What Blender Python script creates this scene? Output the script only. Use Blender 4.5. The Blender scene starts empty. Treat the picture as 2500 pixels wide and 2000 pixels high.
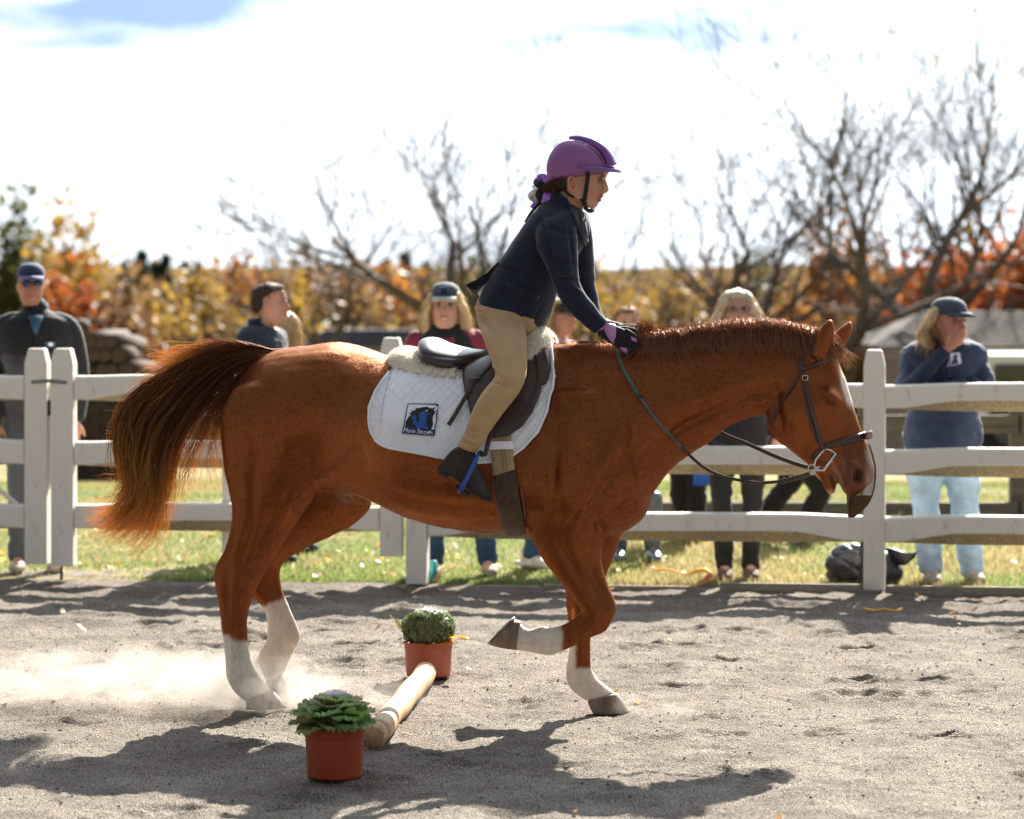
import bpy, math, random
import numpy as np
from mathutils import Vector, Matrix
from mathutils.bvhtree import BVHTree
random.seed(7); np.random.seed(7)
C = bpy.context.scene.collection
SC = bpy.context.scene
# ---------------------------------------------------------------- camera, sky, sun, exposure
F = 8000.0; CAMH = 1.8; CX = 1250.0; CY = 645.0      # focal length in photo pixels, eye height, principal column and horizon row
cam = bpy.data.cameras.new('camera'); camo = bpy.data.objects.new('camera', cam); C.objects.link(camo)
camo.location = (0, 0, CAMH); camo.rotation_euler = (math.pi/2, 0, 0)
cam.sensor_width = 36; cam.sensor_fit = 'HORIZONTAL'; cam.lens = F/2500*36; cam.shift_y = -(1000-CY)/2500
cam.clip_start = 0.1; cam.clip_end = 6000
cam.dof.use_dof = True; cam.dof.focus_distance = 12.95; cam.dof.aperture_fstop = 3.2
SC.camera = camo
SUN = Vector((0.45, 1.35, 1.0)).normalized()
sl = bpy.data.lights.new('sun', 'SUN'); sl.energy = 5.0; sl.angle = math.radians(0.55); sl.color = (1.0, 0.93, 0.82)
so = bpy.data.objects.new('sun', sl); C.objects.link(so)
so.rotation_euler = SUN.to_track_quat('Z', 'Y').to_euler()
w = bpy.data.worlds.new('World'); SC.world = w; w.use_nodes = True
nt = w.node_tree; nt.nodes.clear()
def wn(t, **k):
    n = nt.nodes.new(t)
    for a, b in k.items(): setattr(n, a, b)
    return n
L = nt.links.new
out = wn('ShaderNodeOutputWorld'); bg1 = wn('ShaderNodeBackground'); bg2 = wn('ShaderNodeBackground'); mx = wn('ShaderNodeMixShader')
sky = wn('ShaderNodeTexSky', sky_type='NISHITA'); sky.sun_disc = False
sky.sun_elevation = math.asin(SUN.z); sky.sun_rotation = math.atan2(SUN.x, SUN.y)
sky.air_density = 1.0; sky.dust_density = 0.6
L(sky.outputs[0], bg1.inputs[0]); bg1.inputs[1].default_value = 0.05
tc = wn('ShaderNodeTexCoord'); mp = wn('ShaderNodeMapping'); mp.inputs['Scale'].default_value = (1.3, 1.3, 7.0); mp.inputs['Location'].default_value = (1.875, 0.2, 0.205)
nz = wn('ShaderNodeTexNoise'); nz.inputs['Scale'].default_value = 4.2; nz.inputs['Detail'].default_value = 7; nz.inputs['Roughness'].default_value = 0.55
L(tc.outputs['Generated'], mp.inputs[0]); L(mp.outputs[0], nz.inputs[0])
rp = wn('ShaderNodeValToRGB'); rp.color_ramp.elements[0].position = 0.40; rp.color_ramp.elements[1].position = 0.52
rp.color_ramp.elements[0].color = (0.88, 0.88, 0.88, 1)
L(nz.outputs[0], rp.inputs[0])
# bright cloud veil, brightest round the sun
dt = wn('ShaderNodeVectorMath', operation='DOT_PRODUCT'); dt.inputs[1].default_value = SUN
L(tc.outputs['Generated'], dt.inputs[0])
m1 = wn('ShaderNodeMath', operation='MULTIPLY_ADD'); m1.inputs[1].default_value = 0.5; m1.inputs[2].default_value = 0.5; L(dt.outputs['Value'], m1.inputs[0])
m2 = wn('ShaderNodeMath', operation='POWER'); m2.inputs[1].default_value = 9.0; L(m1.outputs[0], m2.inputs[0])
m3 = wn('ShaderNodeMath', operation='MULTIPLY_ADD'); m3.inputs[1].default_value = 1.2; m3.inputs[2].default_value = 0.12; L(m2.outputs[0], m3.inputs[0])
cr = wn('ShaderNodeValToRGB'); cr.color_ramp.elements[0].position = 0.355; cr.color_ramp.elements[1].position = 0.475
cr.color_ramp.elements[0].color = (0.16, 0.27, 0.46, 1); cr.color_ramp.elements[1].color = (0.84, 0.92, 1.0, 1)
L(nz.outputs[0], cr.inputs[0]); L(cr.outputs[0], bg2.inputs[0]); L(m3.outputs[0], bg2.inputs[1])
L(rp.outputs[0], mx.inputs[0]); L(bg1.outputs[0], mx.inputs[1]); L(bg2.outputs[0], mx.inputs[2]); L(mx.outputs[0], out.inputs[0])
SC.view_settings.view_transform = 'Standard'; SC.view_settings.look = 'None'; SC.view_settings.exposure = 1.85; SC.view_settings.gamma = 1
SC.view_settings.use_curve_mapping = False
SC.cycles.max_bounces = 6; SC.cycles.transparent_max_bounces = 8; SC.cycles.volume_bounces = 1
SC.cycles.volume_step_rate = 1.0; SC.cycles.volume_max_steps = 128

# ---------------------------------------------------------------- helpers
def P(px, py, Y): return Vector(((px-CX)*Y/F, Y, CAMH-(py-CY)*Y/F))
def proj(co):
    co = np.asarray(co); return CX+co[..., 0]*F/co[..., 1], CY+(CAMH-co[..., 2])*F/co[..., 1]
def ground_y(py): return F*CAMH/(py-CY)
def _h(ix, iy, iz, s):
    n = (ix*374761393 + iy*668265263 + iz*2147483647*0 + iz*1274126177 + s*974634777).astype(np.int64) & 0xffffffff
    n = ((n ^ (n >> 13))*1103515245) & 0xffffffff
    n = ((n ^ (n >> 16))*2246822519) & 0xffffffff
    return ((n ^ (n >> 15)) & 0xffff)/65535.0
def noise(x, y, z=None, seed=0):
    x = np.asarray(x, float); y = np.asarray(y, float); z = np.zeros_like(x) if z is None else np.asarray(z, float)
    ix, iy, iz = np.floor(x).astype(np.int64), np.floor(y).astype(np.int64), np.floor(z).astype(np.int64)
    fx, fy, fz = x-ix, y-iy, z-iz
    fx, fy, fz = [f*f*(3-2*f) for f in (fx, fy, fz)]
    r = 0
    for dx in (0, 1):
        for dy in (0, 1):
            for dz in (0, 1):
                r = r + _h(ix+dx, iy+dy, iz+dz, seed)*(fx if dx else 1-fx)*(fy if dy else 1-fy)*(fz if dz else 1-fz)
    return r*2-1
def fbm(x, y, z=None, o=4, seed=0):
    a = 1.0; r = 0; x = np.asarray(x, float); y = np.asarray(y, float)
    z = np.zeros_like(x) if z is None else np.asarray(z, float)
    for i in range(o): r = r + a*noise(x*2**i, y*2**i, z*2**i, seed+i); a *= .5
    return r
def sstep(a, b, x):
    t = np.clip((np.asarray(x, float)-a)/(b-a), 0, 1); return t*t*(3-2*t)

def link(name, me, mat=None, parent=None, smooth=True):
    o = bpy.data.objects.new(name, me); C.objects.link(o)
    if mat is not None:
        for m in (mat if isinstance(mat, (list, tuple)) else [mat]): me.materials.append(m)
    if smooth: me.polygons.foreach_set('use_smooth', np.ones(len(me.polygons), bool))
    if parent is not None: o.parent = parent
    return o
class MB:
    """collects geometry in world coordinates for ONE mesh object"""
    def __init__(s): s.v = []; s.f = []; s.mi = []; s.m = 0
    def add(s, vs, fs):
        b = len(s.v); s.v += [tuple(v) for v in vs]; s.f += [tuple(i+b for i in f) for f in fs]; s.mi += [s.m]*len(fs); return s
    def box(s, c, d, rot=None):
        c = Vector(c); vs = []
        for x in (-.5, .5):
            for y in (-.5, .5):
                for z in (-.5, .5):
                    p = Vector((x*d[0], y*d[1], z*d[2]))
                    if rot is not None: p = rot @ p
                    vs.append(c+p)
        return s.add(vs, [(0, 1, 3, 2), (4, 6, 7, 5), (0, 4, 5, 1), (2, 3, 7, 6), (0, 2, 6, 4), (1, 5, 7, 3)])
    def tube(s, pts, rad, seg=8, flat=1.0, side=None, cap=True):
        pts = [Vector(p) for p in pts]; n = len(pts)
        if not hasattr(rad, '__len__'): rad = [rad]*n
        vs = []; fs = []; prev = None
        for i, p in enumerate(pts):
            t = (pts[min(i+1, n-1)]-pts[max(i-1, 0)])
            if t.length < 1e-9: t = Vector((0, 0, 1))
            t.normalize()
            if side is not None: a = Vector(side)-t*Vector(side).dot(t)
            elif prev is None: a = t.orthogonal()
            else: a = prev-t*prev.dot(t)
            if a.length < 1e-6: a = t.orthogonal()
            a.normalize(); prev = a; b = t.cross(a)
            for k in range(seg):
                an = 2*math.pi*k/seg
                vs.append(p+a*math.cos(an)*rad[i]+b*math.sin(an)*rad[i]*flat)
        for i in range(n-1):
            for k in range(seg):
                k2 = (k+1) % seg; fs.append((i*seg+k, i*seg+k2, (i+1)*seg+k2, (i+1)*seg+k))
        if cap: fs.append(tuple(range(seg))[::-1]); fs.append(tuple((n-1)*seg+k for k in range(seg)))
        return s.add(vs, fs)
    def sphere(s, c, r, nu=14, nv=9, rot=None):
        c = Vector(c); r = r if hasattr(r, '__len__') else (r, r, r); vs = []; fs = []
        for j in range(nv+1):
            th = math.pi*j/nv
            for i in range(nu):
                ph = 2*math.pi*i/nu; p = Vector((r[0]*math.sin(th)*math.cos(ph), r[1]*math.sin(th)*math.sin(ph), r[2]*math.cos(th)))
                if rot is not None: p = rot @ p
                vs.append(c+p)
        for j in range(nv):
            for i in range(nu):
                i2 = (i+1) % nu; fs.append((j*nu+i, (j+1)*nu+i, (j+1)*nu+i2, j*nu+i2))
        return s.add(vs, fs)
    def lathe(s, c, prof, seg=24, wob=None):
        c = Vector(c); vs = []; fs = []; n = len(prof)
        for j, (r, z) in enumerate(prof):
            for i in range(seg):
                a = 2*math.pi*i/seg; rr = r*(wob(a, z) if wob else 1)
                vs.append(c+Vector((rr*math.cos(a), rr*math.sin(a), z)))
        for j in range(n-1):
            for i in range(seg):
                i2 = (i+1) % seg; fs.append((j*seg+i, j*seg+i2, (j+1)*seg+i2, (j+1)*seg+i))
        return s.add(vs, fs)
    def sheet(s, rows, thick=0.0, nrm=None, closed=False):
        """rows: list of equal-length point lists; gives it real thickness along nrm"""
        R = len(rows); K = len(rows[0]); pts = [Vector(p) for r in rows for p in r]
        fs = [(i*K+k, i*K+k+1, (i+1)*K+k+1, (i+1)*K+k) for i in range(R-1) for k in range(K-1)]
        if thick:
            nr = [Vector() for _ in pts]
            for f in fs:
                n = (pts[f[1]]-pts[f[0]]).cross(pts[f[3]]-pts[f[0]])
                for q in f: nr[q] += n
            for n in nr:
                if n.length > 0: n.normalize()
            n0 = len(pts); back = [p-n*thick for p, n in zip(pts, nr)]
            pts = pts+back; fs = fs+[tuple(q+n0 for q in f[::-1]) for f in fs]
            bd = [k for k in range(K)]+[i*K+K-1 for i in range(1, R)]+[(R-1)*K+k for k in range(K-2, -1, -1)]+[i*K for i in range(R-2, 0, -1)]
            for q in range(len(bd)):
                a, b = bd[q], bd[(q+1) % len(bd)]; fs.append((a, a+n0, b+n0, b))
        return s.add(pts, fs)
    def mesh(s, name='m', loc=None):
        me = bpy.data.meshes.new(name)
        vs = s.v if loc is None else [(v[0]-loc[0], v[1]-loc[1], v[2]-loc[2]) for v in s.v]
        me.from_pydata(vs, [], s.f); me.polygons.foreach_set('material_index', s.mi); me.update(); return me
    def build(s, name, mat=None, parent=None, smooth=True, loc=None):
        if loc is None and parent is not None: loc = parent.location
        return link(name, s.mesh(name, loc), mat, parent, smooth)
def npmesh(name, v, f, mat=None, parent=None, smooth=True, mi=None):
    """fast mesh from numpy arrays; f is (n,3) or (n,4)"""
    v = np.asarray(v, float); f = np.asarray(f, np.int32)
    if parent is not None: v = v-np.array(parent.location)
    me = bpy.data.meshes.new(name); me.vertices.add(len(v)); me.vertices.foreach_set('co', v.ravel())
    k = f.shape[1]; me.loops.add(f.size); me.loops.foreach_set('vertex_index', f.ravel())
    me.polygons.add(len(f)); me.polygons.foreach_set('loop_start', np.arange(0, f.size, k, dtype=np.int32))
    try: me.polygons.foreach_set('loop_total', np.full(len(f), k, np.int32))
    except Exception: pass
    me.update(calc_edges=True)
    o = link(name, me, mat, parent, smooth)
    if mi is not None: me.polygons.foreach_set('material_index', np.asarray(mi, np.int32))
    return o
def setcol(o, col, name='Col'):
    me = o.data; a = me.color_attributes.new(name, 'FLOAT_COLOR', 'POINT')
    c = np.ones((len(me.vertices), 4)); c[:, :3] = col; a.data.foreach_set('color', c.ravel().astype(np.float32))
def coords(o, world=True):
    n = len(o.data.vertices); a = np.empty(n*3); o.data.vertices.foreach_get('co', a); a = a.reshape(-1, 3)
    if world:
        q = o
        while q is not None: a = a+np.array(q.location); q = q.parent
    return a
def tag(o, label, cat, group=None, kind=None):
    if label: o['label'] = label
    if cat: o['category'] = cat
    if group: o['group'] = group
    if kind: o['kind'] = kind
    return o
def thing(name, label, cat, loc=(0, 0, 0), group=None):
    o = bpy.data.objects.new(name, None); C.objects.link(o); o.location = loc; o.empty_display_size = .1
    return tag(o, label, cat, group)
def copy_tree(o, parent=None):
    c = o.copy(); C.objects.link(c)
    if parent is not None: c.parent = parent
    for ch in list(o.children): copy_tree(ch, c)
    return c
def crom(vals, sub):
    """Catmull-Rom through rows of a float array"""
    a = np.asarray(vals, float); n = len(a); outp = []
    for i in range(n-1):
        p0, p1, p2, p3 = a[max(i-1, 0)], a[i], a[i+1], a[min(i+2, n-1)]
        for k in range(sub):
            t = k/sub
            outp.append(.5*((2*p1)+(-p0+p2)*t+(2*p0-5*p1+4*p2-p3)*t*t+(-p0+3*p1-3*p2+p3)*t**3))
    outp.append(a[-1]); return np.array(outp)
def ring_loft(mb, cen, U, V, seg=24, egg=None, pw=2.0, capr=0.35, fold=None):
    """closed body through rings: cen centre, U half axis, V half axis (arrays n x 3)"""
    n = len(cen); vs = []; fs = []
    ang = np.linspace(0, 2*np.pi, seg, endpoint=False); c, s = np.cos(ang), np.sin(ang)
    cc = np.sign(c)*np.abs(c)**(2/pw); ss = np.sign(s)*np.abs(s)**(2/pw)
    egg = np.zeros(n) if egg is None else np.asarray(egg)
    d0 = cen[0]-cen[1]; d1 = cen[-1]-cen[-2]
    rings = []
    def ring(ce, u, v, e): return ce+np.outer(cc, u)+np.outer(ss*(1-e*c), v)
    def unit(x): return x/(np.linalg.norm(x)+1e-9)
    for q, sc in ((1.0, .35), (.72, .75)):
        k = capr*min(np.linalg.norm(U[0]), np.linalg.norm(V[0])); rings.append(ring(cen[0]+unit(d0)*k*q, U[0]*sc, V[0]*sc, egg[0]))
    for i in range(n): rings.append(ring(cen[i], U[i], V[i], egg[i]))
    for q, sc in ((.72, .75), (1.0, .35)):
        k = capr*min(np.linalg.norm(U[-1]), np.linalg.norm(V[-1])); rings.append(ring(cen[-1]+unit(d1)*k*q, U[-1]*sc, V[-1]*sc, egg[-1]))
    if fold is not None: rings = fold(rings)
    for r in rings: vs += [tuple(x) for x in r]
    for i in range(len(rings)-1):
        for k in range(seg):
            k2 = (k+1) % seg; fs.append((i*seg+k, i*seg+k2, (i+1)*seg+k2, (i+1)*seg+k))
    fs.append(tuple(range(seg))[::-1]); m = len(rings)-1; fs.append(tuple(m*seg+k for k in range(seg)))
    mb.add(vs, fs)
def silh(mb, st, yfun, nv, sub=5, seg=24, pw=2.0, **kw):
    """stations (ax,ay, bx,by, halfwidth, depth offset, egg): silhouette edges a and b in photo pixels at the depth yfun(px)+offset"""
    st = [tuple(s)+(0,)*(7-len(s)) for s in st]; a = crom(st, sub); cen = []; U = []; V = []; E = []
    for s in a:
        Y = yfun((s[0]+s[2])/2)+s[5]; A = np.array(P(s[0], s[1], Y)); B = np.array(P(s[2], s[3], Y))
        cen.append((A+B)/2); U.append((A-B)/2); V.append(np.array(nv)*s[4]); E.append(s[6])
    ring_loft(mb, np.array(cen), np.array(U), np.array(V), seg, np.array(E), pw, **kw)
def remesh(mb, name, voxel, mat=None, parent=None, smooth=6, fac=.5, decimate=None):
    """union of overlapping closed pieces into one continuous smooth skin"""
    me = mb.mesh(name) if isinstance(mb, MB) else mb
    o = bpy.data.objects.new(name, me); C.objects.link(o)
    m = o.modifiers.new('r', 'REMESH'); m.mode = 'VOXEL'; m.voxel_size = voxel; m.use_smooth_shade = True
    if smooth: m2 = o.modifiers.new('s', 'SMOOTH'); m2.iterations = smooth; m2.factor = fac
    dg = bpy.context.evaluated_depsgraph_get(); ev = o.evaluated_get(dg); me2 = bpy.data.meshes.new_from_object(ev)
    bpy.data.objects.remove(o); me2.name = name
    if parent is not None:
        a = np.empty(len(me2.vertices)*3); me2.vertices.foreach_get('co', a); a = a.reshape(-1, 3)-np.array(parent.location)
        me2.vertices.foreach_set('co', a.ravel()); me2.update()
    me2.materials.clear()
    return link(name, me2, mat, parent)
def normals(o):
    me = o.data; n = np.empty(len(me.vertices)*3); me.vertex_normals.foreach_get('vector', n); return n.reshape(-1, 3)
def bvh_of(o):
    v = coords(o); f = [tuple(p.vertices) for p in o.data.polygons]
    return BVHTree.FromPolygons([Vector(x) for x in v], f)
CAMP = Vector((0, 0, CAMH))
def hit(bvh, px, py):
    d = (P(px, py, 10)-CAMP).normalized(); r = bvh.ray_cast(CAMP, d)
    return (r[0], r[1]) if r[0] is not None else (None, None)

# ---------------------------------------------------------------- materials
def mat(name, col=(.5, .5, .5), rough=.6, metal=0, spec=.5, **kw):
    m = bpy.data.materials.new(name); m.use_nodes = True; b = m.node_tree.nodes['Principled BSDF']
    b.inputs['Base Color'].default_value = (*col, 1); b.inputs['Roughness'].default_value = rough; b.inputs['Metallic'].default_value = metal
    b.inputs['Specular IOR Level'].default_value = spec
    for k, v in kw.items(): b.inputs[k.replace('_', ' ')].default_value = v
    return m
def N(m, t, **k):
    n = m.node_tree.nodes.new(t)
    for a, b in k.items():
        if a in n.bl_rna.properties: setattr(n, a, b)
        else: n.inputs[a].default_value = b
    return n
def lk(m, a, b): m.node_tree.links.new(a, b)
def noisy(m, scale=20, amt=.25, bump=.1, bscale=None, detail=5, dist=.02, stretch=None, gen=False):
    """mottle the base colour and add fine relief"""
    b = m.node_tree.nodes['Principled BSDF']; base = tuple(b.inputs['Base Color'].default_value)
    tcn = N(m, 'ShaderNodeTexCoord'); src = tcn.outputs['Object']
    if stretch:
        mpn = N(m, 'ShaderNodeMapping'); mpn.inputs['Scale'].default_value = stretch; lk(m, src, mpn.inputs[0]); src = mpn.outputs[0]
    n1 = N(m, 'ShaderNodeTexNoise', Scale=scale, Detail=detail); lk(m, src, n1.inputs['Vector'])
    mr = N(m, 'ShaderNodeMapRange'); mr.inputs[1].default_value = .3; mr.inputs[2].default_value = .7; mr.inputs[3].default_value = 1-amt; mr.inputs[4].default_value = 1+amt
    lk(m, n1.outputs[0], mr.inputs[0])
    mu = N(m, 'ShaderNodeVectorMath', operation='SCALE')
    if b.inputs['Base Color'].is_linked: lk(m, b.inputs['Base Color'].links[0].from_socket, mu.inputs[0])
    else: mu.inputs[0].default_value = base[:3]
    lk(m, mr.outputs[0], mu.inputs['Scale']); lk(m, mu.outputs[0], b.inputs['Base Color'])
    if bump:
        n2 = N(m, 'ShaderNodeTexNoise', Scale=bscale or scale*6, Detail=4); lk(m, src, n2.inputs['Vector'])
        bp = N(m, 'ShaderNodeBump', Strength=bump, Distance=dist); lk(m, n2.outputs[0], bp.inputs['Height']); lk(m, bp.outputs[0], b.inputs['Normal'])
    return m
def vcol(m, name='Col'):
    a = N(m, 'ShaderNodeVertexColor'); a.layer_name = name; lk(m, a.outputs[0], m.node_tree.nodes['Principled BSDF'].inputs['Base Color']); return m
def cloth(name, col, rough=.85, amt=.15, sc=60, bump=.25):
    m = mat(name, col, rough, spec=.25); m.node_tree.nodes['Principled BSDF'].inputs['Sheen Weight'].default_value = .15
    return noisy(m, sc*.15, amt, bump, sc*6, dist=.002)
def orange_gloss(m, col, rough=.42, vc=0):
    """coloured hair sheen: a tinted glossy lobe added to what the material has"""
    o = [n for n in m.node_tree.nodes if n.type == 'OUTPUT_MATERIAL'][0]; src = o.inputs[0].links[0].from_socket
    g = N(m, 'ShaderNodeBsdfAnisotropic'); g.inputs['Color'].default_value = (*col, 1); g.inputs['Roughness'].default_value = rough
    if vc:                                    # sheen takes the colour of the hair itself
        vn = N(m, 'ShaderNodeVertexColor'); vn.layer_name = 'Gls'; gm = N(m, 'ShaderNodeGamma', Gamma=1.0); sc_ = N(m, 'ShaderNodeVectorMath', operation='SCALE'); sc_.inputs['Scale'].default_value = vc; lk(m, vn.outputs[0], gm.inputs[0]); lk(m, gm.outputs[0], sc_.inputs[0]); lk(m, sc_.outputs[0], g.inputs['Color'])
    a = N(m, 'ShaderNodeAddShader'); lk(m, src, a.inputs[0]); lk(m, g.outputs[0], a.inputs[1]); lk(m, a.outputs[0], o.inputs[0])
def leafmat(name, col, trans=.5, amt=.35, scale=3.0):
    """leaf blade: diffuse plus light coming through"""
    m = bpy.data.materials.new(name); m.use_nodes = True; t = m.node_tree; t.nodes.clear()
    o = N(m, 'ShaderNodeOutputMaterial'); d = N(m, 'ShaderNodeBsdfPrincipled', Roughness=.55); tr = N(m, 'ShaderNodeBsdfTranslucent'); mxn = N(m, 'ShaderNodeMixShader')
    d.inputs['Specular IOR Level'].default_value = .3
    mxn.inputs[0].default_value = trans
    tcn = N(m, 'ShaderNodeTexCoord'); n1 = N(m, 'ShaderNodeTexNoise', Scale=scale, Detail=4); lk(m, tcn.outputs['Object'], n1.inputs['Vector'])
    r = N(m, 'ShaderNodeValToRGB'); cs = col if hasattr(col[0], '__len__') else [tuple(x*(1-amt) for x in col), tuple(x*(1+amt) for x in col)]
    el = r.color_ramp.elements; el[0].position = .35; el[1].position = .65; el[0].color = (*cs[0], 1); el[1].color = (*cs[-1], 1)
    if len(cs) > 2:
        e = el.new(.5); e.color = (*cs[1], 1)
    lk(m, n1.outputs[0], r.inputs[0]); lk(m, r.outputs[0], d.inputs['Base Color']); lk(m, r.outputs[0], tr.inputs['Color'])
    lk(m, d.outputs[0], mxn.inputs[1]); lk(m, tr.outputs[0], mxn.inputs[2]); lk(m, mxn.outputs[0], o.inputs[0]); return m
HN = np.array([0.218, 0.976, 0.0]); HN /= np.linalg.norm(HN)     # from the near flank to the far flank
def relief(o, bumps, sidefn, both=True, nmin=.0, amp=1.0):
    co = coords(o); nr = normals(o); px, py = proj(co); s = sidefn(co); d = np.zeros(len(co))
    for b in bumps:
        x, y, rx, ry, ro, am = b[:6]; a = math.radians(ro); dx = px-x; dy = py-y
        u = (dx*math.cos(a)+dy*math.sin(a))/rx; v = (-dx*math.sin(a)+dy*math.cos(a))/ry
        wgt = np.exp(-(u*u+v*v))*amp; 
        if len(b) > 6: wgt = wgt*(s < 0 if b[6] < 0 else s > 0)
        elif not both: wgt = wgt*(s < 0)
        d += am*wgt
    co2 = co+nr*(d*np.clip(np.abs(nr @ HN)*1.4, 0, 1))[:, None]
    base = co-coords(o, False); o.data.vertices.foreach_set('co', (co2-base).ravel()); o.data.update()
def lerp(a, b, t): return np.asarray(a)*(1-t[:, None])+np.asarray(b)*t[:, None]
def hairmat(name, base=None, trans=.45, rough=.42, spec=.2, tint=(1, .75, .5)):
    m = bpy.data.materials.new(name); m.use_nodes = True; t = m.node_tree; t.nodes.clear()
    o = N(m, 'ShaderNodeOutputMaterial'); d = N(m, 'ShaderNodeBsdfPrincipled', Roughness=rough); tr = N(m, 'ShaderNodeBsdfTranslucent'); x = N(m, 'ShaderNodeMixShader'); x.inputs[0].default_value = trans
    d.inputs['Specular IOR Level'].default_value = spec; d.inputs['Specular Tint'].default_value = (*tint, 1)
    a = N(m, 'ShaderNodeVertexColor'); a.layer_name = 'Col'; lk(m, a.outputs[0], d.inputs['Base Color'])
    g = N(m, 'ShaderNodeGamma', Gamma=.62); lk(m, a.outputs[0], g.inputs[0]); lk(m, g.outputs[0], tr.inputs[0])
    lk(m, d.outputs[0], x.inputs[1]); lk(m, tr.outputs[0], x.inputs[2]); lk(m, x.outputs[0], o.inputs[0]); return m
M_hair = hairmat('horse_hair')
M_fur = hairmat('coat_hair', trans=.45, rough=.5, spec=.05); orange_gloss(M_hair, (.10, .052, .026), .36)
M_fleecehair = hairmat('fleece_hair', trans=.3, rough=.8, spec=.1); orange_gloss(M_fur, (.16, .07, .018), .45, 1.0)
M_manehair = hairmat('mane_hair'); orange_gloss(M_manehair, (.16, .105, .075), .30)
def scatter_on(o, n, rng):
    me = o.data; co = coords(o); nr = normals(o); me.calc_loop_triangles()
    tri = np.empty(len(me.loop_triangles)*3, np.int32); me.loop_triangles.foreach_get('vertices', tri); tri = tri.reshape(-1, 3)
    a, b, c = co[tri[:, 0]], co[tri[:, 1]], co[tri[:, 2]]; ar = np.linalg.norm(np.cross(b-a, c-a), axis=1)
    idx = rng.choice(len(tri), n, p=ar/ar.sum()); u = rng.random(n); v = rng.random(n); q = u+v > 1; u[q] = 1-u[q]; v[q] = 1-v[q]
    w0 = 1-u-v; p = a[idx]*w0[:, None]+b[idx]*u[:, None]+c[idx]*v[:, None]; nn = nr[tri[idx, 0]]*w0[:, None]+nr[tri[idx, 1]]*u[:, None]+nr[tri[idx, 2]]*v[:, None]
    return p, nn/np.linalg.norm(nn, axis=1)[:, None]
def blades(name, p, d, side, length, width, col, m, parent, gls=None):
    """one thin triangle per hair"""
    n = len(p); v = np.empty((n, 3, 3)); v[:, 0] = p-side*width[:, None]/2; v[:, 1] = p+side*width[:, None]/2; v[:, 2] = p+d*length[:, None]
    o = npmesh(name, v.reshape(-1, 3), np.arange(3*n).reshape(-1, 3), m, parent); setcol(o, np.repeat(col, 3, axis=0)); o['kind'] = 'stuff'
    if gls is not None: setcol(o, np.repeat(gls, 3, axis=0), 'Gls')
    return o
rng = np.random.default_rng(3)
def ring_strands(name, paths, rad, col, m, parent, tipcol=None):
    """paths: (n, k, 3) hair centre lines as three-sided threads"""
    n, k, _ = paths.shape
    t = np.empty_like(paths); t[:, 1:-1] = paths[:, 2:]-paths[:, :-2]; t[:, 0] = paths[:, 1]-paths[:, 0]; t[:, -1] = paths[:, -1]-paths[:, -2]
    t /= np.linalg.norm(t, axis=2)[:, :, None]+1e-9
    a = np.cross(t, np.array([0, 1, .1])); a /= np.linalg.norm(a, axis=2)[:, :, None]+1e-9; b = np.cross(t, a)
    tt = np.linspace(0, 1, k); r = rad[:, None]*(1-.85*tt**2)[None]
    V = np.stack([paths+(a*math.cos(q)+b*math.sin(q))*r[:, :, None] for q in (0, 2.094, 4.189)], 2).reshape(-1, 3)
    base = (np.arange(n)[:, None]*k+np.arange(k-1)[None])*3
    fs = np.stack([np.stack([base+q, base+(q+1) % 3, base+3+(q+1) % 3, base+3+q], -1) for q in range(3)], 2).reshape(-1, 4)
    o = npmesh(name, V, fs, m, parent)
    cc = np.repeat(np.repeat(col[:, None], k, 1), 3, 1).reshape(n, k, 3, 3)
    if tipcol is not None:
        wgt = sstep(.35, 1.0, tt)[None, :, None, None]; cc = cc*(1-wgt*.9)+np.asarray(tipcol)*wgt*(.35+.9*np.random.default_rng(len(col)).random(n))[:, None, None, None]
    setcol(o, cc.reshape(-1, 3)); return o
def guide_strands(guides, n, k, rng, yfun, ydep, us=None, jit=.012, clump=26, wave=.006, short=.3):
    g = np.array([crom(gd, 8)[np.linspace(0, (len(gd)-1)*8, k).astype(int)] for gd in guides])   # (G,k,2) pixels
    G = len(g); u = rng.random(n)*(G-1) if us is None else us; cl = rng.choice(u, (G-1)*clump//2); 
    ci = np.argmin(np.abs(u[:, None]-cl[None]), 1); tt = np.linspace(0, 1, k)
    pull = (sstep(.1, 1, tt)*.8)[None]; uu = u[:, None]*(1-pull)+cl[ci][:, None]*pull
    i0 = np.clip(np.floor(uu).astype(int), 0, G-2); fr = uu-i0; kk = np.arange(k)[None]
    pp = g[i0, kk]*(1-fr)[..., None]+g[i0+1, kk]*fr[..., None]
    L_ = 1-short*rng.random(n)**2; ti = tt[None]*L_[:, None]*(k-1); a0 = np.clip(np.floor(ti).astype(int), 0, k-2); f_ = ti-a0; rr = np.arange(n)[:, None]
    pp = pp[rr, a0]*(1-f_)[..., None]+pp[rr, a0+1]*f_[..., None]
    dep = ydep*(rng.random(n)-.5)*2; cdep = ydep*(rng.random(len(cl))-.5)*1.5; dd = (dep*.5)[:, None]+cdep[ci][:, None]*sstep(0, .5, tt)[None]
    X = pp[..., 0]; Yp = pp[..., 1]; Y = yfun(X)+dd
    out_ = np.stack([(X-CX)*Y/F, Y, CAMH-(Yp-CY)*Y/F], -1)
    ph = rng.random((n, 3))*6.28; fq = 1.5+2.5*rng.random((n, 1)); jv = rng.normal(size=(n, 3))*jit
    out_ += jv[:, None]*sstep(0, 1, tt)[None, :, None]+wave*np.sin(ph[:, None]+fq[..., None]*tt[None, :, None]*6.28)*tt[None, :, None]
    cj = rng.normal(size=(len(cl), 3))*jit*1.2; out_ += cj[ci][:, None]*(tt**1.5)[None, :, None]
    return out_, ci
from math import cos, sin, pi
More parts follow.
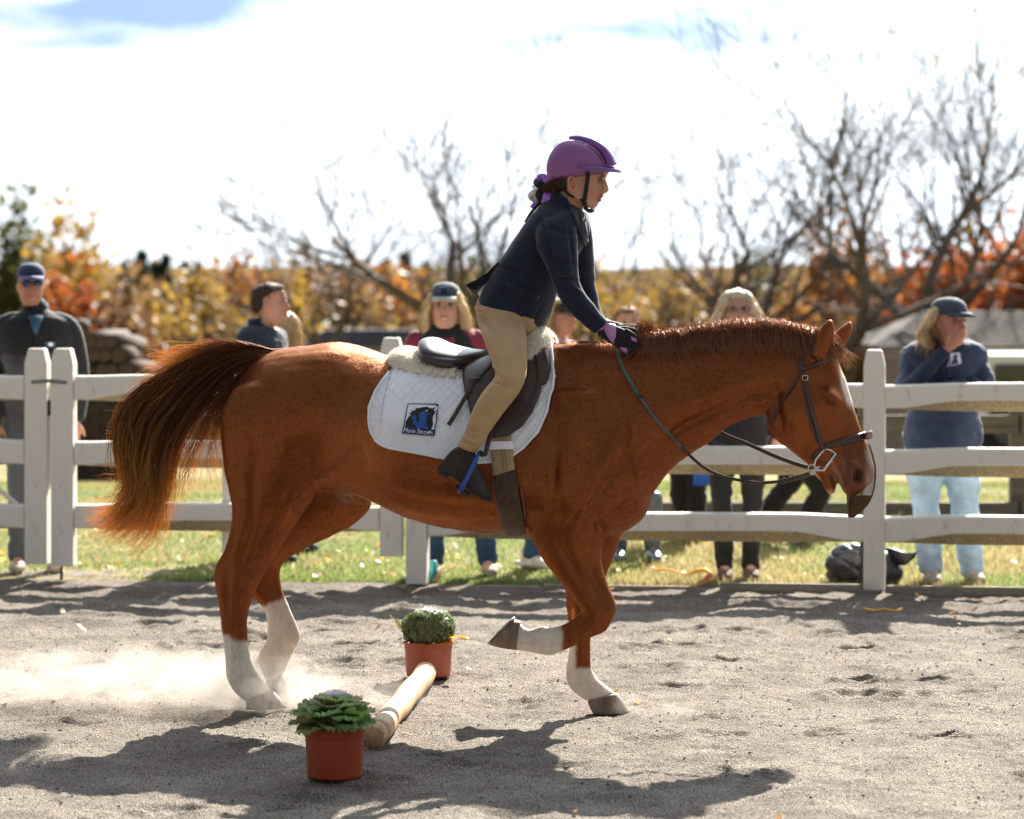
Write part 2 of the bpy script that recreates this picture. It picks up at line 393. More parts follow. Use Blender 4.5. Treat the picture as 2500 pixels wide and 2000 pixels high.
# ================================================================= GROUND
def FY(px): return 18.46-(px-1020)*0.35/1115.0
def FYx(X):                                   # fence-line depth at world X
    Y = 18.3
    for _ in range(4): Y = FY(CX+X*F/Y)
    return Y
def FYxa(X):
    X = np.asarray(X, float); Y = np.full(X.shape, 18.3)
    for _ in range(4): Y = FY(CX+X*F/Y)
    return Y
def terrain(X, Y):
    X = np.asarray(X, float); Y = np.asarray(Y, float)
    z = -.047*np.maximum(0, Y-24)*sstep(20, 34, Y)
    z = np.where(Y > 140, -5.45-(Y-140)*.0, z)
    hill = sstep(230, 620, Y)*(4.6+2.2*noise(X/90+3, Y/200, seed=4)+1.0*noise(X/30, Y/80, seed=9))
    return z+hill
# arena footing
def arena_h(X, Y):
    h = .012*fbm(X*1.6, Y*1.1, o=3, seed=21)+.010*fbm(X*5, Y*4, o=3, seed=31)
    c = fbm(X*17, Y*15, o=3, seed=41); h = h+.0060*c+.0058*np.abs(fbm(X*45, Y*38, o=2, seed=51))
    return h
rg = np.random.default_rng(11)
nx, ny = 560, 600; gx = np.linspace(-4.3, 4.3, nx); gy = np.linspace(9.4, 18.75, ny)
GX, GY = np.meshgrid(gx, gy); GZ = arena_h(GX, GY)-.012
for _ in range(230):                                      # hoof prints: a pit with a pushed-up rim
    hx = rg.uniform(-4.2, 4.2); hy = rg.uniform(9.6, 18.2); r = rg.uniform(.04, .075); a = rg.uniform(-.6, .6); dp = rg.uniform(.008, .026)
    ix0, ix1 = np.searchsorted(gx, [hx-.3, hx+.3]); iy0, iy1 = np.searchsorted(gy, [hy-.3, hy+.3])
    sx = GX[iy0:iy1, ix0:ix1]-hx; sy = GY[iy0:iy1, ix0:ix1]-hy; rr = np.sqrt((sx/1.7)**2+(sy)**2)/r
    GZ[iy0:iy1, ix0:ix1] += -dp*np.exp(-rr**4)+dp*.55*np.exp(-((rr-1.45)/.33)**2)*(1+.5*np.sin(3*np.arctan2(sy, sx)+a*5))
for _ in range(26):                                       # churned ridges near the rail
    hx = rg.uniform(-4.2, 4.2); hy = rg.uniform(16.3, 18.0); L2 = rg.uniform(.3, .9)
    rr = ((GX-hx)/L2)**2+((GY-hy)/rg.uniform(.05, .12))**2; GZ += rg.uniform(-.02, .03)*np.exp(-rr)
edge = sstep(0, .25, FYxa(GX)-.02-GY); GZ = GZ*(.35+.65*edge)
rim = sstep(0, .7, GY-9.4)*sstep(0, .7, 4.3-np.abs(GX)); GZ = GZ*rim-.064*(1-rim)
V = np.stack([GX, GY, GZ], -1).reshape(-1, 3); idx = (np.arange(ny-1)[:, None]*nx+np.arange(nx-1)[None]).reshape(-1)
M_sand = mat('arena_sand', (.36, .335, .305), .95, spec=.15)
b = M_sand.node_tree.nodes['Principled BSDF']; tcn = N(M_sand, 'ShaderNodeTexCoord')
n1 = N(M_sand, 'ShaderNodeTexNoise', Scale=3.0, Detail=8); n2 = N(M_sand, 'ShaderNodeTexNoise', Scale=140, Detail=4); n3 = N(M_sand, 'ShaderNodeTexVoronoi', Scale=170)
for q in (n1, n2, n3): lk(M_sand, tcn.outputs['Object'], q.inputs['Vector'])
r1 = N(M_sand, 'ShaderNodeValToRGB'); r1.color_ramp.elements[0].color = (.195, .166, .138, 1); r1.color_ramp.elements[1].color = (.29, .255, .215, 1); r1.color_ramp.elements[0].position = .35; r1.color_ramp.elements[1].position = .65
lk(M_sand, n1.outputs[0], r1.inputs[0])
r2 = N(M_sand, 'ShaderNodeValToRGB'); e = r2.color_ramp.elements; e[0].position = .36; e[0].color = (.30, .30, .32, 1); e[1].position = .64; e[1].color = (1.5, 1.47, 1.42, 1); lk(M_sand, n2.outputs[0], r2.inputs[0])
mm = N(M_sand, 'ShaderNodeMixRGB', blend_type='MULTIPLY'); mm.inputs[0].default_value = .85; lk(M_sand, r1.outputs[0], mm.inputs[1]); lk(M_sand, r2.outputs[0], mm.inputs[2]); lk(M_sand, mm.outputs[0], b.inputs[0])
bp = N(M_sand, 'ShaderNodeBump', Strength=1.0, Distance=.010); ad = N(M_sand, 'ShaderNodeMath', operation='ADD'); lk(M_sand, n2.outputs[0], ad.inputs[0]); lk(M_sand, n3.outputs[0], ad.inputs[1]); lk(M_sand, ad.outputs[0], bp.inputs['Height']); lk(M_sand, bp.outputs[0], b.inputs['Normal'])
ar = npmesh('arena_footing', V, np.stack([idx, idx+1, idx+nx+1, idx+nx], -1), M_sand); ar['kind'] = 'structure'
# grit and clods lying on the footing
def stones(name, n, rng, xr, yr, smin, smax, zfun, m, col=None):
    ico = np.array([(1,0,0),(-1,0,0),(0,1,0),(0,-1,0),(0,0,1),(0,0,-1)], float); fcs = np.array([(0,2,4),(2,1,4),(1,3,4),(3,0,4),(2,0,5),(1,2,5),(3,1,5),(0,3,5)])
    x = rng.uniform(*xr, n); y = rng.uniform(*yr, n); s = smin+(smax-smin)*rng.random(n)**4; z = zfun(x, y)
    v = ico[None]*(1+.4*rng.normal(size=(n, 6, 1)))*s[:, None, None]*np.array([1.2, 1, .7]); v = v+np.stack([x, y, z+s*.2], -1)[:, None]
    f = (np.arange(n)[:, None, None]*6+fcs[None]).reshape(-1, 3); return npmesh(name, v.reshape(-1, 3), f, m, smooth=False)
M_grit = noisy(mat('grit', (.12, .105, .095), .9), 9, .7, 0); 
g_ = stones('grit', 12000, rg, (-4, 4), (9.6, 18.1), .0015, .0065, lambda x, y: arena_h(x, y)-.010, M_grit); g_['kind'] = 'stuff'
# wider ground
def grid(name, x0, x1, y0, y1, nx, ny, zf, m, geo=False):
    gx = np.linspace(x0, x1, nx); gy = np.geomspace(y0, y1, ny) if geo else np.linspace(y0, y1, ny)
    X, Y = np.meshgrid(gx, gy); Z = zf(X, Y); V = np.stack([X, Y, Z], -1).reshape(-1, 3); idx = (np.arange(ny-1)[:, None]*nx+np.arange(nx-1)[None]).reshape(-1)
    o = npmesh(name, V, np.stack([idx, idx+1, idx+nx+1, idx+nx], -1), m); o['kind'] = 'structure'; return o
M_lawn = mat('lawn', (.085, .12, .028), .95, spec=.1); b = M_lawn.node_tree.nodes['Principled BSDF']; tcn = N(M_lawn, 'ShaderNodeTexCoord')
n1 = N(M_lawn, 'ShaderNodeTexNoise', Scale=.55, Detail=8, Roughness=.65); lk(M_lawn, tcn.outputs['Object'], n1.inputs['Vector'])
r1 = N(M_lawn, 'ShaderNodeValToRGB'); e = r1.color_ramp.elements; e[0].position = .36; e[0].color = (.09, .11, .03, 1); e[1].position = .60; e[1].color = (.25, .185, .09, 1); e2 = e.new(.47); e2.color = (.15, .14, .05, 1)
lk(M_lawn, n1.outputs[0], r1.inputs[0]); lk(M_lawn, r1.outputs[0], b.inputs[0])
def lawn_z(X, Y): return terrain(X, Y)+.02*noise(X*1.3, Y*.9, seed=3)*sstep(19, 22, Y)-.004+.0*X
def low(X, Y): return np.full(X.shape, -.06)
grid('ground', -60, 60, -20, 18.7, 40, 30, low, M_sand)
def lawn_edge(X, Y):
    e0 = FYxa(X)+.02; return lawn_z(X, np.maximum(Y, e0))
gxn = np.linspace(-40, 40, 260); tn = np.concatenate([np.linspace(0, 1, 70)**1.7]); Xg = np.tile(gxn, (70, 1)); E = FYxa(np.clip(Xg, -8, 8))+.02; Yg = E+(140-E)*tn[:, None]; Zg = lawn_z(Xg, Yg)
V = np.stack([Xg, Yg, Zg], -1).reshape(-1, 3); idx = (np.arange(69)[:, None]*260+np.arange(259)[None]).reshape(-1)
lw = npmesh('lawn', V, np.stack([idx, idx+1, idx+261, idx+260], -1), M_lawn); lw['kind'] = 'structure'
M_hill = leafmat('wooded_hill', [(.05, .055, .04), (.13, .09, .045), (.22, .12, .04)], trans=.0, scale=.05)
for n_ in M_hill.node_tree.nodes:
    if n_.type == 'BSDF_PRINCIPLED': n_.inputs['Roughness'].default_value = 1; n_.inputs['Specular IOR Level'].default_value = 0
grid('hills', -420, 420, 138, 2200, 160, 60, lambda X, Y: terrain(X, Y)-.03, M_hill, geo=True)
# sandy gateway left of the gate posts
def sandy(X, Y):                               # worn-in, weight of bare sand among the grass
    px = CX+X*F/Y; return sstep(560, 250, px+60*noise(X*2, Y*3, seed=8))*sstep(19.9, 19.2, Y+.3*noise(X*3, Y*2, seed=6))
gx2 = np.linspace(-5.5, -1.3, 90); gy2 = np.linspace(0, 1, 40); X2 = np.tile(gx2, (40, 1)); Y2 = FYxa(X2)+.03+gy2[:, None]*1.7; Z2 = lawn_z(X2, Y2)+.012*fbm(X2*4, Y2*4, seed=2)-.016+.024*sandy(X2, Y2)*sstep(0, .25, Y2-FYxa(X2))
V = np.stack([X2, Y2, Z2], -1).reshape(-1, 3); idx = (np.arange(39)[:, None]*90+np.arange(89)[None]).reshape(-1); o = npmesh('path', V, np.stack([idx, idx+1, idx+91, idx+90], -1), M_sand); o['kind'] = 'structure'
# grass blades
def leafcol_mat(name, trans=.45, gamma=.8):
    m = bpy.data.materials.new(name); m.use_nodes = True; t = m.node_tree; t.nodes.clear()
    o = N(m, 'ShaderNodeOutputMaterial'); d = N(m, 'ShaderNodeBsdfPrincipled', Roughness=.5); tr = N(m, 'ShaderNodeBsdfTranslucent'); x = N(m, 'ShaderNodeMixShader'); x.inputs[0].default_value = trans
    a = N(m, 'ShaderNodeVertexColor'); a.layer_name = 'Col'; lk(m, a.outputs[0], d.inputs['Base Color']); g = N(m, 'ShaderNodeGamma', Gamma=gamma); lk(m, a.outputs[0], g.inputs[0]); lk(m, g.outputs[0], tr.inputs[0])
    lk(m, d.outputs[0], x.inputs[1]); lk(m, tr.outputs[0], x.inputs[2]); lk(m, x.outputs[0], o.inputs[0]); return m
M_grass = leafcol_mat('grass_blade', .5, .8)
n = 230000; u = rg.random(n); X = rg.uniform(-6, 6, n); Yb = FYxa(X)+.06+u**1.6*16; X = X*Yb/18.3*.98
keep = (rg.random(n) > sandy(X, Yb)*.93) & (np.abs(X) < Yb*.25+.8); X = X[keep]; Yb = Yb[keep]; n = len(X)
patch = fbm(X*.9, Yb*.7, o=3, seed=77); dry = sstep(-.1, .55, patch+.35*sstep(0, -3, X)); 
c = lerp(np.tile([.12, .165, .035], (n, 1)), np.array([.30, .22, .09]), dry*(.5+.5*rg.random(n))); c *= (.6+.8*rg.random(n))[:, None]
hgt = (.018+.035*rg.random(n)**1.5)*(1+.5*np.clip(patch, -.6, 1)); az = rg.random(n)*6.28; lean = rg.random(n)*.9
d = np.stack([np.cos(az)*lean, np.sin(az)*lean, np.ones(n)], -1); d /= np.linalg.norm(d, axis=1)[:, None]; sd = np.stack([-np.sin(az), np.cos(az), 0*az], -1)
p = np.stack([X, Yb, lawn_z(X, Yb)], -1)
blades('grass', p, d, sd, hgt, .0032+.0025*rg.random(n)+.0002*Yb, c, M_grass, None)
# fallen leaves
def leaf_litter(name, x, y, z, s, cols, m, rng, tilt=.5):
    n = len(x); quad = np.array([(0, -.5, 0), (.32, -.12, .1), (.22, .3, .05), (0, .62, 0), (-.22, .3, .05), (-.32, -.12, .1)]); az = rng.random(n)*6.28
    R = np.zeros((n, 3, 3)); ca, sa = np.cos(az), np.sin(az); t1 = rng.normal(size=n)*tilt; t2 = rng.normal(size=n)*tilt
    R[:, 0, 0] = ca; R[:, 0, 1] = -sa; R[:, 1, 0] = sa; R[:, 1, 1] = ca; R[:, 2, 0] = t1; R[:, 2, 1] = t2; R[:, 2, 2] = 1
    v = np.einsum('nij,kj->nki', R, quad)*s[:, None, None]+np.stack([x, y, z+s*.12], -1)[:, None]
    f = np.concatenate([np.arange(n)[:, None]*6+np.array([0, 1, 2, 3])[None], np.arange(n)[:, None]*6+np.array([0, 3, 4, 5])[None]]); o = npmesh(name, v.reshape(-1, 3), f, m, smooth=False)
    setcol(o, np.repeat(cols, 6, axis=0)); o['kind'] = 'stuff'; return o
M_litter = leafcol_mat('fallen_leaf', .35, .8)
n = 520; X = rg.uniform(-4.2, 4.2, n); Yb = FYxa(X)+rg.choice([-1, 1], n, p=[.12, .88])*np.abs(rg.normal(size=n))*1.9-.0; pal = np.array([(.55, .30, .05), (.45, .17, .05), (.6, .42, .08), (.30, .16, .07), (.7, .5, .3)])
leaf_litter('fallen_leaves', X, Yb, np.where(Yb > 18.4, lawn_z(X, Yb)+.02, .0), .022+.035*rg.random(n), pal[rg.integers(0, 5, n)]*(.7+.6*rg.random(n))[:, None], M_litter, rg)
n = 26; X = rg.uniform(-2.5, 2.8, n); Yb = rg.uniform(10.5, 17.5, n); leaf_litter('fallen_leaves', X, Yb, arena_h(X, Yb), .012+.018*rg.random(n), pal[rg.integers(0, 4, n)]*.8, M_litter, rg)

# ================================================================= FENCE AND GATE
M_paint = mat('weathered_white_paint', (.70, .64, .54), .6, spec=.3)
b = M_paint.node_tree.nodes['Principled BSDF']; tcn = N(M_paint, 'ShaderNodeTexCoord'); mpn = N(M_paint, 'ShaderNodeMapping'); mpn.inputs['Scale'].default_value = (9, 9, 3); lk(M_paint, tcn.outputs['Object'], mpn.inputs[0])
n1 = N(M_paint, 'ShaderNodeTexNoise', Scale=1.6, Detail=8, Roughness=.7); lk(M_paint, mpn.outputs[0], n1.inputs['Vector']); r1 = N(M_paint, 'ShaderNodeValToRGB'); e = r1.color_ramp.elements; e[0].position = .28; e[0].color = (.50, .42, .30, 1); e[1].position = .43; e[1].color = (.82, .78, .70, 1)
lk(M_paint, n1.outputs[0], r1.inputs[0]); lk(M_paint, r1.outputs[0], b.inputs[0]); n2 = N(M_paint, 'ShaderNodeTexNoise', Scale=60, Detail=4); lk(M_paint, tcn.outputs['Object'], n2.inputs['Vector']); bp = N(M_paint, 'ShaderNodeBump', Strength=.2, Distance=.003); lk(M_paint, n2.outputs[0], bp.inputs['Height']); lk(M_paint, bp.outputs[0], b.inputs['Normal'])
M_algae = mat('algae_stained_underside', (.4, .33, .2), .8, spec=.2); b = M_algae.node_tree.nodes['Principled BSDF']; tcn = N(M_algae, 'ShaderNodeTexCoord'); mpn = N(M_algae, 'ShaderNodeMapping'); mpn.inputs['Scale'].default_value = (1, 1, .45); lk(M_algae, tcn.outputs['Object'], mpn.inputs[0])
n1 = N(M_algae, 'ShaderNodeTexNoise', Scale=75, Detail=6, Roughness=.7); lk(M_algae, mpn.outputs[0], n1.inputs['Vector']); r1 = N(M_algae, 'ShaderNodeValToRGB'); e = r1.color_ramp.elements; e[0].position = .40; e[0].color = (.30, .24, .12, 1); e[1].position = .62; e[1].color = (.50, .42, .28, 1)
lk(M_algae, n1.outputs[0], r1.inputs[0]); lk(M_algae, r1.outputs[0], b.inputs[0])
FD = Vector((FY(2135)*(2135-CX)/F-FY(1020)*(1020-CX)/F, FY(2135)-FY(1020), 0)).normalized(); FN = Vector((-FD.y, FD.x, 0))     # along the rail, and away from the camera
FROT = Matrix((FD, FN, Vector((0, 0, 1)))).transposed()
def fpt(px, back=0.0, z=0.0): 
    p = P(px, 1000, FY(px)); p.z = z; return p+FN*back
def post(px, z0, z1, w_, back=0, parent=None, name='post', taper=.085, dep=None):
    c = fpt(px, back); m = MB(); h = w_/2; d = (dep or w_)/2; prof = [(z0, 1), (z1-taper, 1), (z1-.012, .74), (z1, .66)]; vs = []; fs = []
    for z, k in prof:
        kk = k
        for a, b2 in ((-1, -1), (1, -1), (1, 1), (-1, 1)): vs.append(c+FD*(a*h*kk)+FN*(b2*d*(1 if k == 1 else .86))+Vector((0, 0, z)))
    for i in range(3):
        for k in range(4): fs.append((i*4+k, i*4+(k+1) % 4, i*4+4+(k+1) % 4, i*4+4+k))
    fs.append((12, 13, 14, 15)); fs.append((3, 2, 1, 0)); m.add(vs, fs)
    o = m.build(name, M_paint, parent, smooth=False); bv = o.modifiers.new('b', 'BEVEL'); bv.width = .005; bv.segments = 2; return o
def rail(pa, pb, ztop, parent, back=0, h=.135, name='rail', bulge=1, seed=0):
    """rough-cut rail: flat above, chamfered underneath toward mid-span, ends cut down to fit the post"""
    r = random.Random(seed); m = MB(); n = 26; A = fpt(pa, back); B = fpt(pb, back); rows = []; Ln = (B-A).length
    for i in range(n+1):
        t = i/n; p = A.lerp(B, t); e0 = min(t, 1-t)*Ln; k = float(sstep(.02, .42, e0))*bulge; zt = ztop+.012*k+.004*math.sin(t*5+seed); zb = ztop-h-.012*k; zf = zb+.066*k*(.92+.08*math.sin(t*5+seed))+.004
        dp = .045+.012*k
        rows.append([p+FN*(-dp+.012)+Vector((0, 0, zt)), p-FN*dp+Vector((0, 0, zt-.014)), p-FN*dp+Vector((0, 0, zf)), p-FN*(dp-.055*k)+Vector((0, 0, zb)), p+FN*dp+Vector((0, 0, zb)), p+FN*dp+Vector((0, 0, zt))])
    vs = [q for rr in rows for q in rr]; m.v = [tuple(q) for q in vs]
    for i in range(n):
        for k in range(6):
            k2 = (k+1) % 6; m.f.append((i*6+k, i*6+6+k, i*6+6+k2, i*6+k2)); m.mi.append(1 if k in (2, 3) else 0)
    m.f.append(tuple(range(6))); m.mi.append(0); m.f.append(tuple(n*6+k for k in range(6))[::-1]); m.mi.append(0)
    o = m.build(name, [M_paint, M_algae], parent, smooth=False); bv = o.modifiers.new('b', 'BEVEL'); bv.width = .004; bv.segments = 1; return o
M_steel = noisy(mat('dark_galvanised', (.12, .12, .12), .5, .7), 30, .3, .1)
fence = thing('ranch_fence', 'white three-rail ranch fence right of the gate, its post in front of the black bag', 'fence', fpt(2135))
post(2135, 0, 1.326, .118, parent=fence); post(1020, 0, 1.33, .118, parent=fence); post(3260, 0, 1.326, .118, parent=fence)
for i, zt in enumerate((1.139, .777, .404)):
    rail(1047, 2110, zt, fence, seed=i+1); rail(2161, 3233, zt-.003, fence, seed=i+5)
lfence = thing('ranch_fence', 'white three-rail gate leaf at the left edge with a diagonal brace', 'gate', fpt(95))
post(92, .085, 1.318, .132, parent=lfence, name='gate_post', dep=.09)
for i, zt in enumerate((1.157, .79, .425)): rail(-900, 63, zt, lfence, seed=i+9, name='rail')
m = MB(); a = fpt(-260, .05, 1.0); b2 = fpt(34, .05, .42); m.tube([a, b2], .016, 6); m.build('brace', M_paint, lfence)
lfence.name = 'field_gate'
gate = thing('field_gate', 'long white three-rail gate leaf behind the horse, drop pin at its left foot', 'gate', fpt(155))
post(156, .075, 1.318, .132, parent=gate, name='gate_post', dep=.09); post(553, .16, 1.25, .075, back=.06, parent=gate, name='gate_post', dep=.03); post(957, .155, 1.385, .125, parent=gate, name='gate_post', dep=.09)
for i, zt in enumerate((1.160, .788, .430)): rail(186, 928, zt, gate, seed=i+15, name='rail')
m = MB(); m.tube([fpt(150, .0, .1), fpt(150, .0, -.01)], .009, 8); m.build('drop_pin', M_steel, gate)
m = MB(); m.box(fpt(124, -.02, 1.0-.02), (.016, .03, .09), FROT); m.build('latch', M_steel, gate)
m = MB(); pts = []
for i in range(33):
    a = i/32*2*math.pi; pts.append(fpt(124)+FD*(.155*math.cos(a))+FN*(.058*math.sin(a))+Vector((0, 0, 1.135-.015*abs(math.cos(a)))))
m.tube(pts, .010, 6, flat=.35, side=(0, 0, 1)); strap = m.build('gate_strap', noisy(mat('grey_webbing', (.22, .21, .2), .7), 60, .3, .2)); tag(strap, 'grey strap tying the two white gate posts together at the top rail', 'strap')
# edging boards at the arena border
M_board = noisy(mat('weathered_board', (.30, .26, .20), .85), 14, .35, .4, 60, stretch=(1, 8, 8), dist=.004)
for i, (a, b2, zz) in enumerate(((2165, 3300, .032), (1760, 2105, .035), (1330, 1700, .012), (1180, 1320, -.001))):
    m = MB(); A = fpt(a, -.085, zz/2-.02); B = fpt(b2, -.085, zz/2-.02); m.box((A+B)/2, ((B-A).length, .032, zz+.045), FROT); o = m.build('edging_board', M_board, smooth=False); bv = o.modifiers.new('b', 'BEVEL'); bv.width = .004
    tag(o, ['weathered timber edging board at the far right under the fence', 'timber edging board in front of the black bag', 'sunken timber edging board in front of the woman in black leggings', 'short buried timber edging end beside the fore legs of the horse'][i], 'board', 'timber edging boards along the arena')
# second, brown fence on the lawn
M_oldwood = noisy(mat('grey_brown_timber', (.17, .14, .11), .85), 8, .35, .4, 40, stretch=(.4, 4, 4))
f2 = thing('timber_fence', 'brown post-and-rail fence farther back on the lawn, behind the leaning woman', 'fence', P(2000, 1250, 23.4))
for px in (1400, 1760, 2120, 2488, 2860):
    m = MB(); c = P(px, 1000, 23.4); c.z = .32; m.box(c, (.13, .12, .92)); m.build('post', M_oldwood, f2, smooth=False)
for z0 in (.66, .04):
    for a, b2 in ((1400, 1760), (1760, 2120), (2120, 2488), (2488, 2860)):
        pass
        m = MB(); A = P(a, 1000, 23.32); B = P(b2, 1000, 23.32); c = (A+B)/2; c.z = z0; m.box(c, ((B-A).length-.02, .06, .13)); m.build('rail', M_oldwood, f2, smooth=False)
# ================================================================= TREES AND BUILDINGS BEHIND
def branch_tree(seed, H=7.0, trunk=.16, levels=5, spread=.6, up=.25, fork_h=.28, nlimb=5, leaf_n=0, leaf_s=.06, gnarl=.12):
    """returns (branch MB, tip points) of a tree standing at the origin, height about H"""
    r = random.Random(seed); m = MB(); tips = []
    def grow(p, d, L, rad, lv):
        n = 5 if lv < 2 else 4 if lv < 4 else 3; pts = [p]; rs = [rad]; q = p.copy(); dd = d.copy()
        for i in range(n):
            dd = (dd+Vector((r.gauss(0, gnarl), r.gauss(0, gnarl), r.gauss(0, gnarl)+up*.14*lv))).normalized(); q = q+dd*(L/n); pts.append(q.copy()); rs.append(max(rad*(1-.45*(i+1)/n), .006))
        m.tube(pts, rs, 7 if lv == 0 else 5 if lv < 3 else 3, cap=lv == 0)
        if lv >= levels: tips.append((q, dd)); return
        k = nlimb if lv == 0 else r.choice((2, 2, 3)) if lv < levels-1 else r.choice((1, 2, 2))
        for j in range(k):
            an = 2*math.pi*(j+r.random()*.7)/k; ax = dd.orthogonal().normalized(); ax.rotate(Matrix.Rotation(an, 3, dd)); sp = spread*(.65+.7*r.random())*(1.15 if lv == 0 else 1)
            nd = (dd*math.cos(sp)+ax*math.sin(sp)).normalized(); i0 = n if lv == 0 and j < 3 else r.randint(max(1, n-2), n)
            grow(pts[i0], nd, L*r.uniform(.62, .9)*(1.0 if lv else 1.05), rs[i0]*r.uniform(.55, .8), lv+1)
        for j in range(2 if lv > 0 else 0):                  # side twigs
            i0 = r.randint(1, n); ax = dd.orthogonal(); ax.rotate(Matrix.Rotation(r.random()*6.28, 3, dd)); grow(pts[i0], (dd*.6+ax*.9).normalized(), L*r.uniform(.25, .5), rs[i0]*.4, max(lv+2, levels-1) if lv+2 <= levels else levels)
    grow(Vector((0, 0, -.15)), Vector((r.gauss(0, .05), r.gauss(0, .05), 1)).normalized(), H*fork_h, trunk, 0)
    zs_ = sorted(v[2] for v in m.v); zmax = zs_[int(len(zs_)*.965)]; k = H/zmax; m.v = [(v[0]*k, v[1]*k, v[2]*k) for v in m.v]; tips = [(p*k, d) for p, d in tips]
    return m, tips
def leaves_at(pts, n, rad, size, rng, flat=.6):
    pts = np.array([tuple(p) for p in pts]); i = rng.integers(0, len(pts), n); c = pts[i]+rng.normal(size=(n, 3))*rad*np.array([1, 1, flat]); az = rng.random(n)*6.28; el = rng.normal(size=n)*.8
    a = np.stack([np.cos(az)*np.cos(el), np.sin(az)*np.cos(el), np.sin(el)], -1); b = np.cross(a, rng.normal(size=(n, 3))); b /= np.linalg.norm(b, axis=1)[:, None]+1e-9; s = size*(.5+rng.random(n))[:, None]
    v = np.stack([c-a*s, c+b*s*.6, c+a*s, c-b*s*.6], 1).reshape(-1, 3); return v, np.arange(4*n).reshape(-1, 4)
M_bark = noisy(mat('bark', (.10, .078, .064), .9), 5, .3, .3); M_barkl = noisy(mat('grey_bark', (.14, .115, .10), .9), 5, .3, .3)
LM = {'yellow': leafmat('yellow_leaf', [(.24, .15, .035), (.33, .20, .035), (.19, .16, .045)], .5, scale=.6), 'orange': leafmat('orange_leaf', [(.27, .10, .03), (.34, .15, .035), (.20, .08, .03)], .5, scale=.6),
      'rust': leafmat('rust_leaf', [(.13, .065, .035), (.20, .105, .045), (.11, .06, .04)], .4, scale=.6), 'red': leafmat('red_leaf', [(.30, .065, .022), (.40, .13, .035), (.20, .05, .025)], .5, scale=.6),
      'green': leafmat('olive_leaf', [(.07, .08, .025), (.11, .115, .03), (.16, .13, .035)], .45, scale=.6), 'pine': leafmat('pine_needle', [(.018, .035, .022), (.03, .05, .028), (.04, .06, .03)], .15, scale=.6)}
rt = np.random.default_rng(5)
bare = []
for sd, kw in ((1, dict(H=7, spread=.55, nlimb=5, fork_h=.24)), (2, dict(H=8, spread=.48, nlimb=4, fork_h=.30)), (3, dict(H=7, spread=.72, nlimb=5, fork_h=.2, gnarl=.15)), (8, dict(H=9, spread=.5, nlimb=4, fork_h=.26, gnarl=.14))):
    m, tips = branch_tree(sd, trunk=.165, levels=5, **kw); bare.append((m.mesh('branches'), tips, kw['H']))
def bare_tree(px, Y, ytop, var, rot, label, leaf=None, nleaf=0, lsize=.05, grp='bare trees behind the lawn', sx=1.0, name='bare_tree', lean=0):
    c = P(px, 700, Y); zt = float(terrain(c.x, Y)); c.z = zt; Ht = CAMH-(ytop-CY)*Y/F-zt; me, tips, H0 = bare[var]; k = Ht/H0
    t = thing(name, label, 'tree', c, grp); t.scale = (k*sx, k*sx, k); t.rotation_euler = (lean*math.sin(rot), lean*math.cos(rot), rot)
    o = bpy.data.objects.new('branches', me); C.objects.link(o); o.parent = t
    if not me.materials: me.materials.append(M_bark)
    if leaf:
        v, f = leaves_at([p for p, d in tips], nleaf, .16, lsize/k, rt); lo = npmesh('foliage', v, f, LM[leaf], None, smooth=False); lo.parent = t; lo['kind'] = 'stuff'
    return t
bare_tree(1072, 50, 280, 0, .4, 'dark bare apple tree with a vase of twigs above the woman in the grey cap', sx=1.35)
bare_tree(885, 54, 440, 2, 1.9, 'faint bare tree leaning between the croup of the horse and the bare apple tree', sx=.9)
bare_tree(1240, 58, 420, 3, 2.2, 'bare tree hidden behind the back of the rider', sx=.9)
bare_tree(1440, 92, 130, 1, .9, 'tall thin tree with a few last yellow leaves above the purple helmet', 'yellow', 130, .09, sx=.65)
bare_tree(1655, 54, 330, 2, 3.6, 'bare round-headed tree between the rider and the blonde woman', sx=1.05)
bare_tree(1560, 60, 560, 3, 5.0, 'low bare tree just right of the sleeve of the rider', sx=1.0)
bare_tree(1990, 50, 90, 1, 1.2, 'large bare tree with a forked trunk above the ears of the horse', sx=1.45, lean=.05)
bare_tree(1880, 54, 330, 0, 4.2, 'smaller bare tree behind the blonde woman', sx=1.0)
bare_tree(2130, 64, 220, 3, .3, 'bare tree right of the forked trunk, over the fence post', sx=1.0)
bare_tree(2240, 57, 80, 2, 2.7, 'bare tree above the cap of the leaning woman', sx=.95)
bare_tree(2420, 56, -60, 3, 1.1, 'tallest bare tree, reaching the top right of the sky', 'yellow', 160, .05, sx=.75)
bare_tree(2560, 60, 0, 1, 5.4, 'bare tree at the right edge, partly out of the picture', 'yellow', 260, .05, sx=.8)
if 0: bare_tree(2330, 60, 330, 0, 3.1, 'bare tree behind the tallest one, above the shed roof', sx=1.0)
